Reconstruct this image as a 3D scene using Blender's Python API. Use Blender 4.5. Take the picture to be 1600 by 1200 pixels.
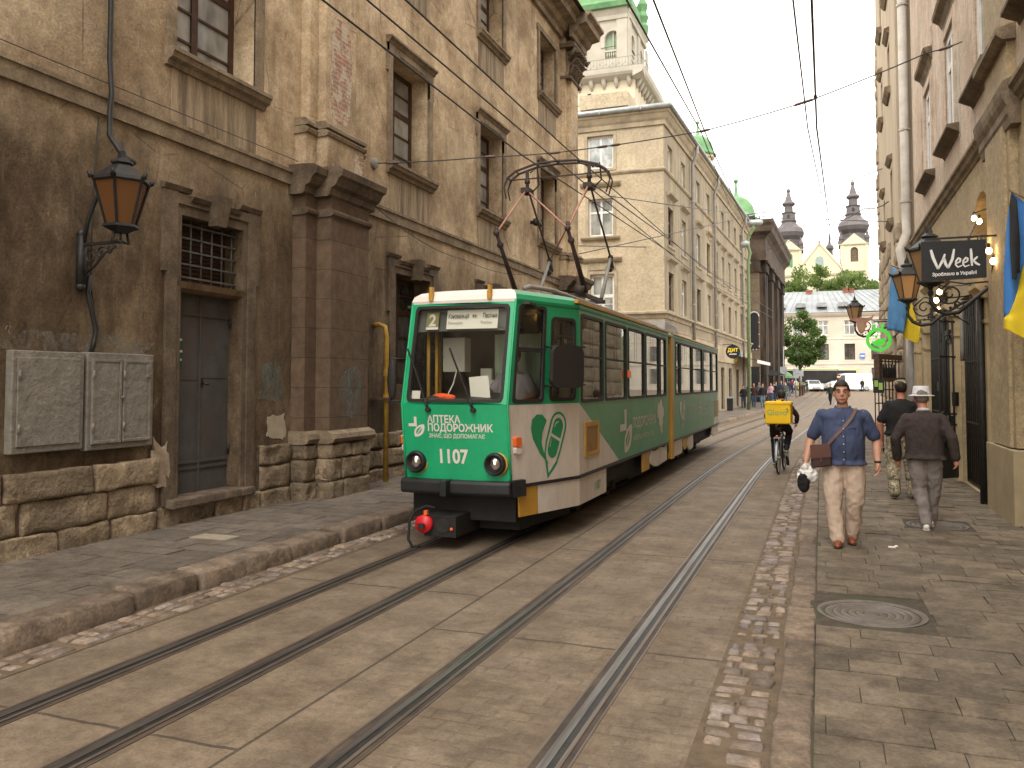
import bpy, bmesh, math, random
from mathutils import Vector, Matrix, noise
from mathutils.geometry import tessellate_polygon
for _o in list(bpy.data.objects): bpy.data.objects.remove(_o)
R = math.radians; PI = math.pi
S = bpy.context.scene; COL = S.collection
random.seed(7); U = random.uniform
# ------------------------------------------------------------ camera
EYE = 1.9
PITCH = R(2.5); YAW = math.atan(483*math.cos(PITCH)/1300)
cd = bpy.data.cameras.new('camera'); cam = bpy.data.objects.new('camera', cd); COL.objects.link(cam)
cd.sensor_width = 36; cd.lens = 36*1300/1600; cd.clip_start = .05; cd.clip_end = 3000
cd.shift_y = -56.76/1600
cam.location = (0, 0, EYE); cam.rotation_euler = (R(90)+PITCH, 0, YAW)
S.camera = cam
# ------------------------------------------------------------ overcast sky
W = bpy.data.worlds.new('World'); S.world = W; W.use_nodes = True
nt = W.node_tree; nt.nodes.clear()
SUN_EL, SUN_AZ = R(55), R(176)
sky = nt.nodes.new('ShaderNodeTexSky'); sky.sky_type = 'NISHITA'; sky.sun_disc = False
sky.sun_elevation = SUN_EL; sky.sun_rotation = SUN_AZ; sky.air_density = 1.6; sky.dust_density = 4.0
hs = nt.nodes.new('ShaderNodeHueSaturation'); hs.inputs['Saturation'].default_value = .10
tc = nt.nodes.new('ShaderNodeTexCoord'); nz = nt.nodes.new('ShaderNodeTexNoise')
nz.inputs['Scale'].default_value = 2.6; nz.inputs['Detail'].default_value = 5
rp = nt.nodes.new('ShaderNodeValToRGB')
rp.color_ramp.elements[0].position = .35; rp.color_ramp.elements[0].color = (.90, .90, .91, 1)
rp.color_ramp.elements[1].position = .62; rp.color_ramp.elements[1].color = (1.0, .985, .955, 1)
mx = nt.nodes.new('ShaderNodeMixRGB'); mx.blend_type = 'MIX'; mx.inputs[0].default_value = .8
cl = nt.nodes.new('ShaderNodeMixRGB'); cl.blend_type = 'MULTIPLY'; cl.inputs[0].default_value = 1
cl.inputs[2].default_value = (11.3, 10.9, 10.35, 1)
bg = nt.nodes.new('ShaderNodeBackground'); bg.inputs['Strength'].default_value = .12
ow = nt.nodes.new('ShaderNodeOutputWorld')
nt.links.new(sky.outputs[0], hs.inputs['Color']); nt.links.new(hs.outputs[0], mx.inputs[1])
nt.links.new(tc.outputs['Generated'], nz.inputs['Vector']); nt.links.new(nz.outputs[0], rp.inputs[0])
nt.links.new(rp.outputs[0], cl.inputs[1]); nt.links.new(cl.outputs[0], mx.inputs[2])
nt.links.new(mx.outputs[0], bg.inputs['Color']); nt.links.new(bg.outputs[0], ow.inputs[0])
sd = bpy.data.lights.new('sun', 'SUN'); sd.energy = .9; sd.angle = R(50); sd.color = (1, .95, .88)
sun = bpy.data.objects.new('sun', sd); COL.objects.link(sun)
# light comes from the sky point at azimuth SUN_AZ (clockwise from +y)
_d = Vector((math.sin(SUN_AZ)*math.cos(SUN_EL), math.cos(SUN_AZ)*math.cos(SUN_EL), math.sin(SUN_EL)))
sun.rotation_euler = _d.to_track_quat('Z', 'Y').to_euler()
S.view_settings.view_transform = 'Standard'; S.view_settings.look = 'None'
S.view_settings.exposure = 1.36; S.view_settings.gamma = 1
S.cycles.max_bounces = 8; S.cycles.transparent_max_bounces = 16

# ------------------------------------------------------------ pixel helpers (1600x1200 photograph)
_q = cam.rotation_euler.to_matrix(); _C = Vector((0, 0, EYE))
def ray(px, py): return _q @ Vector((px-800, 543.24-py, -1300))
def onX(px, py, X): d = ray(px, py); return _C + d*(X/d.x)
def onY(px, py, Y): d = ray(px, py); return _C + d*(Y/d.y)
def onZ(px, py, Z): d = ray(px, py); return _C + d*((Z-EYE)/d.z)

# ------------------------------------------------------------ mesh builder
class MB:
    def __init__(s): s.v = []; s.f = []; s.m = []; s.r = []; s.sm = []
    def add(s, vs, fs, mi=0, rnd=None, smooth=False):
        b = len(s.v); s.v += [tuple(p) for p in vs]
        rr = U(0, 1) if rnd is None else rnd
        for f in fs:
            s.f.append(tuple(i+b for i in f)); s.m.append(mi); s.r.append(rr); s.sm.append(smooth)
    def hexa(s, p, mi=0, rnd=None):   # 0-3 bottom ring, 4-7 top ring
        s.add(p, [(3,2,1,0),(4,5,6,7),(0,1,5,4),(1,2,6,5),(2,3,7,6),(3,0,4,7)], mi, rnd)
    def box(s, x0, x1, y0, y1, z0, z1, mi=0, rnd=None):
        s.hexa([(x0,y0,z0),(x1,y0,z0),(x1,y1,z0),(x0,y1,z0),(x0,y0,z1),(x1,y0,z1),(x1,y1,z1),(x0,y1,z1)], mi, rnd)
    def bar(s, a, b, w, h=None, mi=0, up=(0,0,1)):
        a = Vector(a); b = Vector(b); h = h or w; d = (b-a).normalized(); u = Vector(up)
        if abs(d.dot(u)) > .95: u = Vector((1,0,0))
        x = d.cross(u).normalized()*(w/2); y = x.cross(d).normalized()*(h/2)
        s.hexa([a-x-y, a+x-y, b+x-y, b-x-y, a-x+y, a+x+y, b+x+y, b-x+y], mi)
    def tube(s, pts, r, n=8, mi=0, caps=True, smooth=True, flat=None):
        pts = [Vector(p) for p in pts]; m = len(pts); rs = r if isinstance(r, (list, tuple)) else [r]*m
        up = None; vs = []
        for i, p in enumerate(pts):
            d = (pts[min(i+1, m-1)]-pts[max(i-1, 0)]).normalized()
            if up is None:
                up = Vector((0,0,1)) if abs(d.z) < .9 else Vector((1,0,0))
            x = d.cross(up).normalized(); up = x.cross(d).normalized()
            for k in range(n):
                a = 2*PI*k/n; ra = rs[i]
                rx, ry = ra if isinstance(ra, tuple) else (ra, ra)
                vs.append(p + x*math.cos(a)*rx + up*math.sin(a)*ry)
        fs = [(i*n+k, i*n+(k+1) % n, (i+1)*n+(k+1) % n, (i+1)*n+k) for i in range(m-1) for k in range(n)]
        if caps: fs += [tuple(range(n))[::-1], tuple((m-1)*n+k for k in range(n))]
        s.add(vs, fs, mi, None, smooth)
    def lathe(s, prof, c=(0,0,0), n=16, mi=0, smooth=False, rot=None, a0=0):
        c = Vector(c); vs = []
        for r, z in prof:
            for k in range(n):
                a = a0+2*PI*k/n; p = Vector((r*math.cos(a), r*math.sin(a), z))
                if rot is not None: p = rot @ p
                vs.append(c+p)
        m = len(prof)
        fs = [(i*n+k, i*n+(k+1) % n, (i+1)*n+(k+1) % n, (i+1)*n+k) for i in range(m-1) for k in range(n)]
        fs += [tuple(range(n))[::-1], tuple((m-1)*n+k for k in range(n))]
        s.add(vs, fs, mi, None, smooth)
    def ball(s, c, r, n=10, mi=0, sc=(1,1,1)):
        c = Vector(c); m = max(4, n//2); vs = []
        for i in range(m+1):
            t = PI*i/m
            for k in range(n):
                a = 2*PI*k/n
                vs.append(c+Vector((r*sc[0]*max(.02, math.sin(t))*math.cos(a), r*sc[1]*max(.02, math.sin(t))*math.sin(a), -r*sc[2]*math.cos(t))))
        fs = [(i*n+k, i*n+(k+1) % n, (i+1)*n+(k+1) % n, (i+1)*n+k) for i in range(m) for k in range(n)]
        fs += [tuple(range(n))[::-1], tuple(m*n+k for k in range(n))]
        s.add(vs, fs, mi, None, True)
    def prism(s, poly, fn, d0, d1, mi=0, side=None):   # poly in (u,v), fn(u,v,d)->point
        n = len(poly); vs = [fn(u, v, d0) for u, v in poly]+[fn(u, v, d1) for u, v in poly]
        tri = tessellate_polygon([[Vector((u, v, 0)) for u, v in poly]])
        s.add(vs, [t for t in tri]+[tuple(i+n for i in t) for t in tri], mi)
        s.add(vs, [(i, (i+1) % n, (i+1) % n+n, i+n) for i in range(n)], mi if side is None else side)
    def sheet(s, outer, holes, fn, d=0, reveal=0, mi=0, rmi=None):   # a wall with openings and their reveals
        loops = [outer]+holes
        tri = tessellate_polygon([[Vector((u, v, 0)) for u, v in l] for l in loops])
        flat = [p for l in loops for p in l]
        s.add([fn(u, v, d) for u, v in flat], tri, mi)
        if reveal:
            for h in holes:
                n = len(h); vs = [fn(u, v, d) for u, v in h]+[fn(u, v, d-reveal) for u, v in h]
                s.add(vs, [(i, (i+1) % n, (i+1) % n+n, i+n) for i in range(n)], mi if rmi is None else rmi)
    def ring(s, outer, inner, fn, d0, d1, mi=0):     # frame between two loops with the same number of points
        n = len(outer)
        vs = [fn(u, v, d1) for u, v in outer]+[fn(u, v, d1) for u, v in inner]+[fn(u, v, d0) for u, v in outer]+[fn(u, v, d0) for u, v in inner]
        fs = []
        for i in range(n):
            j = (i+1) % n
            fs += [(i, j, n+j, n+i), (2*n+i, 2*n+j, j, i), (n+i, n+j, 3*n+j, 3*n+i), (3*n+i, 3*n+j, 2*n+j, 2*n+i)]
        s.add(vs, fs, mi)
    def fbox(s, F, a0, a1, z0, z1, d0, d1, mi=0, rnd=None):
        s.hexa([F.pt(a0,z0,d1), F.pt(a1,z0,d1), F.pt(a1,z0,d0), F.pt(a0,z0,d0), F.pt(a0,z1,d1), F.pt(a1,z1,d1), F.pt(a1,z1,d0), F.pt(a0,z1,d0)], mi, rnd)
    def fprof(s, F, a0, a1, prof, mi=0):     # moulding: profile of (d, z), mitred back at both ends by d
        n = len(prof); vs = [F.pt(a0, z, d) for d, z in prof]+[F.pt(a1, z, d) for d, z in prof]
        s.add(vs, [(i, (i+1) % n, (i+1) % n+n, i+n) for i in range(n)]+[tuple(range(n))[::-1], tuple(range(n, 2*n))], mi)
    def text(s, txt, fn, size=.1, align='CENTER', bold=0, mi=0, sx=1, shear=0, depth=0.0):
        V, Fs = text2d(txt, size, align, bold, shear)
        s.add([fn(x*sx, y, depth) for x, y in V], Fs, mi)
    def build(s, name, mats, parent=None, origin=None, bevel=0, recalc=True):
        if not isinstance(mats, (list, tuple)): mats = [mats]
        if origin is None:
            if parent is not None: origin = ORG.get(parent.name, (0,0,0))
            else:
                xs = [p[0] for p in s.v]; ys = [p[1] for p in s.v]; zs = [p[2] for p in s.v]
                origin = ((min(xs)+max(xs))/2, (min(ys)+max(ys))/2, min(zs))
        me = bpy.data.meshes.new(name)
        me.from_pydata([(p[0]-origin[0], p[1]-origin[1], p[2]-origin[2]) for p in s.v], [], s.f)
        for m in mats: me.materials.append(m)
        me.polygons.foreach_set('material_index', s.m)
        me.polygons.foreach_set('use_smooth', s.sm)
        at = me.attributes.new('rnd', 'FLOAT', 'FACE'); at.data.foreach_set('value', s.r)
        if recalc:
            bm = bmesh.new(); bm.from_mesh(me); bmesh.ops.recalc_face_normals(bm, faces=bm.faces); bm.to_mesh(me); bm.free()
        me.update()
        o = bpy.data.objects.new(name, me); COL.objects.link(o); ORG[o.name] = tuple(origin)
        if parent is not None: o.parent = parent
        else: o.location = origin
        if bevel:
            b = o.modifiers.new('Bevel', 'BEVEL'); b.width = bevel; b.segments = 2; b.limit_method = 'ANGLE'
        return o
ORG = {}
_tc = {}
def text2d(txt, size, align, bold, shear):
    k = (txt, size, align, bold, shear)
    if k not in _tc:
        c = bpy.data.curves.new('lettering', 'FONT'); c.body = txt; c.size = size; c.align_x = align; c.offset = bold; c.shear = shear; c.resolution_u = 3
        o = bpy.data.objects.new('lettering', c); COL.objects.link(o)
        dg = bpy.context.evaluated_depsgraph_get(); me = o.evaluated_get(dg).to_mesh()
        _tc[k] = ([(v.co.x, v.co.y) for v in me.vertices], [tuple(p.vertices) for p in me.polygons])
        o.evaluated_get(dg).to_mesh_clear(); bpy.data.objects.remove(o); bpy.data.curves.remove(c)
    return _tc[k]
class Fac:     # a facade plane: a runs along t, z up, d out of the wall along n
    def __init__(s, O, t, n): s.O = Vector(O); s.t = Vector(t).normalized(); s.n = Vector(n).normalized()
    def pt(s, a, z, d=0): return s.O+s.t*a+s.n*d+Vector((0,0,z))
    def __call__(s, a, z, d=0): return s.pt(a, z, d)
    def rot(s): return math.atan2(-s.n.x, s.n.y) + PI
def rect(a0, a1, z0, z1): return [(a0,z0),(a1,z0),(a1,z1),(a0,z1)]
def rrect(a0, a1, z0, z1, r, k=4):
    o = []
    for cx, cy, s0 in ((a1-r,z0+r,-90),(a1-r,z1-r,0),(a0+r,z1-r,90),(a0+r,z0+r,180)):
        for i in range(k+1):
            t = R(s0+90*i/k); o.append((cx+r*math.cos(t), cy+r*math.sin(t)))
    return o
def arch(a0, a1, z0, z1, k=8):
    r = (a1-a0)/2; c = (a0+a1)/2
    return [(a0,z0),(a1,z0)]+[(c+r*math.cos(PI*i/k), z1-r+r*math.sin(PI*i/k)) for i in range(k+1)]
def tag(o, label=None, cat=None, group=None, kind=None):
    if label: o['label'] = label
    if cat: o['category'] = cat
    if group: o['group'] = group
    if kind: o['kind'] = kind
    return o
def thing(name, label, cat, loc=(0,0,0), rz=0, group=None, local=False):
    o = bpy.data.objects.new(name, None); COL.objects.link(o); o.location = loc; o.rotation_euler = (0,0,rz)
    o.empty_display_size = .2
    ORG[o.name] = (0,0,0) if local else tuple(loc)
    return tag(o, label, cat, group)
def copy_tree(o, parent=None):
    c = o.copy(); COL.objects.link(c); ORG[c.name] = ORG.get(o.name, (0,0,0))
    if parent is not None: c.parent = parent
    for ch in list(o.children): copy_tree(ch, c)
    return c

# ------------------------------------------------------------ materials
def _new(name):
    m = bpy.data.materials.new(name); m.use_nodes = True; t = m.node_tree; return m, t, t.nodes['Principled BSDF']
class NT:
    def __init__(s, t): s.t = t
    def n(s, ty, **kw):
        o = s.t.nodes.new('ShaderNode'+ty)
        for k, v in kw.items():
            if k in ('operation','blend_type','data_type','attribute_name','feature','distance','noise_dimensions','offset','squash'): setattr(o, k, v)
            else:
                k2 = int(k[1:]) if k[0] == '_' and k[1:].isdigit() else k.replace('_', ' ')
                o.inputs[k2].default_value = v
        return o
    def l(s, a, b): s.t.links.new(a, b)
    def pos(s, scale=(1,1,1), obj=False):
        if obj: g = s.n('TexCoord').outputs['Object']
        else: g = s.n('NewGeometry').outputs['Position']
        mp = s.n('Mapping'); mp.inputs['Scale'].default_value = scale; s.l(g, mp.inputs[0]); return mp.outputs[0]
    def noise(s, vec, scale, detail=5, rough=.6):
        o = s.n('TexNoise', Scale=scale, Detail=detail, Roughness=rough); s.l(vec, o.inputs['Vector']); return o.outputs[0]
    def ramp(s, fac, stops):
        o = s.n('ValToRGB'); e = o.color_ramp.elements
        while len(e) < len(stops): e.new(.5)
        for i, (p, c) in enumerate(stops):
            e[i].position = p; e[i].color = (c, c, c, 1) if isinstance(c, (int, float)) else (*c, 1)
        s.l(fac, o.inputs[0]); return o.outputs[0]
    def mix(s, fac, a, b, mode='MIX'):
        o = s.n('MixRGB', blend_type=mode)
        for i, x in enumerate((fac, a, b)):
            if isinstance(x, (int, float)): o.inputs[i].default_value = x if i == 0 else (x, x, x, 1)
            elif isinstance(x, tuple): o.inputs[i].default_value = (*x, 1)
            else: s.l(x, o.inputs[i])
        return o.outputs[0]
    def math(s, op, a, b=0.0):
        o = s.n('Math', operation=op)
        for i, x in enumerate((a, b)):
            if isinstance(x, (int, float)): o.inputs[i].default_value = x
            else: s.l(x, o.inputs[i])
        return o.outputs[0]
    def grain(s, col, vec, k=.3, scale=34):
        a = s.ramp(s.noise(vec, scale, 6, .8), [(.36, 1-k), (.64, 1+k*.7)]); b = s.ramp(s.noise(vec, scale*.23, 6, .75), [(.36, 1-k*.8), (.64, 1+k*.6)])
        return s.mix(1, s.mix(1, col, a, 'MULTIPLY'), b, 'MULTIPLY')
    def bump(s, h, bsdf, strength=.3, dist=.02):
        o = s.n('Bump', Strength=strength, Distance=dist); s.l(h, o.inputs['Height']); s.l(o.outputs[0], bsdf.inputs['Normal'])
def mat(name, c, c2=None, scale=3, rough=.8, bump=.15, bscale=None, metal=0, spec=.35, c3=None, stretch=(1,1,1), rnd=0, obj=False, lo=.35, hi=.65, dist=.02, grain=0):
    m, t, b = _new(name); N = NT(t)
    b.inputs['Roughness'].default_value = rough; b.inputs['Metallic'].default_value = metal; b.inputs['Specular IOR Level'].default_value = spec
    c2 = c2 or tuple(x*.78 for x in c)
    v = N.pos(stretch, obj)
    col = N.ramp(N.noise(v, scale, 7, .62), [(lo, c2), (hi, c)])
    if c3: col = N.mix(N.ramp(N.noise(v, scale*.28, 4, .6), [(.48, 0), (.66, .85)]), col, c3)
    if rnd:
        a = N.n('Attribute', attribute_name='rnd'); col = N.mix(1, col, N.ramp(a.outputs['Fac'], [(0, 1-rnd), (1, 1+rnd*.5)]), 'MULTIPLY')
    if grain: col = N.grain(col, v, grain)
    N.l(col, b.inputs['Base Color'])
    if bump: N.bump(N.noise(v, bscale or scale*5, 6, .65), b, bump, dist)
    return m
from mathutils.bvhtree import BVHTree
def plain(name, c, rough=.5, metal=0, spec=.5, em=None, es=1, coat=0):
    m, t, b = _new(name); b.inputs['Base Color'].default_value = (*c, 1); b.inputs['Roughness'].default_value = rough
    b.inputs['Metallic'].default_value = metal; b.inputs['Specular IOR Level'].default_value = spec
    if coat: b.inputs['Coat Weight'].default_value = coat
    if em: b.inputs['Emission Color'].default_value = (*em, 1); b.inputs['Emission Strength'].default_value = es
    return m
def clear_glass(name, tint=(.8,.85,.83), refl=.25, dust=.14):
    m, t, b = _new(name); t.nodes.remove(b); N = NT(t)
    tr = N.n('BsdfTransparent'); tr.inputs[0].default_value = (*tint, 1)
    gl = N.n('BsdfGlossy'); gl.inputs['Roughness'].default_value = .03; gl.inputs['Color'].default_value = (.9,.92,.92,1)
    lw = N.n('Fresnel', IOR=1.5); f = N.math('ADD', lw.outputs[0], refl)
    # a film of dust that differs from spot to spot
    df = N.n('BsdfDiffuse'); df.inputs[0].default_value = (.35,.33,.28,1)
    mx = N.n('MixShader'); N.l(f, mx.inputs[0]); N.l(tr.outputs[0], mx.inputs[1]); N.l(gl.outputs[0], mx.inputs[2])
    m2 = N.n('MixShader'); N.l(N.ramp(N.noise(N.pos((3,3,1)), 2.0, 5), [(.4, dust*.15), (.75, dust)]), m2.inputs[0])
    N.l(mx.outputs[0], m2.inputs[1]); N.l(df.outputs[0], m2.inputs[2]); N.l(m2.outputs[0], t.nodes['Material Output'].inputs[0])
    return m
def pane_mat(name, c, c2, scale=1.5):
    m, t, b = _new(name); N = NT(t)
    N.l(N.ramp(N.noise(N.pos((1,1,.6)), scale, 3), [(.4, c), (.6, c2)]), b.inputs['Base Color'])
    b.inputs['Roughness'].default_value = .06; b.inputs['Specular IOR Level'].default_value = .7
    N.bump(N.noise(N.pos(), 1.2, 2), b, .06, .05)
    return m
def plaster_old():
    """stained render of the long building: tan above the string course, brown grime below, runs and flaked spots"""
    m, t, b = _new('old_plaster'); N = NT(t); b.inputs['Roughness'].default_value = .92; b.inputs['Specular IOR Level'].default_value = .2
    p = N.pos(); g = N.n('NewGeometry'); sp = N.n('SeparateXYZ'); N.l(g.outputs['Position'], sp.inputs[0])
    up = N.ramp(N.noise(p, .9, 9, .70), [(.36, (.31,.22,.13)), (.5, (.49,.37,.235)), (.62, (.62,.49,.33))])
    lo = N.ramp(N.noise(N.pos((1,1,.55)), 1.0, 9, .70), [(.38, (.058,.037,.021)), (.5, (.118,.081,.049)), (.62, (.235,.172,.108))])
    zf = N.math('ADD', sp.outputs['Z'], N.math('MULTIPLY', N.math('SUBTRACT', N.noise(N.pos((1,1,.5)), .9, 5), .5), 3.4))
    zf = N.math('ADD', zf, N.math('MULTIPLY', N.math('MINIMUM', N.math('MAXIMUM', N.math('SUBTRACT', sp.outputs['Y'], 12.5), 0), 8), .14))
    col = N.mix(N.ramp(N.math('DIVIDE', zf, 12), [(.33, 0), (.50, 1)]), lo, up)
    # vertical dirt runs, and grey-brown clouds
    run = N.noise(N.pos((1.7,1.7,.16)), 2.2, 7, .62)
    col = N.mix(N.ramp(run, [(.54, 0), (.78, .5)]), col, (.085,.062,.040))
    run2 = N.noise(N.pos((2.9,2.9,.2)), 2.6, 6, .65)
    col = N.mix(N.ramp(run2, [(.58, 0), (.8, .35)]), col, (.44,.36,.25))
    cloud = N.noise(p, .42, 5, .55)
    col = N.mix(N.ramp(cloud, [(.48, 0), (.66, .5)]), col, (.18,.13,.083))
    # flaked patches
    fl = N.noise(N.pos((1,1,.75)), 2.1, 9, .7)
    col = N.mix(N.ramp(fl, [(.655, 0), (.67, .75)]), col, (.40,.315,.215))
    fl2 = N.noise(N.pos((1.4,1.4,1)), 4.7, 8, .75)
    col = N.mix(N.ramp(fl2, [(.68, 0), (.70, .6)]), col, (.5,.42,.31))
    # cracks wander through the render where it is weak
    wv = N.mix(.10, p, N.n('TexNoise', Scale=2.2, Detail=6).outputs['Color'], 'ADD')
    vo = N.n('TexVoronoi', feature='DISTANCE_TO_EDGE', Scale=.62); N.l(wv, vo.inputs['Vector'])
    ck = N.math('MULTIPLY', N.ramp(vo.outputs['Distance'], [(.0025, 1), (.007, 0)]), N.ramp(N.noise(p, .8, 4), [(.50, 0), (.58, 1)]))
    col = N.mix(N.math('MULTIPLY', ck, .7), col, (.06,.042,.028))
    col = N.grain(col, p, .26, 30)
    N.l(col, b.inputs['Base Color'])
    h = N.math('ADD', N.math('MULTIPLY', N.noise(p, 26, 6, .7), .5), N.math('ADD', N.ramp(fl, [(.65, 1), (.67, .2)]), N.ramp(fl2, [(.68, .6), (.70, .1)])))
    N.bump(h, b, .8, .03)
    return m
def plaster_right():
    m, t, b = _new('pink_plaster'); N = NT(t); b.inputs['Roughness'].default_value = .9; b.inputs['Specular IOR Level'].default_value = .2
    p = N.pos()
    col = N.ramp(N.noise(p, .8, 8, .66), [(.32, (.46,.345,.265)), (.5, (.58,.46,.36)), (.68, (.68,.56,.45))])
    col = N.mix(N.ramp(N.noise(N.pos((4,4,.16)), 2.2, 6), [(.5, 0), (.74, .6)]), col, (.22,.16,.105))
    col = N.mix(N.ramp(N.noise(p, .5, 4), [(.5, 0), (.66, .7)]), col, (.46,.385,.27))
    col = N.mix(N.ramp(N.noise(N.pos((1,1,.6)), 2.6, 9, .72), [(.64, 0), (.66, .8)]), col, (.58,.50,.39))
    col = N.grain(col, p, .2, 24)
    N.l(col, b.inputs['Base Color'])
    N.bump(N.math('ADD', N.noise(p, 22, 6, .7), N.ramp(N.noise(N.pos((1,1,.6)), 2.6, 9, .72), [(.64, 1), (.66, 0)])), b, .4, .02)
    return m
def brick_mat(name, c1, c2, mortar, bw, rh, vec='wall_y', msize=.012, cover=None):
    m, t, b = _new(name); N = NT(t); b.inputs['Roughness'].default_value = .9; b.inputs['Specular IOR Level'].default_value = .2
    g = N.n('NewGeometry'); sp = N.n('SeparateXYZ'); N.l(g.outputs['Position'], sp.inputs[0]); cb = N.n('CombineXYZ')
    N.l(sp.outputs['Y' if vec == 'wall_y' else 'X'], cb.inputs[0]); N.l(sp.outputs['Z'], cb.inputs[1])
    br = N.n('TexBrick', Scale=1.0, Mortar_Size=msize, Brick_Width=bw, Row_Height=rh, Color1=(*c1,1), Color2=(*c2,1), Mortar=(*mortar,1), Mortar_Smooth=.3)
    N.l(cb.outputs[0], br.inputs['Vector'])
    col = N.mix(.75, br.outputs[0], N.ramp(N.noise(N.pos(), 7, 6), [(.3, .55), (.7, 1.15)]), 'MULTIPLY')
    if cover: col = N.mix(N.ramp(N.noise(N.pos(), 3.4, 8, .7), [(.47, 0), (.53, 1)]), col, cover)
    N.l(col, b.inputs['Base Color']); N.bump(N.math('ADD', N.math('MULTIPLY', br.outputs[1], -1), N.noise(N.pos(), 20, 4)), b, .5, .01)
    return m
def concrete_road():
    m, t, b = _new('tram_road_concrete'); N = NT(t); b.inputs['Roughness'].default_value = .78; b.inputs['Specular IOR Level'].default_value = .3
    uv = N.n('UVMap').outputs[0]; sp = N.n('SeparateXYZ'); N.l(uv, sp.inputs[0]); u, v = sp.outputs[0], sp.outputs[1]
    mp = N.n('Mapping'); N.l(uv, mp.inputs[0]); p = mp.outputs[0]
    col = N.ramp(N.noise(p, 2.2, 9, .68), [(.36, (.112,.080,.051)), (.5, (.170,.126,.083)), (.64, (.235,.178,.122))])
    col = N.mix(N.ramp(N.noise(p, .35, 4), [(.4, 0), (.7, .55)]), col, (.19,.152,.115))
    col = N.mix(N.ramp(N.noise(p, 60, 3, .7), [(.35, .28), (.6, 0)]), col, (.09,.07,.05))
    # slabs get slightly different tones
    # stamped sett pattern in the right-hand lane
    wob = N.mix(.03, uv, N.n('TexNoise', Scale=2.5).outputs['Color'])
    br = N.n('TexBrick', Scale=1.0, Mortar_Size=.012, Brick_Width=.215, Row_Height=.125, Mortar_Smooth=.35); N.l(wob, br.inputs['Vector'])
    lane = N.ramp(N.math('DIVIDE', N.math('ADD', u, 8), 16), [((8-2.95)/16, .07), ((8-2.2)/16, .62)])
    worn = N.ramp(N.noise(p, 3.3, 6, .7), [(.42, 0), (.62, 1)])
    imp = N.math('MULTIPLY', br.outputs[1], N.math('MULTIPLY', worn, lane))
    # keep the pattern to the track zone
    zone = N.ramp(N.math('DIVIDE', N.math('ADD', u, 8), 16), [((8-4.9)/16-.003, 0), ((8-4.9)/16, 1), ((8-.66)/16, 1), ((8-.64)/16, 0)])
    imp = N.math('MULTIPLY', imp, zone)
    col = N.mix(N.math('MULTIPLY', imp, .75), col, (.075,.055,.038))
    # slab joints: one along the street, others across it every few metres, staggered
    j1 = N.math('LESS_THAN', N.math('ABSOLUTE', N.math('ADD', u, 2.87)), .012)
    step = N.math('GREATER_THAN', u, -2.87); vv = N.math('ADD', v, N.math('MULTIPLY', step, 1.05))
    vv = N.math('ADD', vv, N.math('MULTIPLY', N.noise(p, 3, 3), .06))
    j2 = N.math('LESS_THAN', N.math('MODULO', N.math('ADD', vv, 60), 3.35), .028)
    jj = N.math('MULTIPLY', N.math('MAXIMUM', j1, j2), zone)
    col = N.mix(N.math('MULTIPLY', jj, .85), col, (.05,.038,.027))
    # rust and oil beside the rails
    for x in RAILS:
        d = N.math('ABSOLUTE', N.math('SUBTRACT', u, x)); d = N.math('ADD', d, N.math('MULTIPLY', N.noise(p, 5, 5), .22))
        col = N.mix(N.ramp(d, [(.14, .55), (.30, 0)]), col, (.135,.088,.055))
    col = N.mix(N.ramp(N.noise(p, .9, 7, .7), [(.58, 0), (.66, .4)]), col, (.10,.074,.052))
    col = N.mix(N.ramp(N.noise(p, 9, 6, .8), [(.66, 0), (.70, .6)]), col, (.07,.052,.038))
    col = N.grain(col, p, .24, 55)
    N.l(col, b.inputs['Base Color'])
    h = N.math('SUBTRACT', N.math('MULTIPLY', N.noise(p, 45, 5, .7), .25), N.math('MULTIPLY', N.math('MAXIMUM', imp, jj), 1.0))
    N.bump(h, b, .55, .012)
    return m
RAILS = (-4.40, -3.55, -2.31, -1.30)
M = {}
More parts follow.
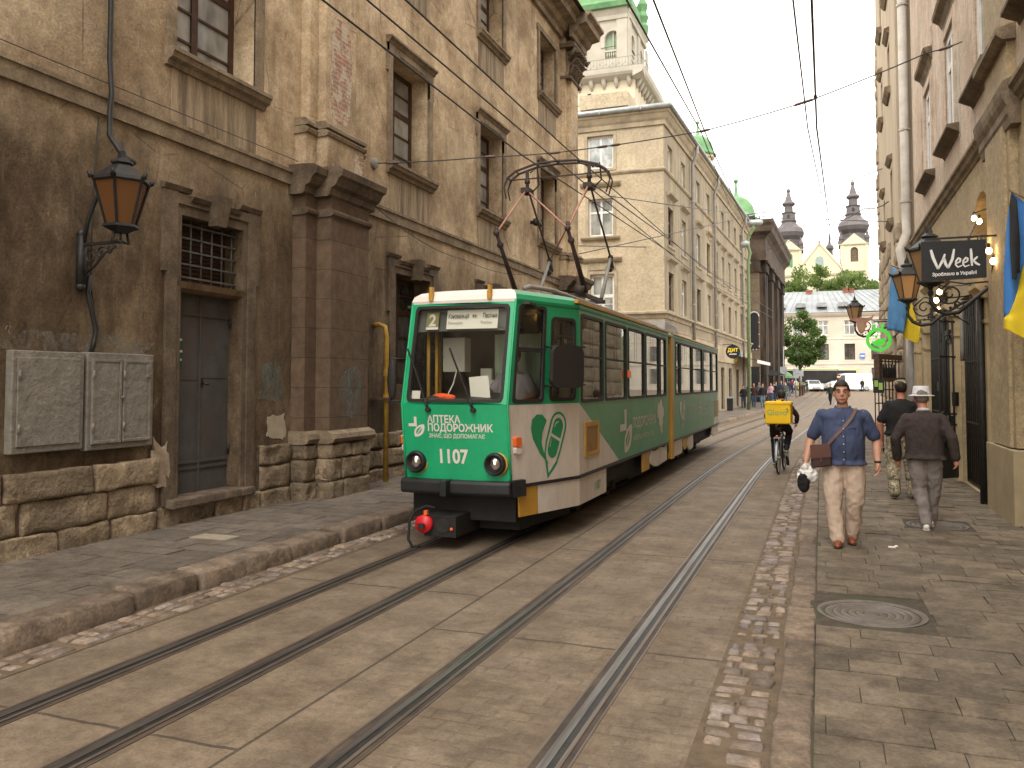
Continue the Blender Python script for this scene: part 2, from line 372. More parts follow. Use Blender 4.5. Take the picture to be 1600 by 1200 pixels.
def mk():
    M['plaster'] = plaster_old(); M['plasterR'] = plaster_right()
    M['trim'] = mat('old_stone_trim', (.30,.23,.15), (.13,.095,.06), 2.2, .9, .35, 14, c3=(.20,.15,.10), grain=.28)
    M['trimdark'] = mat('dark_stone_trim', (.17,.125,.082), (.075,.053,.035), 2.2, .9, .4, 14, c3=(.11,.08,.054), grain=.28)
    M['streak'] = mat('streaked_plaster', (.33,.255,.165), (.14,.102,.066), 2.2, .92, .3, 20, stretch=(2.4,2.4,.2), lo=.36, hi=.58, grain=.28)
    M['pilstone'] = brick_mat('pilaster_blocks', (.15,.10,.065), (.125,.085,.055), (.085,.06,.04), 3.0, .46, msize=.008)
    M['block'] = mat('rough_sandstone', (.41,.31,.20), (.17,.122,.075), 3.4, .95, 1.0, 13, rnd=.30, c3=(.25,.19,.125), dist=.05, grain=.28)
    M['mortar'] = mat('dark_mortar', (.14,.10,.07), (.06,.045,.03), 6, .95, .6, 20)
    M['brickpatch'] = brick_mat('bare_brick', (.40,.19,.12), (.34,.21,.14), (.42,.34,.26), .24, .075, cover=(.46,.385,.29))
    M['glassold'] = pane_mat('old_window_glass', (.16,.165,.155), (.34,.34,.31))
    M['glassdark'] = pane_mat('dark_window_glass', (.03,.03,.028), (.10,.10,.09))
    M['glasscurt'] = pane_mat('curtained_glass', (.30,.33,.32), (.52,.54,.52), 4)
    M['brownwood'] = mat('brown_painted_wood', (.075,.036,.020), (.045,.022,.014), 9, .55, .1)
    M['whitewin'] = mat('white_window_paint', (.74,.73,.69), (.62,.60,.55), 6, .5, .05)
    M['doorgrey'] = mat('grey_painted_steel', (.098,.094,.090), (.062,.058,.054), 3, .6, .2, 25, c3=(.082,.070,.060))
    M['iron'] = mat('black_iron', (.028,.026,.024), (.014,.013,.012), 12, .5, .2)
    M['irongrey'] = mat('grey_iron_bars', (.11,.105,.10), (.06,.055,.05), 12, .6, .2)
    M['rustiron'] = mat('rusty_iron', (.14,.075,.045), (.06,.04,.03), 10, .75, .3)
    M['cab'] = mat('flaking_grey_paint', (.225,.205,.170), (.165,.148,.120), 7, .6, .9, 10, dist=.03)
    M['amber'] = plain('amber_glass', (.125,.055,.02), .25)
    M['amber2'] = plain('tan_lantern_glass', (.36,.215,.095), .25)
    M['yellowpipe'] = mat('yellow_pipe_paint', (.50,.30,.045), (.30,.17,.03), 7, .5, .1)
    M['pave'] = mat('grey_concrete_paver', (.200,.156,.108), (.092,.069,.047), 3.2, .82, .5, 45, rnd=.25, c3=(.15,.118,.086), grain=.28)
    M['paveL'] = mat('brown_grey_paver', (.185,.150,.116), (.105,.083,.063), 3.2, .82, .5, 45, rnd=.25, c3=(.145,.12,.096), grain=.28)
    M['pavedirt'] = mat('paver_joint_dirt', (.085,.068,.048), (.045,.036,.026), 8, .95, .5, 30, c3=(.055,.062,.028))
    M['kerb'] = mat('worn_kerb_stone', (.25,.185,.13), (.10,.072,.05), 4.5, .8, .7, 16, rnd=.22, c3=(.15,.112,.083), dist=.03, grain=.28)
    M['sett'] = mat('worn_sett', (.30,.225,.165), (.14,.10,.07), 7, .65, .6, 25, rnd=.45, c3=(.25,.215,.20), grain=.28)
    M['settbed'] = mat('sand_bed', (.155,.110,.070), (.10,.072,.046), 9, .95, .5, 30)
    M['road'] = concrete_road()
    M['railbed'] = mat('rail_grease', (.060,.042,.030), (.030,.022,.017), 6, .7, .3, 30, c3=(.10,.065,.042))
    M['railhead'] = mat('polished_rail', (.30,.285,.27), (.16,.14,.125), 4, .36, .06, metal=.85, stretch=(8,.3,1))
    M['raillip'] = mat('worn_rail_lip', (.20,.165,.135), (.11,.085,.065), 4, .45, .1, metal=.5, stretch=(8,.3,1))
    M['manhole'] = mat('cast_iron_cover', (.15,.125,.105), (.08,.066,.054), 6, .6, .2)
    M['zinc'] = mat('zinc_sheet', (.40,.42,.42), (.26,.28,.28), 3, .45, .1, metal=.3)
    M['pipegrey'] = mat('grey_pipe', (.32,.30,.27), (.22,.205,.18), 3, .5, .1)
    M['pipepale'] = mat('pale_pipe', (.55,.51,.45), (.42,.38,.32), 3, .5, .1)
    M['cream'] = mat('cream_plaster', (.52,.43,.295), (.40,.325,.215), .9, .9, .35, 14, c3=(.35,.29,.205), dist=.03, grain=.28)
    M['cream_shade'] = mat('shaded_side_plaster', (.37,.305,.205), (.26,.21,.14), .9, .9, .25, 14, c3=(.25,.21,.15), stretch=(2,2,.4), lo=.4, hi=.6, grain=.28)  # same cream plaster; the street side's shade is put into a darker colour
    M['creamtrim'] = mat('cream_trim', (.42,.35,.24), (.27,.22,.15), 2, .9, .25, 14)
    M['greencu'] = mat('green_copper', (.14,.28,.12), (.085,.19,.085), .9, .7, .2, 8)
    M['towerst'] = mat('tower_stone', (.43,.395,.325), (.34,.31,.25), .5, .9, .2, 4)
    M['towercream'] = mat('tower_cream', (.60,.52,.38), (.50,.43,.31), .5, .9, .2, 4)
    M['redblind'] = mat('blind_arch_brick', (.44,.20,.13), (.34,.16,.10), 2, .9, .2)
    M['black_stone'] = mat('blackened_stone', (.075,.053,.035), (.014,.010,.008), .8, .95, .6, 6, c3=(.030,.023,.018), stretch=(1.6,1.6,.35), lo=.42, hi=.6)
    M['brown_stone'] = brick_mat('brown_ashlar', (.245,.185,.125), (.175,.13,.09), (.10,.075,.052), 1.1, .55, vec='wall_x')
    M['white_house'] = mat('pale_house_plaster', (.56,.495,.405), (.48,.42,.34), .6, .9, .1, 5)
    M['slate'] = mat('grey_metal_roof', (.27,.285,.29), (.20,.215,.22), .8, .6, .15, 6)
    M['red'] = mat('red_brick_chimney', (.26,.095,.065), (.19,.07,.05), 2, .8, .2)
    M['churchy'] = mat('church_yellow', (.60,.535,.385), (.52,.46,.325), .12, .9, .1, 2)
    M['churchd'] = mat('church_dark_metal', (.115,.098,.098), (.085,.072,.072), .5, .55, .1)
    M['gold'] = plain('gilded_cross', (.60,.40,.13), .35, .8)
    M['foliage'] = leafmat('leaf_green', (.095,.15,.035), (.045,.085,.02)); M['foliage2'] = leafmat('leaf_light', (.15,.20,.05), (.075,.12,.03))
    M['bark'] = mat('bark', (.10,.075,.05), (.05,.038,.026), 5, .9, .4)
    M['olive'] = mat('olive_plaster', (.47,.365,.215), (.36,.28,.165), 1.2, .85, .25, 18, c3=(.36,.28,.17), grain=.28)
    M['wire'] = plain('wire', (.035,.030,.030), .6); M['wood'] = mat('planks', (.20,.13,.075), (.11,.07,.04), 6, .7, .2)
    M['ins'] = plain('insulator', (.09,.05,.04), .4); M['insw'] = plain('white_insulator', (.7,.68,.65), .4)
def leafmat(name, c1, c2):
    m, t, b = _new(name); N = NT(t); a = N.n('Attribute', attribute_name='rnd')
    N.l(N.ramp(a.outputs['Fac'], [(0, c2), (1, c1)]), b.inputs['Base Color']); b.inputs['Roughness'].default_value = .6
    b.inputs['Specular IOR Level'].default_value = .25
    tl = N.n('BsdfTranslucent'); N.l(N.ramp(a.outputs['Fac'], [(0, tuple(x*1.3 for x in c2)), (1, tuple(x*1.4 for x in c1))]), tl.inputs[0])
    ms = N.n('MixShader'); ms.inputs[0].default_value = .45; N.l(b.outputs[0], ms.inputs[1]); N.l(tl.outputs[0], ms.inputs[2]); N.l(ms.outputs[0], t.nodes['Material Output'].inputs[0])
    return m
mk()
# ------------------------------------------------------------ ground
def gx(s):            # the street bends to the right further on
    return 0 if s < 16 else .0021*(s-16)**2 if s < 28 else .3024+.0504*(s-28)-.00012*min(s-28, 80)**2
def zg(s): return 0 if s < 62 else .017*(min(s, 132)-62)
def gp(u, s, z=0): return (u+gx(max(0, s)), s, zg(s)+z)
def struct(mb, name, m, **k): return tag(mb.build(name, m, **k), kind='structure')
def road_sheet():
    us = [-500,-120,-40,-12,-7.6,-5.36,-4.4,-2.87,-1.3,-.66,-.2,2.4,12,40,120,500]
    ss = [-60,-20,-6]+[0+2*i for i in range(70)]+[145,160,200,300,600,1500]
    vs = []; uv = []
    for s in ss:
        for u in us:
            g = gx(min(max(0, s), 140)); vs.append((u+g*(1 if abs(u) < 60 else 0), s, zg(s))); uv.append((u, s))
    n = len(us); fs = [(i*n+j, i*n+j+1, (i+1)*n+j+1, (i+1)*n+j) for i in range(len(ss)-1) for j in range(n-1)]
    me = bpy.data.meshes.new('road'); me.from_pydata(vs, [], fs); me.materials.append(M['road'])
    l = me.uv_layers.new(name='UVMap')
    for lp in me.loops: l.data[lp.index].uv = uv[lp.vertex_index]
    o = bpy.data.objects.new('road', me); COL.objects.link(o); tag(o, kind='structure')
road_sheet()
SS = [-4+1.0*i for i in range(16)]+[12+1.5*i for i in range(36)]+[66+4*i for i in range(14)]
def strip(mb, u0, u1, z0, z1, s0=-4, s1=118, mi=0, skirt=False):
    ss = [s for s in SS if s0 <= s <= s1]
    vs = []
    for s in ss: vs += [gp(u0, s, z0), gp(u1, s, z1)]
    fs = [(2*i, 2*i+1, 2*i+3, 2*i+2) for i in range(len(ss)-1)]
    mb.add(vs, fs, mi)
RL = ['dark worn rail nearest the left kerb, running under the tram', 'worn rail under the middle of the tram, second from the left kerb',
      'shiny polished rail of the free track, next to the tram', 'shiny polished rail of the free track beside the stamped paving and cobbles']
for k, u in enumerate(RAILS):
    mb = MB()
    strip(mb, u-.088, u+.095, .004, .004, mi=0)
    strip(mb, u-.048, u+.000, .010, .010, mi=1)
    strip(mb, u+.038, u+.064, .009, .009, mi=2); strip(mb, u+.000, u+.038, .006, .006, mi=3)  # groove is a flat dark strip, its shade put into the colour
    strip(mb, u-.104, u-.089, .005, .005, mi=2); strip(mb, u+.095, u+.106, .005, .005, mi=2)
    o = mb.build('tram_rail', [M['railbed'], M['railhead'], M['raillip'], M['iron']])
    tag(o, RL[k], 'rail', 'tram rails in the street')
# ---- stones with worn, rounded edges
def stone(mb, fn, a0, a1, b0, b1, top, r=.03, jit=.012, mi=0, nx=3, ny=2, amp=.008, base=None, droop=.75):
    """block whose top follows fn(a,b,h); edges droop, outline jittered"""
    rnd = U(0, 1); A = a1-a0; B = b1-b0; off = Vector((U(0,99), U(0,99), 0)); vs = []
    xs = [0, r/A]+[i/nx for i in range(1, nx)]+[1-r/A, 1]; ys = [0, r/B]+[i/ny for i in range(1, ny)]+[1-r/B, 1]
    for j, y in enumerate(ys):
        for i, x in enumerate(xs):
            e = (i in (0, len(xs)-1)) + (j in (0, len(ys)-1))
            a = a0+A*x; b = b0+B*y; nn = noise.noise(Vector((a*5, b*5, 0))+off)
            a += jit*noise.noise(Vector((b*4, a*2, 3))+off); b += jit*noise.noise(Vector((a*4, b*2, 7))+off)
            if e == 2: a += (r*.3 if i == 0 else -r*.3); b += (r*.3 if j == 0 else -r*.3)
            vs.append(fn(a, b, top+amp*nn-(r*droop if e else 0)))
    n = len(xs); m = len(ys)
    fs = [(j*n+i, j*n+i+1, (j+1)*n+i+1, (j+1)*n+i) for j in range(m-1) for i in range(n-1)]
    per = [i for i in range(n)]+[j*n+n-1 for j in range(1, m)]+[(m-1)*n+i for i in range(n-2, -1, -1)]+[j*n for j in range(m-2, 0, -1)]
    b0_ = len(vs)
    for k in per:
        y = k//n; x = k % n; a = a0+A*xs[x]; b = b0+B*ys[y]
        vs.append(fn(a, b, base if base is not None else top-.12))
    L = len(per); fs += [(per[k], b0_+k, b0_+(k+1) % L, per[(k+1) % L]) for k in range(L)]
    mb.add(vs, fs, mi, rnd, True)
# left kerb
mb = MB(); s = -1.0
while s < 112:
    L = U(.75, 1.5) if s < 30 else 3.0
    stone(mb, lambda a, b, h: gp(b, a, h), s+U(0,.02), s+L-U(.03,.06), -5.68+U(-.01,.01), -5.36+U(-.022,.022), .170+U(-.016,.016), .030, .022, nx=7 if s < 25 else 2, ny=3, amp=.014, base=-.02)
    s += L
struct(mb, 'kerb', M['kerb'])
# right kerb: broad worn stones beside the gutter setts, with a dropped piece near the walking man
mb = MB(); s = 1.2
while s < 36:
    L = U(.8, 1.4)
    drop = .03 if 9.4 < s+L/2 < 10.6 else 0
    stone(mb, lambda a, b, h: gp(b, a, h), s, s+L-U(.016,.035), -.27+U(-.014,.014), -.068, .124-drop*2+U(-.012,.008), .014, .016, nx=7, ny=3, amp=.012, base=-.02)
    s += L
struct(mb, 'kerb', M['kerb'])
# pavements: slabs laid in courses
def paving(name, u0, u1, s0, s1, zt, w, h, m, across=True, skip=lambda u, s: False, gap=.006, over=0):
    mb = MB(); v = s0; row = 0
    while v < s1:
        hh = h*U(.94, 1.06); u = u0-(w*.5 if row % 2 else 0)-U(0, .1)
        while u < u1:
            ww = w*random.choice((1,1,1,.72,1.12)); a0, a1 = max(u, u0), min(u+ww, u1)
            for x, y, r in (MHS if u0 > -3 else ()):
                if abs(v+hh/2-y) < r+hh*.45 and a1 > x-r-.02 and a0 < x+r+.02:
                    if a0 < x-r-.02: a1 = x-r-.02
                    elif a1 > x+r+.02: a0 = x+r+.02
                    else: a1 = a0
            if a1-a0 > .05:
                t = zt+U(-.003,.003); tx = U(-.004,.004); ty = U(-.003,.003)
                f = lambda x, y, z: gp(x, y, z)
                mb.hexa([f(a0,v,0), f(a1-gap,v,0), f(a1-gap,v+hh-gap,0), f(a0,v+hh-gap,0), f(a0,v,t-tx-ty), f(a1-gap,v,t+tx-ty), f(a1-gap,v+hh-gap,t+tx+ty), f(a0,v+hh-gap,t-tx+ty)])
            u += ww
        v += hh; row += 1
    return struct(mb, name, m)
MHS = [(.34, 7.12, .40), (1.35, 11.8, .36)]
def near_mh(u, s): return any(abs(u-x) < r+.13 and abs(s-y) < r+.02 for x, y, r in MHS)
paving('pavement', -.06, 2.40, 1.2, 36, .121, .50, .262, M['pave'])
paving('pavement', -7.62, -5.69, -2, 27, .150, .56, .30, M['paveL'])
mb = MB(); strip(mb, -.08, 2.42, .108, .108, 1, 36); strip(mb, -7.7, -5.6, .137, .137, -4, 27)
strip(mb, -13, -5.6, .137, .137, 26, 118); strip(mb, -5.62, -5.4, .10, .10, 26, 118)
struct(mb, 'pavement', M['pavedirt'])
mb = MB()
for s in range(27, 117, 2):
    for k in range(7):
        a = -13+k*1.06+gx(s)*0; mb.hexa([gp(-12.9+k*1.03, s+.01, 0), gp(-12.9+(k+1)*1.03-.012, s+.01, 0), gp(-12.9+(k+1)*1.03-.012, s+2, 0), gp(-12.9+k*1.03, s+2, 0), gp(-12.9+k*1.03, s+.01, .15), gp(-12.9+(k+1)*1.03-.012, s+.01, .15), gp(-12.9+(k+1)*1.03-.012, s+2, .15), gp(-12.9+k*1.03, s+2, .15)])
struct(mb, 'pavement', M['paveL'])
# a newer pale slab on each pavement
mb = MB(); p = onZ(335, 838, .16)
mb.hexa([(p.x-.25,p.y-.13,.14),(p.x+.25,p.y-.13,.14),(p.x+.25,p.y+.13,.14),(p.x-.25,p.y+.13,.14),(p.x-.25,p.y-.13,.157),(p.x+.25,p.y-.13,.157),(p.x+.25,p.y+.13,.157),(p.x-.25,p.y+.13,.157)])
struct(mb, 'pavement', mat('new_pale_slab', (.34,.28,.21), None, 8))
# cobbled gutters
mb = MB(); strip(mb, -.665, -.25, .006, .006, 0, 36); strip(mb, -5.40, -4.98, .005, .005, -3, 60)
struct(mb, 'gutter', M['settbed'])
mb = MB()
def setts(u0, u1, s0, s1, ncol, hh):
    v = s0
    while v < s1:
        h = hh*U(.7, 1.45); nc = random.choice((ncol, ncol, ncol+1)); cuts = sorted([u0+U(0,.02), u1-U(0,.02)]+[u0+(u1-u0)*(i+U(-.22,.22))/nc for i in range(1, nc)])
        for a, b in zip(cuts, cuts[1:]):
            if U(0,1) < .95: stone(mb, lambda x, y, z: gp(x, y, z), a+U(.006,.02), b-U(.008,.022), v+U(.002,.014), v+h-U(.014,.036), .018+U(-.006,.007), .015, .03, nx=3, ny=2, amp=.006, base=-.01)
        v += h*(1 if U(0,1) < .8 else 1.25)
setts(-.655, -.29, 1.0, 34, 2, .118); setts(-5.34, -5.0, -2, 26, 2, .17)
struct(mb, 'gutter', M['sett'])
# manhole covers
for i, (x, y, r) in enumerate(MHS):
    mb = MB(); mb.lathe([(r, .09), (r, .121), (r-.03, .122), (r-.045, .112)]+[(r-.06-.028*k, .112+.009*(k % 2)) for k in range(int((r-.08)/.028))]+[(.02, .118)], (x, y, 0), 48)
    o = mb.build('manhole_cover', M['manhole'])
    tag(o, ['round iron cover with rings, in the pavement in front of the walking man', 'round dark cover under the feet of the man in the white hat'][i], 'manhole cover', 'manhole covers in the right pavement')
    mb = MB(); mb.box(x-r-.05, x+r+.05, y-r-.05, y+r+.05, .05, .113); struct(mb, 'pavement', M['pavedirt'])
    mb = MB(); outer = rect(x-r-.05, x+r+.05, y-r-.10, y+r+.10); k = 40
    inner = [(x+(r+.006)*math.cos(2*PI*j/k), y+(r+.006)*math.sin(2*PI*j/k)) for j in range(k)]
    mb.sheet(outer, [inner], lambda u, v, d: (u, v, .1165)); struct(mb, 'pavement', M['pavedirt'])
# ------------------------------------------------------------ windows
def win_meshes(w, h, fm, pm, cols, rows, fr=.07, bar=.03, mull=None, depth=.06):
    """frame bars and pane in local axes: x along the wall from the left jamb, z up from the sill, y into the wall"""
    f = MB(); g = MB()
    for a, b, c, d in ((0, fr, 0, h), (w-fr, w, 0, h), (fr, w-fr, 0, fr), (fr, w-fr, h-fr, h)): f.box(a, b, 0, depth, c, d)
    for x, t in cols: f.box(x-t/2, x+t/2, .004, depth-.005, fr, h-fr)
    for z, t in rows: f.box(fr, w-fr, .010, depth-.012, z-t/2, z+t/2)
    g.box(fr*.5, w-fr*.5, depth*.55, depth*.75, fr*.5, h-fr*.5)
    return f, g
def mesh_of(mb, name, m):
    o = mb.build(name, m, origin=(0,0,0)); me = o.data; bpy.data.objects.remove(o); return me
class Win:
    def __init__(s, frame, pane, extra=()):   # extra: (name, mb, mat)
        s.fr = mesh_of(frame[0], 'window', frame[1]); s.parts = [('pane', mesh_of(pane[0], 'pane', pane[1]))]+[(n, mesh_of(b, n, m)) for n, b, m in extra]
    def place(s, parent, F, a, z, d, label=None):
        o = bpy.data.objects.new('window', s.fr); COL.objects.link(o); o.parent = parent
        o.location = Vector(F.pt(a, z, d))-Vector(ORG[parent.name])
        o.rotation_euler = (0, 0, math.atan2(-F.n.y, -F.n.x)-R(90))
        if F.t.dot(o.rotation_euler.to_matrix() @ Vector((1,0,0))) < 0: o.scale = (-1,1,1)
        for n, me in s.parts:
            c = bpy.data.objects.new(n, me); COL.objects.link(c); c.parent = o
        if label: o['label'] = label
        return o
def lbox(mb, x0, x1, y0, y1, z0, z1): mb.box(x0, x1, y0, y1, z0, z1)
def lprof(mb, x0, x1, prof):   # profile (out, z) extruded along local x
    n = len(prof); vs = [(x0, -d, z) for d, z in prof]+[(x1, -d, z) for d, z in prof]
    mb.add(vs, [(i, (i+1) % n, (i+1) % n+n, i+n) for i in range(n)]+[tuple(range(n))[::-1], tuple(range(n, 2*n))])
# ------------------------------------------------------------ long old building on the left
FL = Fac((-7.6,0,0), (0,1,0), (1,0,0))
lb = thing('plaster_building', 'long stained tan plaster building with rough stone plinth and grey steel door', 'building', (-7.6, 12, 0))
W1 = 1.6; wins1 = [2.65, 8.2, 13.84, 18.18, 22.72]; wins2 = [8.2, 13.84, 18.18, 22.72]
holes = [rect(a, a+W1, 6.08, 8.2) for a in wins1]+[rect(a, a+W1, 10.4, 12.25) for a in wins2]
holes += [rect(8.37, 9.57, .46, 4.05)]+[rect(a, a+1.5, 1.9, 4.02) for a in (14.05, 18.3, 22.8)]
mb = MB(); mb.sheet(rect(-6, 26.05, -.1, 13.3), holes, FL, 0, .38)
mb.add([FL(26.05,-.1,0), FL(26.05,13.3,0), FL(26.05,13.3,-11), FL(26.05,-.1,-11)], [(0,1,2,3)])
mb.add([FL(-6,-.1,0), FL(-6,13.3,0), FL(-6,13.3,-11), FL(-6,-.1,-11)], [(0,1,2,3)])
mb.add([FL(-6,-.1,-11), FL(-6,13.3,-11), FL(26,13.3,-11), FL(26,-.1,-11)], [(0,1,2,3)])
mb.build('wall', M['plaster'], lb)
mb = MB(); mb.add([FL(-6.5,13.55,.85), FL(26.6,13.55,.85), FL(26.6,17,-5.5), FL(-6.5,17,-5.5), FL(26.6,13.55,-11.6), FL(-6.5,13.55,-11.6)], [(0,1,2,3), (3,2,4,5), (1,4,2), (0,3,5)])
mb.build('roof', M['rustiron'], lb)
# string course and cornice
mb = MB(); BAND = [(0,4.95), (.045,4.95), (.05,5.12), (.075,5.13), (.075,5.18), (.02,5.20), (0,5.2)]
for a, b in ((-6,10.7),(12.55,24.9)): mb.fprof(FL, a, b, BAND)
mb.build('string_course', M['trim'], lb)
COR = [(0,12.85),(.10,12.85),(.12,13.0),(.22,13.05),(.30,13.2),(.55,13.25),(.58,13.42),(.70,13.5),(.70,13.58),(0,13.58)]
mb = MB(); mb.fprof(FL, -6, 26.35, COR); mb.fprof(FL, 24.8, 26.5, [(d+.32, z+.005) for d, z in COR]); mb.build('cornice', M['trim'], lb)
# pilaster orders
def order(a0, a1):
    c = (a0+a1)/2
    mb = MB(); mb.fbox(FL, a0-.30, a1+.30, .98, 4.9, 0, .24); mb.fbox(FL, a0, a1, .98, 4.9, .24, .50)
    p = mb.build('pilaster', M['pilstone'], lb)
    mb = MB()
    def mould(z, prof, e=0):
        mb.fprof(FL, a0-.30-e, a1+.30+e, [(.24+d, z+h) for d, h in prof]+[(0, z+prof[-1][1]), (0, z+prof[0][1])])
        mb.fprof(FL, a0-e, a1+e, [(.50+d, z+h+.003) for d, h in prof]+[(.2, z+prof[-1][1]+.003), (.2, z+prof[0][1]+.003)])
    mould(4.50, [(0,0),(.05,.03),(.06,.07),(.05,.1),(0,.12)], .03)
    mould(4.80, [(0,0),(.04,.03),(.06,.12),(.14,.16),(.20,.27),(.26,.30),(.28,.40),(.22,.44),(0,.46)], .12)
    mb.build('capital', M['trimdark'], p)
    mb = MB(); mould(.98, [(0,0),(.10,.02),(.13,.08),(.11,.15),(.05,.17),(0,.20)], .06); mb.build('base_moulding', M['trim'], p)
    mb = MB(); mb.fbox(FL, a0-.26, a1+.26, 5.25, 5.8, 0, .2); mb.fbox(FL, a0+.02, a1-.02, 5.252, 5.79, .2, .40); mb.build('pedestal', M['plaster'], lb)
    mb = MB(); mb.fbox(FL, a0-.12, a1+.12, 5.99, 12.86, 0, .16); mb.fbox(FL, a0+.12, a1-.12, 5.99, 12.86, .16, .30); p2 = mb.build('pilaster', M['plaster'], lb)
    mb = MB()
    for z, q in ((5.78, [(0,0),(.05,.02),(.07,.07),(.03,.1),(0,.11)]), (5.90, [(0,0),(.06,.01),(.06,.06),(.02,.10),(0,.12)])):
        e = .0
        mb.fprof(FL, a0-.30, a1+.30, [(.20+d, z+h) for d, h in q]+[(0,z+q[-1][1]),(0,z)]); mb.fprof(FL, a0-.02, a1+.02, [(.38+d, z+h+.003) for d, h in q]+[(.1,z+q[-1][1]+.003),(.1,z+.003)])
    mb.build('base_moulding', M['trim'], p2)
    mb = MB()     # leafy capital
    mb.fprof(FL, a0-.16, a1+.16, [(0,11.55),(.34,11.55),(.36,11.62),(0,11.65)])
    for i in range(3):
        n = 5
        for k in range(n):
            a = a0-.02+(a1-a0+.04)*(k+.5*(i % 2))/(n-.5); z = 11.65+.26*i
            mb.tube([FL(a, z, .28), FL(a, z+.18, .34), FL(a, z+.30, .44+.04*i), FL(a, z+.26, .52+.04*i)], [(.11,.05), (.11,.05), (.09,.05), (.03,.03)], 6)
    for a in (a0-.1, a1+.1): mb.tube([FL(a, 12.25, .3), FL(a, 12.48, .48), FL(a, 12.42, .6), FL(a, 12.3, .52)], [.07,.08,.08,.05], 6)
    mb.fprof(FL, a0-.22, a1+.22, [(0,12.52),(.46,12.52),(.5,12.58),(.5,12.66),(0,12.66)])
    mb.build('capital', M['trimdark'], p2)
order(11.06, 12.2); order(25.0, 25.95)
# rough ashlar plinth, block by block, and the pilaster bases
mb = MB()
def course(a0, a1, z0, z1, d, lmin=.45, lmax=1.15, proj=.10):
    a = a0
    while a < a1-.02:
        L = min(U(lmin, lmax), a1-a)
        if a1-a-L < .25: L = a1-a
        stone(mb, lambda x, y, h: FL(x, y, h), a+.004, a+L-U(.012,.03), z0+.004, z1-U(.010,.025), d+U(-.02,.025), .018, .03, nx=8, ny=6, amp=.034, base=-.04, droop=1.1)
        a += L
for a0, a1 in ((-3, 8.02), (9.98, 10.72), (12.55, 24.7)):
    for z0, z1 in ((.08,.38),(.38,.72),(.72,1.02)): course(a0, a1, z0+U(-.02,.02)*(z0 > .1), z1, .07)
course(8.02, 9.98, .08, .40, .06)
for a0, a1, d in ((10.72, 11.04, .30), (12.22, 12.55, .30), (11.04, 12.22, .56), (24.7, 26.1, .5)):
    for z0, z1 in ((.08,.42),(.42,.76),(.76,.99)): course(a0, a1, z0, z1, d, .3, .6)
# near side of the pilaster base
for dd0, dd1, a in ((.07,.30,10.72), (.30,.56,11.04)):
    for z0, z1 in ((.08,.42),(.42,.76),(.76,.99)): stone(mb, lambda x, y, h: FL(a-h, y, x), dd0-.02, dd1, z0, z1-.015, .0, .03, .02, nx=3, ny=3, amp=.02, base=-.1)
mb.build('plinth', [M['block']], lb)
mb = MB(); mb.fbox(FL, -3, 8.05, -.1, 1.0, -.1, .028); mb.fbox(FL, 9.95, 24.9, -.1, 1.0, -.1, .028); mb.fbox(FL, 8.05, 9.95, -.1, .39, -.1, .028); mb.fbox(FL, 11.05, 12.2, -.1, .98, 0, .5); mb.fbox(FL, 10.75, 12.5, -.1, .98, 0, .25)
mb.build('plinth_core', M['mortar'], lb)
# windows with recessed wooden casements
fr, gl = win_meshes(W1, 2.12, None, None, [(W1/2,.12)], [(1.30,.11),(.44,.035),(.86,.035),(1.70,.035)], .09)
sill = MB(); lprof(sill, -.16, W1+.2, [(0,-.20),(.05,-.20),(.07,-.14),(.13,-.11),(.15,-.05),(.17,-.04),(.17,.01),(0,.03),(-.38,.035),(-.38,-.02),(0,-.02)])
for v in range(len(sill.v)): sill.v[v] = (sill.v[v][0] if True else 0, sill.v[v][1]-.38, sill.v[v][2])
sur = MB()
for a, b in ((-.15,-.0),(W1,W1+.15)):
    sur.box(a, b, -.43, -.36, 0, 2.3); sur.box(a-(.05 if a < 0 else 0), b+(.05 if a > 0 else 0), -.425, -.36, 1.75, 2.12)
sur.box(-.15, W1+.15, -.432, -.36, 2.12, 2.28); lprof(sur, -.2, W1+.2, [(.36,2.28),(.44,2.28),(.47,2.33),(.52,2.36),(.52,2.40),(.36,2.42)])
sur.box(.25, W1-.25, -.445, -.36, 2.15, 2.26)
apr = MB(); apr.box(-.03, W1+.03, -.395, -.36, -.88, -.20)
WL = Win((fr, M['brownwood']), (gl, M['glassold']), [('sill', sill, M['trim']), ('surround', sur, M['trim']), ('apron', apr, M['streak'])])
fr2, gl2 = win_meshes(W1, 1.85, None, None, [(W1/2,.12)], [(1.15,.11),(.45,.035),(.8,.035),(1.5,.035)], .09)
sur2 = MB()
for a, b in ((-.15,0),(W1,W1+.15)): sur2.box(a, b, -.43, -.36, 0, 1.98)
sur2.box(-.2, W1+.2, -.435, -.36, 1.85, 2.0)
WL2 = Win((fr2, M['brownwood']), (gl2, M['glassold']), [('sill', sill, M['trim']), ('surround', sur2, M['trim']), ('apron', apr, M['streak'])])
for a in wins1: WL.place(lb, FL, a, 6.08, -.38)
for a in wins2: WL2.place(lb, FL, a, 10.4, -.38)
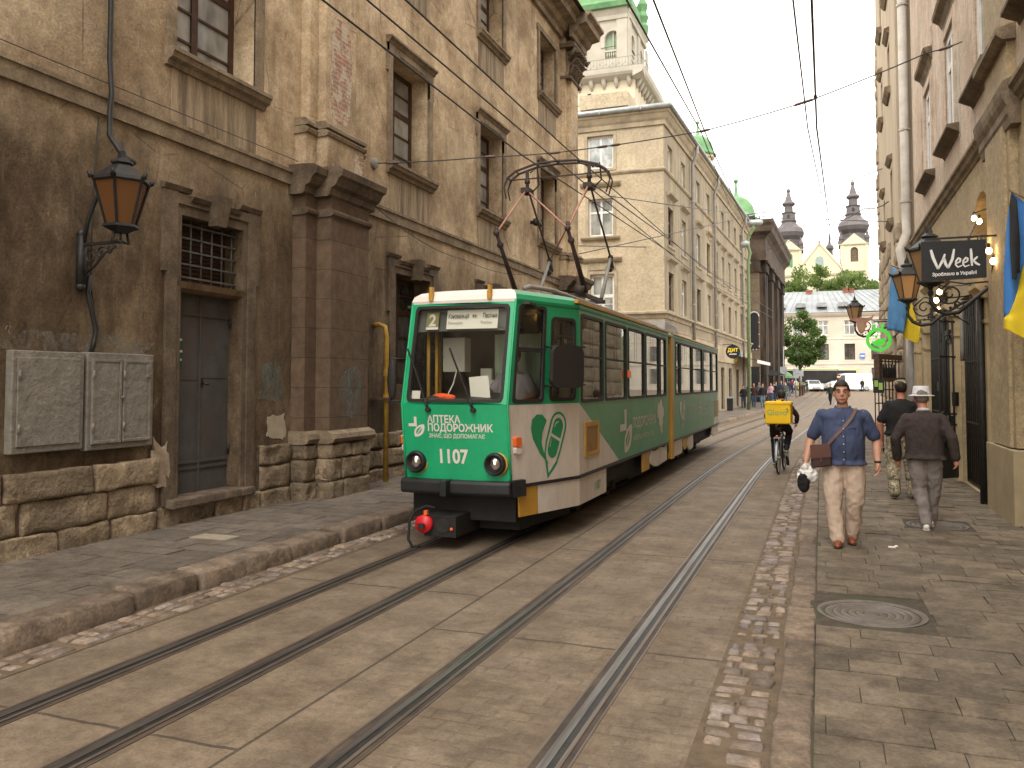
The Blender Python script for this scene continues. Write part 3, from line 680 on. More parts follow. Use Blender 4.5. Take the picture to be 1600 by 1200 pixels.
# eared door and ground-floor surrounds
def eared(a0, a1, z0, z1, keystone=True):
    mb = MB(); e = .26
    mb.fbox(FL, a0-e, a0-.09, z0, z1+.28, 0, .05); mb.fbox(FL, a0-.09, a0, z0, z1+.14, 0, .025)
    mb.fbox(FL, a1+.09, a1+e, z0, z1+.28, 0, .05); mb.fbox(FL, a1, a1+.09, z0, z1+.14, 0, .025)
    mb.fbox(FL, a0-.09, a1+.09, z1+.13, z1+.26, 0, .05); mb.fbox(FL, a0, a1, z1, z1+.13, 0, .026)
    for a, b in ((a0-e-.07, a0-e), (a1+e, a1+e+.07)): mb.fbox(FL, a, b, z1-.75, z1+.28, 0, .048)
    mb.fprof(FL, a0-e-.09, a0+.12, [(0,z1+.28),(.06,z1+.28),(.09,z1+.34),(0,z1+.36)]); mb.fprof(FL, a1-.12, a1+e+.09, [(0,z1+.28),(.06,z1+.28),(.09,z1+.34),(0,z1+.36)])
    mb.fprof(FL, a0+.12, a1-.12, [(0,z1+.19),(.07,z1+.19),(.10,z1+.25),(0,z1+.27)])
    if keystone:
        c = (a0+a1)/2; mb.hexa([FL(c-.09,z1-.06,.15),FL(c+.09,z1-.06,.15),FL(c+.09,z1-.06,0),FL(c-.09,z1-.06,0),FL(c-.15,z1+.34,.20),FL(c+.15,z1+.34,.20),FL(c+.15,z1+.34,0),FL(c-.15,z1+.34,0)])
    mb.build('stone_surround', M['trimdark'], lb)
eared(8.37, 9.57, .40, 4.05)
for a in (14.05, 18.3, 22.8): eared(a, a+1.5, 1.9, 4.02)
frg, glg = win_meshes(1.5, 2.12, None, None, [(.75,.12)], [(1.45,.11),(.5,.035),(.95,.035),(1.78,.035)], .09)
WG = Win((frg, M['brownwood']), (glg, M['glassdark']))
for a in (14.05, 18.3, 22.8): WG.place(lb, FL, a, 1.9, -.36)
# steel door
mb = MB(); mb.fbox(FL, 8.37, 8.965, .47, 3.08, -.25, -.20); mb.fbox(FL, 8.985, 9.57, .47, 3.08, -.25, -.205); mb.fbox(FL, 8.96, 8.99, .47, 3.08, -.205, -.175)
for z in (.78, .86, 2.80): mb.fbox(FL, 8.39, 9.55, z, z+.035, -.21, -.185)
for z in (1.95,): mb.fbox(FL, 8.39, 8.95, z, z+.008, -.201, -.194); mb.fbox(FL, 9.0, 9.55, z+.03, z+.038, -.206, -.198)
dr = mb.build('door', M['doorgrey'], lb)
for a, z in ((9.55,2.75),(9.55,1.0),(8.40,2.75),(8.40,1.0)): mb = MB(); mb.tube([FL(a,z-.07,-.17), FL(a,z+.07,-.17)], .018, 8); mb.build('hinge', M['iron'], dr)
mb = MB(); mb.fbox(FL, 8.99, 9.03, 1.86, 1.98, -.20, -.17); mb.tube([FL(9.01,1.92,-.17), FL(9.01,1.90,-.11), FL(9.06,1.89,-.11)], .012, 6); mb.build('handle', M['iron'], dr)
mb = MB(); mb.fbox(FL, 8.42, 8.66, 2.12, 2.50, -.20, -.196, 0); M['tornp'] = plain('torn_paper', (.6,.58,.5), .8); ps = mb.build('poster', plain('poster_green', (.02,.075,.03), .7), dr)
mb = MB()
for z0, z1, a0, a1 in ((2.46,2.49,8.43,8.50),(2.46,2.49,8.6,8.65),(2.33,2.38,8.42,8.52),(2.31,2.34,8.58,8.66),(2.13,2.16,8.43,8.47),(2.2,2.23,8.62,8.65)): mb = MB(); mb.fbox(FL, a0, a1, z0, z1, -.1962, -.194); mb.build('torn_paper', M['tornp'], ps)
mb = MB(); mb.fprof(FL, 8.30, 9.62, [(-.28,3.08),(-.05,3.08),(.02,3.12),(.05,3.20),(-.28,3.23)]); mb.build('lintel', M['wood'], lb)
mb = MB()
for i in range(6): a = 8.47+i*.2; mb.tube([FL(a,3.2,-.10), FL(a,4.05,-.10)], .013, 6)
for i in range(5): z = 3.28+i*.17; mb.fbox(FL, 8.37, 9.57, z-.012, z+.012, -.116, -.085)
mb.build('window_grille', M['irongrey'], lb)
mb = MB(); mb.fbox(FL, 8.37, 9.57, 3.2, 4.05, -.36, -.30)
for i in range(14): mb.fbox(FL, 8.4, 9.55, 3.25+i*.056, 3.275+i*.056, -.30, -.275)
mb.build('louvre', M['brownwood'], lb)
mb = MB(); mb.fbox(FL, 8.15, 9.75, .36, .475, -.3, .16); mb.build('door_step', M['kerb'], lb, bevel=.02)
# fallen plaster and old paint smears
def patch(name, a, z, w, h, d, m, seed, F=FL, par=lb, rag=.25):
    mb = MB(); n = 30; pts = []
    for k in range(n):
        t = 2*PI*k/n; q = 1+rag*noise.noise(Vector((math.cos(t)*2.2+seed, math.sin(t)*2.2, seed)))+rag*.5*noise.noise(Vector((math.cos(t)*6+seed, math.sin(t)*6, seed)))
        c, s_ = math.cos(t), math.sin(t); e = .55
        pts.append((a+w/2*q*math.copysign(abs(c)**e, c), z+h/2*q*math.copysign(abs(s_)**e, s_)))
    mb.prism(pts, F, d-.02, d+.004); return mb.build(name, m, par)
patch('bare_brick', 11.62, 6.98, .62, 1.7, .30, M['brickpatch'], 3.1)
patch('bare_brick', 12.02, 5.5, .30, .42, .40, M['brickpatch'], 5.7)
patch('bare_brick', 25.4, 9.2, .35, 2.2, .30, M['brickpatch'], 8.2); patch('bare_brick', 25.5, 5.52, .6, .4, .40, M['brickpatch'], 1.2)
patch('cement_patch', 10.38, 1.27, .44, .36, .003, mat('pale_cement', (.46,.39,.29), (.36,.30,.22), 6), 4.4, rag=.35)
def smear(name, c):
    m, t, b = _new(name); N = NT(t); b.inputs['Base Color'].default_value = (*c, 1); b.inputs['Roughness'].default_value = .9
    N.l(N.ramp(N.noise(N.pos((1,2.2,.9)), 3.2, 9, .8), [(.42, 0), (.66, .5)]), b.inputs['Alpha']); return m
M['teal'] = smear('teal_paint_smear', (.20,.27,.25)); M['grey_smear'] = smear('grey_paint_smear', (.30,.29,.25))
for a, z, w, h, d in ((10.25, 1.95, .62, .55, .004), (11.68, 1.75, .62, .85, .503), (5.3, 1.5, .8, .6, .004)): patch('paint_smear', a, z, w, h, d, M['teal'], a)
patch('paint_smear', 6.9, 2.33, 2.0, .24, .003, M['grey_smear'], 2.2); patch('paint_smear', 8.05, .95, .28, .5, .05, mat('crumbled_render', (.42,.34,.24), (.24,.18,.12), 6), 6.6, rag=.5)
# wall cabinets
def cabinet(a0, a1, z0, z1, label, doors):
    t = thing('electrical_cabinet', label, 'cabinet', FL(a0, z0), group='electrical cabinets on the old wall')
    mb = MB(); mb.fbox(FL, a0, a1, z0, z1, 0, .10); mb.build('casing', M['cab'], t, bevel=.012)
    for d0, d1 in doors:
        mb = MB(); mb.fbox(FL, d0, d1, z0+.07, z1-.07, .10, .118)
        if len(doors) > 1: mb.ring(rect(d0,d1,z0+.07,z1-.07), rect(d0+.035,d1-.035,z0+.105,z1-.105), FL, .118, .128)
        d = mb.build('door', M['cab'], t, bevel=.006)
        for z in (z0+.25, z1-.25): mb = MB(); mb.tube([FL(d0+.01,z-.05,.13), FL(d0+.01,z+.05,.13)], .014, 6); mb.build('hinge', M['cab'], d)
    if len(doors) > 1:
        mb = MB(); mb.ball(FL(7.36, 1.75, .14), .02); mb.fbox(FL, 7.73, 7.79, 1.98, 2.14, .118, .14); mb.build('latch', M['cab'], t)
    return t
cabinet(6.0, 6.86, 1.20, 2.24, 'plain flaking grey metal cabinet, the wider left one on the wall', [(6.05, 6.80)])
cabinet(6.90, 7.86, 1.17, 2.25, 'flaking grey metal cabinet with two framed doors, nearer the steel door', [(6.95, 7.36), (7.38, 7.80)])
# black cable coming down the wall into the cabinet
mb = MB()
mb.tube([FL(7.10,14,.05), FL(7.14,8,.05), FL(7.16,6.2,.05), FL(7.14,5.6,.07), FL(7.13,5.17,.12), FL(7.10,4.98,.13), FL(7.11,4.7,.12), FL(7.13,4.48,.28), FL(7.15,4.36,.45)], .030, 8)
mb.tube([FL(6.95,3.1,.05), FL(6.93,2.9,.05), FL(6.98,2.7,.06), FL(7.05,2.5,.05), FL(7.02,2.38,.06), FL(6.98,2.25,.06)], .028, 8)
mb.tube([FL(7.05,4.9,.02), FL(7.0,4.2,.02), FL(6.99,3.6,.02), FL(6.98,3.0,.03), FL(7.06,2.6,.03)], .008, 5)
tag(mb.build('cable', M['iron']), 'thick black cable hanging down the old wall to the lantern and the cabinet', 'cable')
# yellow gas pipe
mb = MB(); mb.tube([FL(13.22,2.95,.02), FL(13.22,2.98,.12), FL(13.24,2.93,.24), FL(13.25,2.75,.27), FL(13.25,.15,.27)], .045, 10)
for z in (2.1, 1.65): mb.lathe([(.06,z-.06),(.06,z+.06)], FL(13.25,0,.27), 10)
gp_ = mb.build('gas_pipe', M['yellowpipe'])
tag(gp_, 'yellow gas pipe coming out of the wall beside the pilaster, left of the tram', 'pipe')
mb = MB(); mb.fbox(FL, 13.12, 13.38, 1.62, 1.66, .02, .33); mb.build('clamp', M['rustiron'], gp_)
# wall lantern maker: six glazed sides, roof, finial and scrolled arm
def lantern_parts(t, c, sc, glass, rot=0):
    c = Vector(c); n = 6
    def hexr(mb, prof, m=0): mb.lathe([(r*sc, z*sc) for r, z in prof], c, n, m, False, None, rot)
    mb = MB()
    hexr(mb, [(.40,.30),(.42,.32),(.40,.37),(.16,.56),(.13,.58)]); hexr(mb, [(.13,.58),(.17,.60),(.16,.63),(.07,.68),(.06,.76),(.0,.78)]); mb.lathe([(.03*sc,.72*sc),(.045*sc,.78*sc),(.02*sc,.84*sc),(.005,.93*sc)], c, 8)
    for k in range(n):
        a = rot+2*PI*k/n; p = c+Vector((math.cos(a)*.41*sc, math.sin(a)*.41*sc, .34*sc)); q = c+Vector((math.cos(a)*.47*sc, math.sin(a)*.47*sc, .42*sc))
        mb.tube([p, q], [.045*sc, .015*sc], 5)
    mb.build('roof', M['iron'], t)
    mb = MB()
    for k in range(n):
        a = rot+2*PI*k/n
        mb.bar(c+Vector((math.cos(a)*.385*sc, math.sin(a)*.385*sc, .31*sc)), c+Vector((math.cos(a)*.205*sc, math.sin(a)*.205*sc, -.33*sc)), .028*sc)
    hexr(mb, [(.22,-.38),(.26,-.36),(.25,-.32),(.19,-.32)]); hexr(mb, [(.10,-.44),(.20,-.38),(.10,-.38)])
    mb.build('frame', M['iron'], t)
    mb = MB(); hexr(mb, [(.37,.305),(.195,-.325)]); mb.build('glass', glass, t)
def scroll(mb, c, u, v, r, turns=1.4, th=.012, start=0, sgn=1):
    c = Vector(c); u = Vector(u); v = Vector(v); pts = []
    for i in range(22):
        k = i/21; a = start+sgn*2*PI*turns*k; q = r*(1-.85*k); pts.append(c+u*(q*math.cos(a))+v*(q*math.sin(a)))
    mb.tube(pts, th, 6)
def wall_lantern(label, F, a, d, z, sc, glass, armz, style, group='old street lanterns on iron brackets'):
    c = F.pt(a, z, d)
    t = thing('wall_lantern', label, 'lantern', F.pt(a, z-1, 0), group=group)
    lantern_parts(t, c, sc, glass)
    mb = MB(); n = F.n; zz = Vector((0,0,1)); tt = F.t
    top = c+zz*(-.42*sc)
    if style == 0:      # arm under the lamp with back plate
        base = F.pt(a, armz, 0); e = Vector((c.x, c.y, armz+.02))
        for s_ in (-1, 1): mb.tube([top+tt*s_*.12*sc, top+tt*s_*.16*sc-zz*.12, e+tt*s_*.06, e], .016, 6)
        mb.tube([top, e], .012, 6)
        mb.bar(base+zz*.02+n*.02, e, .035, .03)
        mb.tube([base-n*0+zz*(-.42)+n*.05, base+zz*.12+n*.05], .05, 8); mb.ball(base+zz*.14+n*.05, .055); mb.ball(base-zz*.44+n*.05, .055)
        mb.tube([base+n*.08+zz*.04, base+n*.14+zz*.3, base+n*.25+zz*.52, base+n*.42+zz*.62], .022, 8)
        L = (e-base).length
        mb.tube([base+n*.08-zz*.32, base+n*.25-zz*.22, base+n*(L*.6)-zz*.10, base+n*(L*.9)-zz*.02], .014, 6)
        scroll(mb, base+n*.19-zz*.12, n, zz, .10, 1.5, .011); scroll(mb, base+n*.34-zz*.09, n, zz, .07, 1.4, .010, 1); scroll(mb, base+n*.46-zz*.06, n, zz, .045, 1.3, .009, 2)
    else:               # curled goose-neck below the lamp
        e = Vector((c.x, c.y, c.z-.62*sc)); base = F.pt(a, armz, 0)
        mb.lathe([(.05*sc,-.62*sc),(.06*sc,-.55*sc),(.035*sc,-.50*sc),(.09*sc,-.40*sc),(.12*sc,-.385*sc)], c, 8)
        D = (base-e).length; dirn = (Vector((base.x, base.y, 0))-Vector((e.x, e.y, 0))).normalized()
        mb.tube([e+zz*.02, e-zz*.10, e-zz*.22+dirn*.08, e-zz*.28+dirn*.20, e-zz*.26+dirn*.36, e-zz*.12+dirn*.52, Vector((base.x,base.y,armz))-dirn*(.12), base], [.022,.026,.03,.03,.03,.03,.028,.03], 8)
        scroll(mb, e+dirn*.26+zz*.02, dirn, zz, .17, 1.5, .014, PI); scroll(mb, e+dirn*.36-zz*.14, dirn, zz, .07, 1.3, .011, 0, -1)
        mb.tube([e+dirn*.10+zz*.05, e+dirn*.26+zz*.20, e+dirn*.46+zz*.16, base+zz*.1], .013, 6)
        mb.bar(base-zz*.25-dirn*.02, base+zz*.28-dirn*.02, .06, .03)
        for k in range(6): mb.ball(e+dirn*(.05+.07*k)-zz*(.18+.05*math.sin(k)), .022, 6)
    mb.build('bracket', M['iron'], t)
    return t
wall_lantern('black six-sided lantern with amber glass on the stained wall, left of the steel door', FL, 6.83, .60, 3.83, .72, M['amber'], 3.40, 0)
# ------------------------------------------------------------ tram (local axes: y runs back from the nose, x to the street side)
M['tgreen'] = mat('tram_front_green', (.012,.37,.155), (.012,.30,.125), 1.6, .40, .25, 1.6, spec=.5, obj=True, stretch=(1,1,.5), dist=.05, grain=.05)
M['tgreen_side'] = mat('tram_side_faded_green', (.062,.255,.125), (.048,.205,.098), 1.6, .45, .25, 1.3, obj=True, dist=.05, grain=.07, c3=(.095,.26,.14), stretch=(1,1,.6))
M['tgreen_cab'] = mat('tram_cab_green', (.013,.255,.105), (.010,.21,.085), 1.2, .45, .03, 8, obj=True)
M['twhite'] = mat('tram_dusty_white', (.59,.53,.465), (.47,.405,.335), 1.6, .5, .3, 1.4, obj=True, dist=.05, grain=.06, c3=(.52,.44,.35), stretch=(1.5,1.5,.45), lo=.38, hi=.6)
M['troof'] = mat('tram_roof_white', (.74,.70,.64), (.62,.57,.50), 2, .5, .05, 8, obj=True)
M['troofgrey'] = mat('tram_roof_grey', (.24,.215,.18), (.15,.13,.105), 2, .7, .15, 8, obj=True)
M['tyellow'] = mat('tram_old_yellow', (.50,.275,.035), (.36,.19,.03), 2.5, .55, .06, 8, obj=True)
M['tbrown'] = mat('tram_vent_brown', (.30,.17,.045), (.22,.12,.035), 4, .6, .1, obj=True)
M['trubber'] = plain('tram_window_rubber', (.022,.018,.016), .65, 0, .3)
M['tdark'] = mat('tram_underframe', (.020,.017,.015), (.010,.009,.008), 3, .8, .2)
M['tblack'] = mat('tram_bumper_black', (.022,.023,.023), (.012,.012,.012), 4, .5, .15)
M['glass'] = clear_glass('tram_glass', (.70,.72,.66), .10); M['glass_front'] = clear_glass('tram_windscreen', (.90,.92,.89), .0, .03)
M['decalw'] = plain('lettering_white', (.66,.60,.54), .6); M['decalw2'] = plain('lettering_faded_white', (.50,.47,.40), .6); M['decalg'] = plain('lettering_green', (.012,.20,.075), .6)
M['paper'] = plain('paper_white', (.72,.68,.60), .7); M['ink'] = plain('ink', (.05,.04,.04), .7); M['olivesign'] = plain('route_olive', (.23,.20,.075), .7)
M['inter'] = plain('tram_interior_dark', (.045,.038,.03), .8); M['interbrown'] = mat('tram_partition_brown', (.16,.10,.06), None, 5, .7)
M['curtain'] = mat('green_curtain', (.62,.72,.54), (.46,.56,.42), 9, .9, .2, stretch=(8,8,.2)); M['chrome'] = plain('chrome', (.8,.8,.8), .12, 1)
M['orange'] = plain('orange_lens', (.75,.13,.02), .3, 0, .5); M['redpaint'] = plain('coupler_red', (.55,.015,.02), .45); M['vest'] = plain('orange_cloth', (.85,.10,.02), .8)
M['gpipe'] = mat('panto_dark', (.06,.04,.034), (.03,.022,.02), 6, .6); M['gpink'] = mat('panto_primer', (.45,.22,.16), (.35,.17,.12), 5, .6); M['ggrey'] = mat('panto_grey', (.24,.225,.20), None, 5, .6)
T = thing('tram', 'green and white articulated tram with pantograph raised, number 1107, coming down the street', 'tram', (-4.0, 8.96, 0), local=True)
HW, NW, CY = 1.10, .67, 1.32     # half width, nose half width, start of the straight side
def noff(z):     # rake of the nose at height z
    if z < 1.66: return -.13*(z-.7)/(1.66-.7)
    return -.13+.27*(z-1.66)/1.2
def fr_(t, z, d=0): return Vector((NW*t, noff(z)-.055*(1-t*t)-d, z))          # nose; t -1..1
def chamf(sg):
    def f(t, z, d=0):      # t 0 nose corner .. 1 crease
        a = Vector((sg*NW, noff(z), z)); b = Vector((sg*HW, CY, z)); n = Vector((b.y-a.y, -(b.x-a.x), 0)).normalized()
        if sg < 0: n = -n
        return a.lerp(b, t)+n*d
    return f
def side(sg):
    return lambda y, z, d=0: Vector((sg*(HW+d), y, z))
SK = .72; RF = 2.90       # skirt line and cant rail
def tbuild(mb, name, m, par=None, **k): return mb.build(name, m, par or T, origin=(0,0,0), **k)
WF = [(1.26,2.56),(2.70,4.08),(4.22,5.50),(5.64,6.94),(7.04,7.66)]; WR = [(8.86,9.40),(9.52,11.2),(11.36,13.1),(13.3,15.0),(15.2,16.4)]
WF = [(max(a, 1.42), b) for a, b in WF]; WZ = (1.67, 2.80)
YA0, YA1, YE = 7.95, 8.62, 17.6
# ---- body panels
mb = MB()
N_ = 8
def frontsheet(outer, holes, m, f=fr_, rev=.03): mb.sheet(outer, holes, f, 0, rev, m, 1)
G_ = [fr_(-1+2*i/16, .72+.94*j/8) for j in range(9) for i in range(17)]
mb.add(G_, [(j*17+i, j*17+i+1, (j+1)*17+i+1, (j+1)*17+i) for j in range(8) for i in range(16)], 0, None, True)
WS = rrect(-.90, .90, 1.70, 2.83, .07)
def subdiv(l, st=.12):
    o = []
    for i, p in enumerate(l):
        q = l[(i+1) % len(l)]; n = max(1, int(abs(p[0]-q[0])/st))
        o += [(p[0]+(q[0]-p[0])*k/n, p[1]+(q[1]-p[1])*k/n) for k in range(n)]
    return o
WSs = subdiv(WS)
frontsheet([(-1+2*i/N_, 1.66) for i in range(N_+1)]+[(1-2*i/N_, RF) for i in range(N_+1)], [WSs], 0)
QW = rrect(.055, .455, 1.69, 2.83, .045); CW = rrect(.55, .93, 1.70, 2.72, .06)
for sg in (1, -1):
    f = chamf(sg)
    for i in range(8):
        for j in range(6): mb.sheet(rect(i/8, (i+1)/8, .72+.94*j/6, .72+.94*(j+1)/6), [], f, 0, 0, 2)
    mb.sheet(rect(0, 1, 1.66, RF), [QW, CW], f, 0, .03, 3 if sg > 0 else 3, 1)
    f = side(sg)
    dg = [(CY,.72),(3.6,.72),(CY,1.66)]
    mb.sheet(dg, [], f, 0, 0, 2)
    mb.sheet([(3.6,.72),(YA0,.72),(YA0,1.66),(CY,1.66)], [], f, 0, 0, 4)
    mb.sheet(rect(CY, YA0, 1.66, RF), [rrect(a,b,*WZ,.05) for a, b in WF], f, 0, .03, 4, 1)
    mb.sheet([(YA1,.72),(15.4,.72),(16.6,1.66),(YA1,1.66)], [], f, 0, 0, 4); mb.sheet([(15.4,.72),(YE-1.0,.72),(YE-1.0,1.66),(16.6,1.66)], [], f, 0, 0, 2)
    mb.sheet(rect(YA1, YE-1.0, 1.66, RF), [rrect(a,b,*WZ,.05) for a, b in WR], f, 0, .03, 4, 1)
    mb.add([(sg*HW, YE-1.0, .72), (sg*.75, YE, .72), (sg*.75, YE, RF), (sg*HW, YE-1.0, RF)], [(0,1,2,3)], 4)
mb.add([(-.75,YE,.72),(.75,YE,.72),(.75,YE,RF),(-.75,YE,RF)], [(0,1,2,3)], 4)
body = tbuild(mb, 'body', [M['tgreen'], M['trubber'], M['twhite'], M['tgreen_cab'], M['tgreen_side']])
# seams: a slim crease strip along nose corner
for sg in (1, -1): mb = MB(); mb.tube([fr_(sg, z)+Vector((0,-.004,0)) for z in (.72,1.2,1.66,2.2,2.9)], .014, 6); tbuild(mb, 'corner_strip', M['tgreen'], body)
# ---- roof: white front cap, green cove, yellow gutter, grey top
def outline(z, ins, y0=-9, y1=99):
    pts = [(-NW+ins*.6, noff(RF)+ins), (-NW*.5, noff(RF)-.04+ins), (0, noff(RF)-.055+ins), (NW*.5, noff(RF)-.04+ins), (NW-ins*.6, noff(RF)+ins), (HW-ins, CY), (HW-ins, 4.5), (HW-ins, 8.3), (HW-ins, 12), (HW-ins, YE-1), (.75-ins, YE-ins), (-.75+ins, YE-ins), (-HW+ins, YE-1), (-HW+ins, 12), (-HW+ins, 8.3), (-HW+ins, 4.5), (-HW+ins, CY)]
    return [Vector((x, y, z)) for x, y in pts]
RG = [outline(RF-.035, -.012), outline(RF, -.016), outline(2.96, .015), outline(3.01, .10), outline(3.05, .28), outline(3.07, .62)]
n = len(RG[0]); mb = MB(); vs = [p for r in RG for p in r]
for i in range(len(RG)-1):
    for k in range(n):
        j = (k+1) % n; front = k in (0,1,2,3)
        mi = 0 if front else (1 if k in (4, 16) and i < 3 else (1 if i < 2 else 2))
        mb.add([vs[i*n+k], vs[i*n+j], vs[(i+1)*n+j], vs[(i+1)*n+k]], [(0,1,2,3)], mi, None, True)
mb.add(RG[-1], [tuple(range(n))], 2)
tbuild(mb, 'roof', [M['troof'], M['tgreen_cab'], M['troofgrey']])
for sg in (1, -1):
    mb = MB(); mb.tube([(sg*(HW+.012), y, 2.935) for y in (1.1, CY, YA0)], .028, 6) if False else mb.box(*sorted((sg*(HW+.025), sg*(HW-.03))), CY-.12, YA0, 2.925, 2.975)
    mb.box(*sorted((sg*(HW+.022), sg*(HW-.03))), YA1, YE-1, 2.925, 2.96)
    tbuild(mb, 'rain_gutter', M['tyellow'], bevel=.008)
mb = MB(); mb.tube([(.55,.75,3.09),(.60,.85,3.12),(.78,1.2,3.10),(.86,2,3.07),(.88,7.8,3.06)], .03, 8); mb.tube([(.72,1.4,3.10),(.70,7.8,3.08)], .018, 6)
tbuild(mb, 'roof_conduit', M['ggrey'])
mb = MB(); mb.box(-.5,.5,1.9,2.5,3.06,3.14); tbuild(mb, 'roof_box', M['ggrey'], bevel=.015); mb = MB(); mb.hexa([(.25,9.0,3.06),(.85,9.0,3.06),(.85,11,3.06),(.25,11,3.06),(.35,9.4,3.30),(.80,9.4,3.30),(.80,10.9,3.24),(.35,10.9,3.24)]); tbuild(mb, 'roof_box', M['ggrey'], bevel=.015)
for x in (-.40, .36):
    mb = MB(); p = fr_(x/NW, 2.93); mb.box(x-.025, x+.025, p.y-.05, p.y-.005, 2.9, 3.0); mb.box(x-.018, x+.018, p.y-.045, p.y+.02, 2.99, 3.07); tbuild(mb, 'board_clip', M['tyellow'])
# ---- articulation
mb = MB()
for y in (YA0+.02, YA0+.12, YA0+.22): mb.box(-HW+.06, HW-.05, y, y+.06, .5, 2.95, 1)
mb.box(-HW+.02, HW-.02, YA0+.30, YA1-.16, .40, 2.98, 0); mb.box(-HW-.01, HW+.012, YA0+.33, YA1-.06, .36, 2.98, 0)
mb.box(-HW+.05, HW-.03, YA1-.06, YA1, .5, 2.95, 1)
tbuild(mb, 'articulation', [M['tyellow'], M['tblack']])
# ---- windows
def window(loop, f, m, sp=None, bars=(), name='window', fw=.03, fd=.012):
    mb = MB()
    cx = sum(p[0] for p in loop)/len(loop); cz = sum(p[1] for p in loop)/len(loop)
    w = max(p[0] for p in loop)-min(p[0] for p in loop); h = max(p[1] for p in loop)-min(p[1] for p in loop); sx = fw/h*0+1
    P0 = f(cx-w/2, cz); P1 = f(cx+w/2, cz); real = (P1-P0).length
    kx = 1-2*fw/real; kz = 1-2*fw/h
    inner = [(cx+(x-cx)*kx, cz+(z-cz)*kz) for x, z in loop]
    outer = [(cx+(x-cx)*(1+.02/real), cz+(z-cz)*(1+.02/h)) for x, z in loop]
    mb.ring(outer, inner, f, -.03, fd)
    for a0, a1, z0, z1 in bars:
        mb.sheet(rect(cx-w/2+w*a0, cx-w/2+w*a1, z0, z1), [], f, .004); mb.sheet(rect(cx-w/2+w*a0, cx-w/2+w*a1, z0, z1), [], f, -.02)
    o = tbuild(mb, name, M['trubber'])
    g = MB(); g.sheet(inner, [], f, -.015); tbuild(g, 'pane', m, o)
    return o
wsc = window(WSs, fr_, M['glass_front'], name='windscreen', fw=.025)
for sg in (1, -1):
    window(QW, chamf(sg), M['glass_front'], bars=[(0,1,2.28,2.33)])
    window(CW, chamf(sg), M['glass'], bars=[(0,1,2.20,2.23),(.48,.52,2.23,2.66)])
    for i, (a, b) in enumerate(WF): window(rrect(a,b,*WZ,.05), side(sg), M['glass'], bars=[(0,1,2.245,2.27)]+([(.49,.51,2.27,2.78)] if b-a > 1 else []))
    for i, (a, b) in enumerate(WR): window(rrect(a,b,*WZ,.05), side(sg), M['glass'], bars=[(0,1,2.245,2.27)]+([(.49,.51,2.27,2.78)] if b-a > 1 else []))
# ---- skirts (some torn, bogie openings left free)
def skirt(y0, y1, z0, m, tear=0, f=None, nm='skirt'):
    mb = MB(); f = f or side(1); pts = [(y0,z0),(y1,z0+.0),(y1,.70),(y0,.70)]
    if tear: pts = [(y0,z0+.12),(y0+(y1-y0)*.25,z0+.02),(y0+(y1-y0)*.45,z0),(y1,z0+.03),(y1,.69),(y0+(y1-y0)*.8,.66),(y0+(y1-y0)*.6,.70),(y0+(y1-y0)*.3,.66),(y0+.05,.70),(y0-.04,.5)]
    mb.prism(pts, f, -.03, -.006); return tbuild(mb, nm, m)
cf = chamf(1); cfl = chamf(-1)
skirt(.10, .36, .36, M['tyellow'], f=cf); skirt(.365, .995, .36, M['twhite'], f=cf); skirt(1.34, 2.75, .36, M['twhite']); skirt(5.35, 5.95, .38, M['tyellow']); skirt(6.0, 7.75, .36, M['twhite'], 1)
skirt(8.70, 9.7, .38, M['twhite']); skirt(9.8, 10.4, .42, M['tyellow'], 1); skirt(10.5, 11.4, .36, M['twhite'], 1); skirt(15.0, 16.5, .40, M['twhite'], 1)
for a, b in ((1.34,2.75),(5.35,7.75),(8.7,11.4),(15,16.5)): skirt(a, b, .38, M['twhite'], f=side(-1))
skirt(.36, .995, .38, M['twhite'], f=cfl)
mb = MB(); mb.prism([(CY,.70),(CY,.745),(7.9,.745),(7.9,.70)], side(1), -.005, .012); mb.prism([(0,.70),(0,.74),(1,.74),(1,.70)], cf, -.005, .010); mb.prism([(YA1,.70),(YA1,.745),(YE-1,.745),(YE-1,.70)], side(1), -.005, .012)
tbuild(mb, 'skirt_rail', M['tblack'])
# ---- underframe, bogies
mb = MB(); mb.box(-.95,.95,1.2,YA0-.1,.42,.80); mb.box(-.62,.62,.25,1.25,.30,.78); mb.box(-.95,.95,YA1+.1,YE-1,.42,.80); mb.box(-.85,.85,5.3,7.7,.25,.5); mb.box(-.85,.85,8.9,11.2,.25,.5); mb.box(-.8,.8,15,17,.3,.5)
mb.hexa([(-.60,.45,.16),(.60,.45,.16),(.80,1.9,.16),(-.80,1.9,.16),(-.60,.45,.42),(.60,.45,.42),(.80,1.9,.42),(-.80,1.9,.42)])
mb.sheet(rect(-1,1,.30,.74), [], lambda t, z, d=0: Vector((.66*t, noff(.7)+.16, z)))
tbuild(mb, 'underframe', M['tdark'])
for yc in (4.05, 13.2):
    mb = MB(); mb.box(-.78,.78,yc-1.25,yc+1.25,.30,.46)
    for sg in (1,-1): mb.box(*sorted((sg*.70, sg*.86)), yc-1.2, yc+1.2, .30, .50); mb.tube([(sg*.8,yc,.22),(sg*.8,yc,.62)], .11, 10)
    bg_ = tbuild(mb, 'bogie', M['tdark'])
    for dy in (-.9,.9):
        for sg in (1,-1):
            w = MB(); w.lathe([(.05,-.07),(.30,-.06),(.33,-.05),(.33,.05),(.30,.06),(.05,.07)], (sg*.52, yc+dy, .335), 28, 0, False, Matrix.Rotation(R(90), 3, 'Y')); tbuild(w, 'wheel', M['railbed'], bg_)
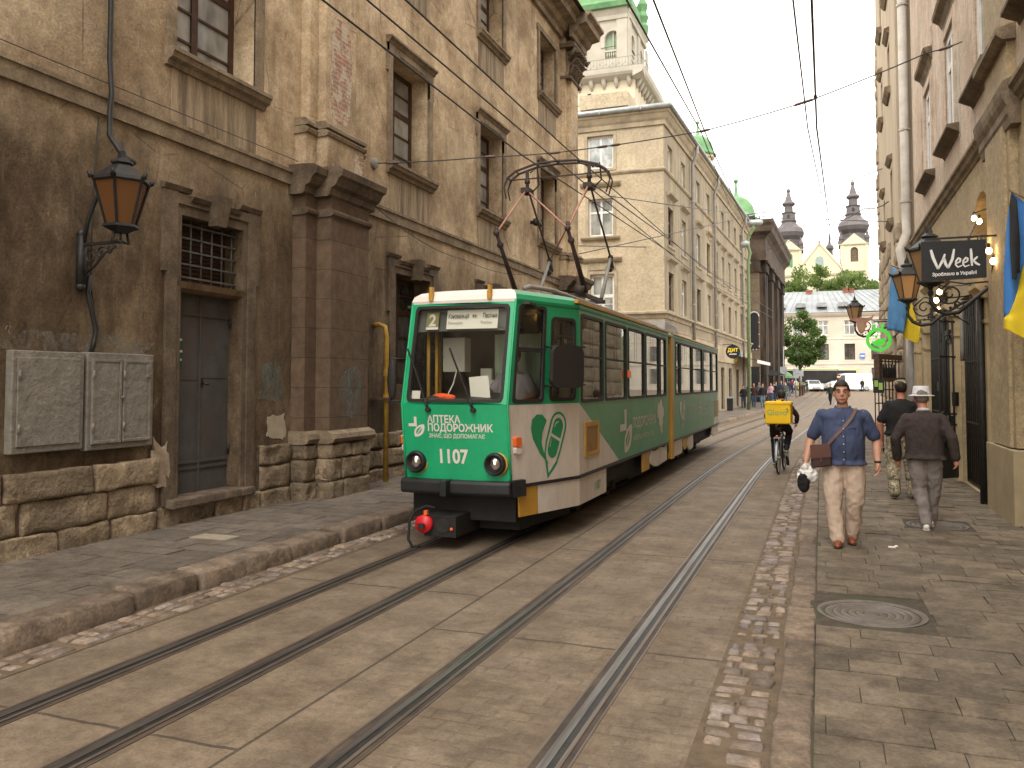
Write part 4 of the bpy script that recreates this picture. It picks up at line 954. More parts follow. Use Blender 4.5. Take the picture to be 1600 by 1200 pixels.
# ---- bumper, coupler, lamps
mb = MB(); vs = []
nb = 10; prof = [(-.02,.62),(.10,.62),(.125,.65),(.125,.76),(.10,.79),(-.02,.79)]
for i in range(nb+1):
    t = -1.03+2.06*i/nb
    for d, z in prof: p = Vector((NW*t, noff(.7)-.055*(1-min(1, t*t))-d, z)); vs.append(p)
q = len(prof)
mb.add(vs, [(i*q+k, i*q+(k+1) % q, (i+1)*q+(k+1) % q, (i+1)*q+k) for i in range(nb) for k in range(q)]+[tuple(range(q))[::-1], tuple(nb*q+k for k in range(q))])
mb.box(-.10,-.02,-.30,-.10,.615,.80)
for sg in (1,): mb.prism([(-.02,.61),(.14,.61),(.14,.80),(-.02,.80)], cf, -.02, .06)
tbuild(mb, 'bumper', M['tblack'], bevel=.012)
mb = MB(); Rx = Matrix.Rotation(R(90), 3, 'X')
mb.box(-.46,-.06,-.26,.5,.20,.44); mb.tube([(-.26,-.1,.34),(.05,.6,.42)], .05, 8); mb.tube([(-.62,-.18,.46),(-.68,-.2,.34),(-.68,-.22,.14),(-.63,-.22,.06),(-.54,-.22,.07)], .018, 8); mb.tube([(-.62,-.18,.46),(-.5,-.12,.52),(-.4,-.1,.5)], .018, 8)
CSH = Vector((.15,0,-.045))
def csh(mb): mb.v = [tuple(Vector(p)+CSH) for p in mb.v]; return mb
cp = tbuild(csh(mb), 'coupler', M['tdark'], bevel=.01)
mb = MB(); mb.lathe([(.03,-.06),(.09,-.05),(.102,-.03),(.102,.03)], (-.44,-.30,.345), 20, 0, True, Rx); tbuild(csh(mb), 'coupler_cap', M['redpaint'], cp)
mb = MB(); mb.box(-.475,-.405,-.385,-.36,.30,.36); tbuild(csh(mb), 'coupler_slot', M['iron'], cp); mb = MB(); mb.lathe([(.06,-.05),(.085,-.05),(.085,.0)], (-.22,-.27,.33), 16, 0, False, Rx); tbuild(csh(mb), 'coupler_socket', M['iron'], cp)
mb = MB(); mb.ball((-.10,-.29,.30), .02, 8); mb.box(-.43,-.39,-.33,-.28,.45,.50); tbuild(csh(mb), 'coupler_tag', M['orange'], cp)
for x in (-.50, .50):
    c = fr_(x/NW, .985); mb = MB()
    mb.lathe([(.128,-.03),(.132,.035),(.118,.075),(.100,.078),(.098,.045)], c, 28, 0, True, Rx); h = tbuild(mb, 'headlight', M['tblack'])
    mb = MB(); mb.lathe([(.137,-.02),(.137,.012),(.125,.014)], c+Vector((.012,0,0)), 28, 0, True, Rx); tbuild(mb, 'rim', M['tyellow'], h)
    mb = MB(); mb.lathe([(.098,.02),(.09,.0),(.05,-.03),(.005,-.035)], c+Vector((0,-.055,0)), 24, 0, True, Rx); mb.ball(c+Vector((0,-.045,0)), .022, 8); tbuild(mb, 'reflector', M['chrome'], h)
    mb = MB(); mb.lathe([(.097,.052),(.07,.066),(.03,.072),(.002,.073)], c, 24, 0, True, Rx); tbuild(mb, 'lens', clear_glass('lamp_lens', (.95,.95,.92), .03), h)
for f in (cf, cfl):
    mb = MB(); mb.prism(rrect(.045,.115,1.18,1.29,.015), f, 0, .05); ind = tbuild(mb, 'indicator', M['orange'], bevel=.008); mb = MB(); mb.prism(rrect(.045,.115,1.10,1.175,.015), f, 0, .045); tbuild(mb, 'indicator_base', M['twhite'], ind, bevel=.006)
mb = MB(); mb.box(HW, HW+.05, 4.1, 4.2, 2.0, 2.12); tbuild(mb, 'indicator', M['orange'], bevel=.008)
# wipers
for x in (-.30, .27):
    mb = MB(); a = fr_(x/NW, 1.60, .02); b = fr_((x-.04)/NW, 1.72, .05); c = fr_((x-.30)/NW, 2.22, .035)
    mb.tube([a, b], .016, 6); mb.bar(b, c, .014, .014); mb.bar(b.lerp(c, .35), c+Vector((-.04,0,.1)), .012, .02); mb.lathe([(.03,-.02),(.03,.03)], a, 10, 0, False, Rx); tbuild(mb, 'wiper', M['trubber'])
# mirrors: the street-side one stands out beside the cab window
mb = MB(); mb.prism(rrect(.42,.84,1.85,2.37,.10), lambda u, v, d: cf(u, v, .15+d+.12*(u-.6)), 0, .045); mi_ = tbuild(mb, 'mirror', M['trubber'], bevel=.02)
mb = MB()
for z in (1.89, 2.36): mb.tube([cf(.47, z-.01, .0), cf(.50, z-.01, .14), cf(.86, z, .22)], .012, 6)
mb.ball(cf(.50,1.96,.08), .045, 8, 0, (1,1,1.4)); tbuild(mb, 'mirror_arm', M['iron'], mi_)
mb = MB(); c = cfl(.05, 1.95, .17); mb.ball(c, .22, 12, 0, (.30,.16,1.15)); mi2 = tbuild(mb, 'mirror', M['trubber'])
mb = MB(); mb.tube([cfl(.02,2.2,.0), cfl(.02,2.21,.20), c+Vector((0,0,.2))], .010, 6); mb.tube([cfl(.02,1.70,.0), cfl(.02,1.69,.18), c-Vector((0,0,.2))], .010, 6); tbuild(mb, 'mirror_arm', M['iron'], mi2)
# vent panel and hatches
mb = MB(); f1 = side(1); mb.prism(rect(1.62,2.22,1.00,1.34), f1, -.01, .006); v_ = tbuild(mb, 'vent_panel', M['tbrown'])
mb = MB(); mb.ring(rect(1.56,2.28,.95,1.40), rect(1.62,2.22,1.0,1.34), f1, 0, .018); tbuild(mb, 'vent_frame', M['tyellow'], v_)
mb = MB(); mb.prism(rect(15.6,16.5,.95,1.42), f1, -.01, .006); tbuild(mb, 'vent_panel', M['tbrown'])
# ---- lettering and emblems
def onto(f, o, su=1.0, sv=1.0, d=.004): return lambda x, y, dd=0: f(o[0]+x*su, o[1]+y*sv, d)
def fl(x0, z0): return lambda x, y, dd=0: fr_((x0+x)/NW, z0+y, .006)
def text_part(txt, f, size, m, align='LEFT', bold=0, sx=1, par=body):
    mb = MB(); mb.text(txt, f, size, align, bold, 0, sx); tbuild(mb, 'lettering', m, par, recalc=False)
text_part('АПТЕКА', fl(-.325,1.450), .120, M['decalw'], bold=.003, sx=.88); text_part('ПОДОРОЖНИК', fl(-.33,1.352), .120, M['decalw'], bold=.003, sx=.90)
text_part('ЗНАЄ, ЩО ДОПОМАГАЄ', fl(-.315,1.275), .066, M['decalw'], bold=.001, sx=.90)
text_part('1107', fl(-.215,.985), .225, M['decalw'], bold=.007, sx=.86)
# plus-and-leaf emblem
def emblem(f, o, k, m, par=body, su=1):
    mb = MB(); g = lambda u, v, d=0: f(o[0]+u*k*su, o[1]+v*k, .004)
    A = .14
    mb.sheet([(-1,-.0),(-1,.32),(-.32,.32),(-.32,1),(0,1),(0,.0)], [], g)     # the upper-left half of a cross
    leaf = [(.0,-.16)]+[(.0+.95*t, -.16+.42*math.sin(PI*min(1,t*1.0)/2)*1.0) for t in (.25,.5,.75,1)]
    L = [(-.30,-1.05),(-.36,-.62),(-.26,-.28),(.05,.02),(.45,.20),(.86,.24),(.92,-.02),(.86,-.38),(.66,-.74),(.34,-.96),(.02,-1.05)]
    H = [(-.12,-.80),(-.14,-.55),(.0,-.30),(.28,-.08),(.58,.0),(.62,-.18),(.50,-.46),(.30,-.68),(.06,-.80)]
    mb.sheet(L, [H], g); mb.sheet([(-.12,-.80),(-.02,-.80),(.62,-.10),(.60,.0),(.52,-.02)], [], g)
    tbuild(mb, 'emblem', m, par, recalc=False)
emblem(fr_, (-.475/NW,1.40), .115, M['decalw'], su=1/NW)
# heart with a capsule on the cab side
def heart(f, o, k, m, par=body, su=1):
    mb = MB(); g = lambda u, v, d=0: f(o[0]+u*k*su, o[1]+v*k, .004)
    left = [(-.02,-.62),(-.45,-.25),(-.80,.22),(-.90,.55),(-.82,.85),(-.58,1.0),(-.30,.98),(-.08,.80),(-.30,.45),(-.38,.10),(-.28,-.18)]
    mb.sheet(left, [], g)
    def cap(w, cx, top, tip): return [(cx+w*math.cos(PI*i/10), top+w*math.sin(PI*i/10)) for i in range(11)]+[(cx-w+.0,top-.45),tip,(cx+w,top-.35)]
    def rot(p): c, s_ = math.cos(R(-24)), math.sin(R(-24)); return [(.28+(x*c-y*s_), .05+(x*s_+y*c)) for x, y in p]
    o1 = rot([(.44*math.cos(PI*i/12), .62+.44*math.sin(PI*i/12)) for i in range(13)]+[(-.44,-.10),(-.36,-.50),(.10,-1.16),(.40,-.55),(.44,-.1)])
    i1 = rot([(.36*math.cos(PI*i/12), .62+.36*math.sin(PI*i/12)) for i in range(13)]+[(-.36,-.10),(-.29,-.46),(.09,-.98),(.32,-.5),(.36,-.1)])
    mb.sheet(o1, [i1], g)
    c1 = rot([(.26*math.cos(PI*i/12), .60+.26*math.sin(PI*i/12)) for i in range(13)]+[(-.26,.26),(.26,.26)])
    h1 = rot([(-.03,.76),(-.17,.66),(-.19,.50),(-.15,.50),(-.13,.62),(-.02,.71)])
    mb.sheet(c1, [h1], g)
    c2 = rot([(-.26,.16),(.26,.16)]+[(.26*math.cos(PI*i/12), -.22-.26*math.sin(PI*i/12)) for i in range(13)])
    h2 = rot([(-.19,.10),(-.15,.10),(-.15,-.2),(-.19,-.2)])
    mb.sheet(c2, [h2], g)
    tbuild(mb, 'emblem', m, par, recalc=False)
heart(cf, (.53,1.16), .38, M['decalg'], su=1/1.39)
fs = side(1)
emblem(fs, (4.05,1.17), .33, M['decalw2'], su=1.35)
text_part('ПОДОРОЖНИК', onto(fs, (4.52,1.18), 1.72, 1.15), .20, M['decalw2'], bold=.004, sx=.78); text_part('НАЙБІЛЬША МЕРЕЖА АПТЕК', onto(fs, (4.55,.97), 1.5, 1), .115, M['decalw2'], sx=.74)
mb = MB(); up = [(-.5,.62),(-.34,.82),(-.2,.64),(-.06,.95),(.08,.86),(.12,1.0),(.2,.86),(.28,.6),(.5,.42),(.56,.1),(.34,-.10),(.38,-.34),(.26,-.42),(.2,-.62),(.34,-.74),(.16,-.98),(.10,-.7),(.06,-.60),(-.08,-.88),(-.06,-.50),(-.26,-.40),(-.30,-.1),(-.5,.0),(-.56,.3)]
mb.sheet(up, [], lambda u, v, d=0: fs(7.05+u*.62, 1.27+v*.36, .004)); tbuild(mb, 'emblem', M['decalw2'], body, recalc=False)
heart(fs, (9.75,1.22), .30, M['decalw2'], su=1.5)
text_part('АПТЕКА', onto(fs, (11.0,1.27), 2.0, 1), .17, M['decalw2'], sx=.72); text_part('ПОДОРОЖНИК', onto(fs, (12.9,1.27), 2.0, 1), .17, M['decalw2'], sx=.72); emblem(fs, (12.62,1.29), .18, M['decalw2'], su=1.5); text_part('ЗНАЄ, ЩО ДОПОМАГАЄ', onto(fs, (13.0,1.08), 2.0, 1), .09, M['decalw2'], sx=.6)
text_part('1107', onto(lambda u, v, d=0: fs(u, v, 0), (2.05,.46), 1.3, 1), .17, M['decalg'], sx=.8)
# ---- route board behind the windscreen
fi = lambda x, z, d=0: fr_(x/NW, z, -.06-d)
mb = MB(); mb.sheet([(-.60+.1*i, 2.53) for i in range(13)]+[(.60-.1*i, 2.815) for i in range(13)], [], lambda u, v, d: fi(u, v, .02)); bd = tbuild(mb, 'destination_board', plain('board_dark', (.085,.085,.08), .6))
mb = MB(); mb.sheet(rect(-.48,-.31,2.555,2.765), [], lambda u, v, d: fi(u, v, .005)); nb_ = tbuild(mb, 'route_number', M['olivesign'], bd)
text_part('2', lambda x, y, d=0: fi(-.395+x, 2.60+y, 0), .20, M['decalw'], 'CENTER', .006, 1, nb_)
mb = MB(); mb.sheet(rect(-.48,-.31,2.555,2.585), [], lambda u, v, d: fi(u, v, .003)); tbuild(mb, 'white_strip', M['paper'], nb_)
mb = MB(); mb.sheet(rect(-.20,.45,2.555,2.785), [], lambda u, v, d: fi(u, v, .005)); rb_ = tbuild(mb, 'route_plate', M['paper'], bd)
text_part('Коновальця', lambda x, y, d=0: fi(-.185+x, 2.685+y, 0), .078, M['ink'], 'LEFT', .001, .60, rb_); text_part('Konovaltsia', lambda x, y, d=0: fi(-.18+x, 2.615+y, 0), .048, M['ggrey'], 'LEFT', 0, .85, rb_)
text_part('Пасічна', lambda x, y, d=0: fi(.44+x, 2.685+y, 0), .078, M['ink'], 'RIGHT', .001, .60, rb_); text_part('Pasichna', lambda x, y, d=0: fi(.38+x, 2.615+y, 0), .048, M['ggrey'], 'RIGHT', 0, .85, rb_)
mb = MB(); mb.sheet([(.125,2.71),(.152,2.73),(.152,2.69)], [], lambda u, v, d: fi(u, v, 0)); mb.sheet([(.162,2.73),(.189,2.71),(.162,2.69)], [], lambda u, v, d: fi(u, v, 0)); tbuild(mb, 'arrows', M['interbrown'], rb_)
# ---- cab and saloon
mb = MB(); mb.box(-.6,.6,.2,1.9,.80,.84); mb.box(-1.02,1.02,1.35,YA0,.80,.84); mb.box(-1.02,1.02,YA1,YE-.9,.80,.84)
mb.sheet([(-1.0,.84),(-.05,.84),(-.05,2.9),(-1.0,2.9)], [], lambda u, v, d: Vector((u,1.75,v))); mb.box(-.8,.8,.25,1.72,2.84,2.87); mb.box(-1.0,1.0,1.8,YA0,2.84,2.87); mb.box(-1.0,1.0,YA1,YE-1,2.84,2.87)
mb.box(-1,1,YE-1.05,YE-1.0,.84,2.85)
tbuild(mb, 'interior', M['inter'])
mb = MB()
for i in range(13): pass
cu = [(-.02+.052*i, 1.22+.03*math.sin(i*1.9)) for i in range(17)]
mb.add([(x, y, z) for x, y in cu for z in (1.2, 2.55)], [(2*i, 2*i+2, 2*i+3, 2*i+1) for i in range(16)], 0, None, True); tbuild(mb, 'curtain', M['curtain'])
mb = MB(); mb.box(-.60,.58,-.02,.30,1.50,1.66); mb.hexa([(.08,.02,1.66),(.55,.02,1.66),(.55,.3,1.66),(.08,.3,1.66),(.08,.08,1.72),(.55,.08,1.72),(.55,.3,1.80),(.08,.3,1.80)]); tbuild(mb, 'dashboard', M['tblack'], bevel=.01)
mb = MB(); mb.box(-.46,-.16,.55,.75,2.05,2.48); tbuild(mb, 'switch_box', plain('switch_box_grey', (.42,.40,.34), .6), bevel=.01)
mb = MB(); mb.tube([(-.26,.54,2.08),(-.27,.45,1.9),(-.30,.3,1.72)], .009, 5); tbuild(mb, 'lead', M['paper'])
for x, y in ((-.56,.35),(-.52,.5),(-.66,.9)):
    mb = MB(); mb.tube([(x,y,1.0),(x,y,2.75)], .022, 8); tbuild(mb, 'handrail', M['tyellow'])
mb = MB(); mb.box(.80,.84,1.15,1.19,1.2,2.5); tbuild(mb, 'handrail', M['tyellow'])
mb = MB(); mb.box(-.13,.02,1.0,1.06,1.5,2.1); mb.box(.0,.22,.98,1.02,1.72,1.95); tbuild(mb, 'door_frame', M['paper'])
mb = MB(); mb.hexa([(.10,.16,1.67),(.34,.12,1.67),(.36,.135,1.67),(.12,.175,1.67),(.05,.20,1.98),(.29,.16,2.0),(.31,.175,2.0),(.07,.215,1.98)]); tbuild(mb, 'notice', M['paper'])
mb = MB(); mb.ball((-.24,.06,1.75), .13, 10, 0, (1,.5,.32)); mb.ball((-.13,.05,1.74), .08, 8, 0, (1,.6,.5)); tbuild(mb, 'folded_cloth', M['vest'])
mb = MB(); mb.ball((-.32,.02,1.71), .12, 10, 0, (.9,.4,.45)); mb.ball((-.24,.0,1.69), .07, 10, 0, (.9,.4,.45)); tbuild(mb, 'cloth_bundle', M['trubber'])
mb = MB(); mb.sheet(rect(-.58,-.46,1.72,1.82), [], lambda u, v, d: fi(u, v, .0)); stk_ = tbuild(mb, 'window_sticker', M['paper'])
def seat(x, y):
    mb = MB(); mb.box(x-.21,x+.21,y-.2,y+.2,1.22,1.29); mb.box(x-.21,x+.21,y+.18,y+.23,1.29,1.85); mb.tube([(x,y,.84),(x,y,1.22)], .03, 6); tbuild(mb, 'seat', M['seatred'], bevel=.02)
M['seatred'] = plain('seat_brown', (.16,.07,.05), .6)
for y in (2.6,3.4,4.2,5.0,5.8,6.6,9.4,10.2,11.0,11.8,12.6,13.4,14.2): seat(.72, y)
mb = MB()
for sx_ in (-.35,.35):
    mb.tube([(sx_,2.0,2.62),(sx_,YA0-.1,2.62)], .018, 6); mb.tube([(sx_,YA1+.1,2.62),(sx_,YE-1.2,2.62)], .018, 6)
for y in (2.2,4.6,6.9,9.2,12,15): mb.tube([(.42,y,.84),(.42,y,2.84)], .02, 6)
tbuild(mb, 'handrail', M['tyellow'])
mb = MB(); mb.box(.62,1.0,1.36,1.74,1.0,1.85); tbuild(mb, 'cab_locker', M['paper'], bevel=.01)
# ---- pantograph
def loc(px, py, X): p = onX(px, py, X); return p-Vector((-4.0,8.96,0))
P = thing('pantograph', '', '') if False else None
mb = MB()
zb = 3.28
mb.bar((-.62,3.45,zb),(.62,3.45,zb),.06); mb.bar((-.62,4.62,zb),(.62,4.62,zb),.06)
for sx_ in (-.58,.58): mb.bar((sx_,3.4,zb),(sx_,4.7,zb),.06)
for sx_ in (-.45,.45):
    for y in (3.5,4.55): mb.lathe([(.06,3.05),(.04,3.09),(.07,3.12),(.04,3.15),(.07,3.18),(.04,3.25)], (sx_,y,0), 10)
mb.tube([(.1,3.6,3.34),(.1,4.4,3.36)], .05, 8); mb.tube([(.50,3.25,3.34),(.62,3.3,3.33)], .07, 10)
pb = tbuild(mb, 'pantograph', M['gpipe'])
LK = {}
for sx_ in (-.56,.58):
    F0 = Vector((sx_, 3.55, 3.33)); F1 = Vector((sx_*.98, 2.62, 4.17)); B0 = Vector((sx_, 4.55, 3.33)); B1 = Vector((sx_*.98, 5.25, 4.12)); H = Vector((sx_*.93, 3.95, 5.10)); LK[sx_] = (F0,F1,B0,B1,H)
    a = MB(); a.tube([F0, F1], [.046,.026], 8); a.ball(F1, .05); a.tube([F1, F1+Vector((0,.02,.1))], .03, 6); a.ball(F0.lerp(F1,.82), .055); tbuild(a, 'lower_arm', M['gpipe'], pb)
    a = MB(); a.tube([B0, B1], [.036,.028], 8); tbuild(a, 'lower_arm', M['ggrey'], pb)
    a = MB(); a.ball(B1, .05); a.tube([B1, B1+Vector((.03,.02,-.2))], .035, 6); a.ball(B1+Vector((0,-.03,-.22)), .05); a.tube([B1, H+Vector((0,.08,0))], .017, 7); tbuild(a, 'upper_arm', M['gpipe'], pb)
    a = MB(); a.tube([F1, H+Vector((0,-.06,0))], .016, 7); tbuild(a, 'upper_arm', M['gpink'], pb)
    a = MB(); a.box(H.x-.07,H.x+.07,H.y-.14,H.y+.14,H.z-.05,H.z+.03); a.tube([H+Vector((0,0,-.05)), H+Vector((0,0,.33))], .03, 8); a.ball(H+Vector((0,0,.15)), .05); a.tube([H+Vector((.05,0,.3)), H+Vector((.16,.05,.38)), H+Vector((.18,.08,.1)), H+Vector((.05,.05,-.03))], .014, 5); tbuild(a, 'spring_box', M['gpipe'], pb)
a = MB(); a.tube([LK[-.56][4]+Vector((0,0,.0)), LK[.58][1]], .014, 6); a.tube([LK[-.56][3], LK[.58][4]], .014, 6); a.tube([LK[-.56][1], LK[.58][1]], .016, 6) if False else None
tbuild(a, 'cross_brace', M['gpink'], pb)
a = MB()
bow = [(-.86,3.95,4.98),(-.90,3.95,5.16),(-.84,3.95,5.32),(-.70,3.95,5.42),(-.35,3.95,5.515),(0,3.95,5.53),(.35,3.95,5.515),(.70,3.95,5.42),(.84,3.95,5.32),(.90,3.95,5.16),(.84,3.95,4.95)]
for dy in (-.09,.09): a.tube([(x, y+dy, z) for x, y, z in bow], [(.008,.012)]*2+[(.013,.022)]*7+[(.008,.012)]*2, 6)
for x, y, z in bow[2:-2]: a.bar((x,y-.09,z),(x,y+.09,z),.02,.015)
a.bar((-.84,3.95,5.30),(.84,3.95,5.30),.02,.02)
tbuild(a, 'collector_bow', M['gpipe'], pb)
# ------------------------------------------------------------ corner apartment house beyond the side street
FG = Fac((-17,39,0), (1,0,0), (0,-1,0)); CX = -6.83; GA = 17+CX
_a = R(2.3); FS = Fac((CX,39,0), (math.sin(_a),math.cos(_a),0), (math.cos(_a),-math.sin(_a),0)); FSL = 33.5
ab = thing('apartment_building', 'cream four storey corner house with stained plaster and white windows, beyond the side street', 'building', (CX, 39, 0))
gw = [(6.45, 12.35, 1.30, 1.62), (6.5, 9.05, 1.22, 1.82), (6.57, 4.4, 1.20, 2.8), (2.2, 12.35, 1.3, 1.62), (2.2, 9.05, 1.22, 1.82), (2.2, 4.6, 1.2, 2.6)]
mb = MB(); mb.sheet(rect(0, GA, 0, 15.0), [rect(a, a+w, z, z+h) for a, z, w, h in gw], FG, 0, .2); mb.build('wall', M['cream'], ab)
cols = [.95, 4.25, 8.55, 12.0, 15.0, 17.8, 20.8, 23.9, 27.0, 30.2]
hs_ = [rect(a, a+1.1, 12.2, 13.5) for a in cols]+[rect(a, a+1.15, 8.6, 10.45) for a in cols]+[rect(a, a+1.15, 5.45, 7.3) for a in cols]
shops = [(a, a+1.5) for a in (3, 6, 9.5, 13, 17, 20.5, 24.3, 28.4)]
hs_ += [rect(a, b, .2, 3.0) for a, b in shops]
mb = MB(); mb.sheet(rect(0, FSL, 0, 15.0), hs_, FS, 0, .16); mb.add([FS(FSL,0,0),FS(FSL,15,0),FS(FSL,15,-8),FS(FSL,0,-8)], [(0,1,2,3)]); mb.build('wall', M['cream_shade'], ab)
mb = MB(); q = [FG(-.5,15.02,.42), FG(GA+.42,15.02,.42), FS(FSL+.3,15.02,.42), FS(FSL+.3,15.02,-10), FG(-.5,15.02,-34)]
r0, r1 = FG(3.5,15.9,-6), FS(FSL-2,15.9,-5); mb.add(q+[r0, r1], [(0,1,6,5),(1,2,6),(2,3,6),(3,4,5,6),(4,0,5)])
mb.build('roof', mat('patched_sheet_roof', (.30,.29,.25), (.20,.21,.18), 1, .6, .1), ab)
mb = MB(); COR2 = [(0,14.2),(.08,14.2),(.10,14.4),(.18,14.5),(.28,14.7),(.34,14.75),(.37,14.95),(0,14.95)]
def mitre(F, a0, a1, prof, m0, m1, mb):
    n = len(prof); vs = [F.pt(a0-m0*d, z, d) for d, z in prof]+[F.pt(a1+m1*d, z, d) for d, z in prof]
    mb.add(vs, [(i, (i+1) % n, (i+1) % n+n, i+n) for i in range(n)]+[tuple(range(n))[::-1], tuple(range(n, 2*n))])
def around(prof, name, par, m): b = MB(); mitre(FG, 0, GA, prof, 0, .98, b); mitre(FS, 0, FSL, prof, 1.0, 0, b); b.build(name, m, par)
around(COR2, 'cornice', ab, M['creamtrim'])
around([(0,12.0),(.05,12.0),(.10,12.08),(.10,12.14),(0,12.18)], 'string_course', ab, M['creamtrim'])
around([(0,5.0),(.05,5.0),(.08,5.15),(.20,5.22),(.20,5.30),(0,5.38)], 'string_course', ab, M['creamtrim'])
around([(0,3.35),(.08,3.35),(.08,4.4),(.12,4.5),(0,4.55)], 'ground_floor', ab, mat('lower_storey_render', (.44,.355,.235), (.33,.26,.17), 1, .9, .3, 14))
mb = MB(); mb.tube([FG(-.5,14.98,.42), FG(GA+.42,14.98,.42)], .13, 8); mb.tube([FS(-.4,14.98,.42), FS(FSL,14.98,.42)], .10, 8)
for a in (1.5,3.4,5.3,7.2,9.2): mb.box(-17+a-.02, -17+a+.02, 38.4, 38.75, 14.84, 15.0)
mb.build('gutter', M['zinc'], ab)
fr, gl = win_meshes(1.30, 1.62, 0, 0, [(.65,.12)], [], .09); WA = Win((fr, M['whitewin']), (gl, M['glasscurt']))
fr, gl = win_meshes(1.22, 1.82, 0, 0, [(.61,.10)], [(1.18,.11)], .09); WB = Win((fr, M['whitewin']), (gl, M['glassold']))
fr, gl = win_meshes(1.20, 2.8, 0, 0, [(.60,.14)], [(1.75,.16),(1.35,.03)], .13); WC = Win((fr, M['whitewin']), (gl, M['glassold']))
for (a, z, w, h), k in zip(gw, (WA,WB,WC,WA,WB,WC)): k.place(ab, FG, a, z, -.16)
for a, z, w, h in gw:
    mb = MB(); mb.ring(rect(a-.14,a+w+.14,z-.12,z+h+.14), rect(a,a+w,z,z+h), FG, 0, .04)
    if z < 12: mb.fprof(FG, a-.35, a+w+.35, [(0,z-.18),(.16,z-.18),(.22,z-.10),(.22,z-.04),(0,z)]); mb.fprof(FG, a-.38, a+w+.38, [(0,z+h+.58),(.10,z+h+.58),(.20,z+h+.68),(.24,z+h+.76),(0,z+h+.80)])
    mb.build('window_moulding', M['creamtrim'], ab)
mb = MB()
mb.fbox(FG, 6.45, 7.85, 7.38, 7.95, 0, .02); mb.ring([(7.17+.28*math.cos(PI*i/8), 7.66+.24*math.sin(PI*i/8)) for i in range(16)], [(7.17+.2*math.cos(PI*i/8), 7.66+.17*math.sin(PI*i/8)) for i in range(16)], FG, .02, .06); mb.ring(rect(6.5,7.8,7.4,7.92), rect(6.56,7.74,7.45,7.87), FG, .02, .05)
mb.build('relief_panel', M['creamtrim'], ab)
fr, gl = win_meshes(1.1, 1.3, 0, 0, [(.55,.09)], [], .09); w1_ = Win((fr, M['whitewin']), (gl, M['glassold']))
hd = MB(); lprof(hd, -.35, 1.5, [(-.14,2.2),(.06,2.2),(.18,2.33),(.34,2.42),(.36,2.5),(-.14,2.58)]); sl = MB(); lprof(sl, -.25, 1.4, [(-.16,-.25),(0,-.25),(.14,-.14),(.20,-.1),(.20,-.02),(-.16,0)])
fr, gl = win_meshes(1.15, 1.85, 0, 0, [(.575,.09)], [(1.2,.10)], .08); w2_ = Win((fr, M['whitewin']), (gl, M['glassold']), [('pediment', hd, M['creamtrim']), ('sill', sl, M['creamtrim'])])
fr, gl = win_meshes(1.15, 1.85, 0, 0, [(.575,.09)], [(1.2,.10)], .08); w3_ = Win((fr, M['brownwood']), (gl, M['glassdark']), [('pediment', hd, M['creamtrim']), ('sill', sl, M['creamtrim'])])
for i, a in enumerate(cols):
    w1_.place(ab, FS, a, 12.2, -.14); (w2_ if i not in (0,3) else w3_).place(ab, FS, a, 8.6, -.14); (w3_ if i in (0,2,6) else w2_).place(ab, FS, a, 5.45, -.14)
fr, gl = win_meshes(1.5, 2.8, 0, 0, [(.75,.08)], [(2.1,.08)], .08); ws_ = Win((fr, M['brownwood']), (gl, M['glassdark']))
for a, b in shops: ws_.place(ab, FS, a, .2, -.12)
for a in (6.6, 14.1, 27.6):
    mb = MB(); mb.tube([FS(a,14.9,.42), FS(a,14.4,.40), FS(a,14.0,.2), FS(a,13.8,.16), FS(a,.3,.16)], .09, 8)
    for z in (3,6.2,9,11.8): mb.lathe([(.12,z-.03),(.12,z+.03)], FS(a,0,.16), 8)
    mb.build('drainpipe', M['pipegrey'], ab)
mb = MB(); mb.box(-14,-12.6,43,44.2,15.3,19); mb.build('chimney', M['creamtrim'], ab)
mb = MB(); mb.box(-10.9,-8.5,38.9,40.8,15.3,16.0); mb.build('dormer', M['cream'], ab)
mb = MB(); mb.fbox(FS, 12.55, 13.6, 10.75, 11.6, 0, .03); mb.build('bare_brick', M['brickpatch'], ab)
# awning, sign and litter bin by its shops
aw = thing('awning', 'dark shop awning with pale edge over the far pavement', 'awning', FS(26.5, 3.4))
mb = MB(); mb.add([FS(22.5,3.95,.1), FS(31.5,3.95,.1), FS(31.5,3.55,1.7), FS(22.5,3.55,1.7), FS(22.5,3.98,.1), FS(31.5,3.98,.1), FS(31.5,3.60,1.72), FS(22.5,3.60,1.72)], [(0,1,2,3),(4,5,6,7),(0,1,5,4),(1,2,6,5),(3,0,4,7)]); mb.build('canopy', M['tblack'], aw)
mb = MB(); mb.fbox(FS, 22.5, 31.5, 3.38, 3.62, 1.69, 1.73); mb.build('valance', M['whitewin'], aw)
sg_ = thing('round_sign', 'round black shop sign with yellow letters behind the tram', 'sign', FS(17.2, 3.9))
c = FS(17.2, 4.02, .75); Fq = lambda x, y, d=0: Vector((c.x+x, c.y-d, c.z+y)); k = 24; disc = [(.46*math.cos(2*PI*i/k), .46*math.sin(2*PI*i/k)) for i in range(k)]
mb = MB(); mb.prism(disc, Fq, -.05, .05); mb.bar(FS(17.2,4.5,0), FS(17.2,4.5,.8), .04); mb.build('panel', M['tblack'], sg_)
mb = MB(); mb.text('дит', Fq, .42, 'CENTER', .01, 0, .95, 0, .056); mb.build('lettering', plain('sign_yellow', (.80,.62,.03), .5), sg_, recalc=False)
mb = MB()
mb.text('SHOP', Fq, .01, 'CENTER') if False else mb.sheet(rect(-.24,.24,-.20,-.13), [], Fq, .056); mb.build('stripe', M['decalw'], sg_)
bn = thing('litter_bin', 'tall dark green litter bin on the far pavement beside the tram end', 'bin', onZ(1141, 643, .15))
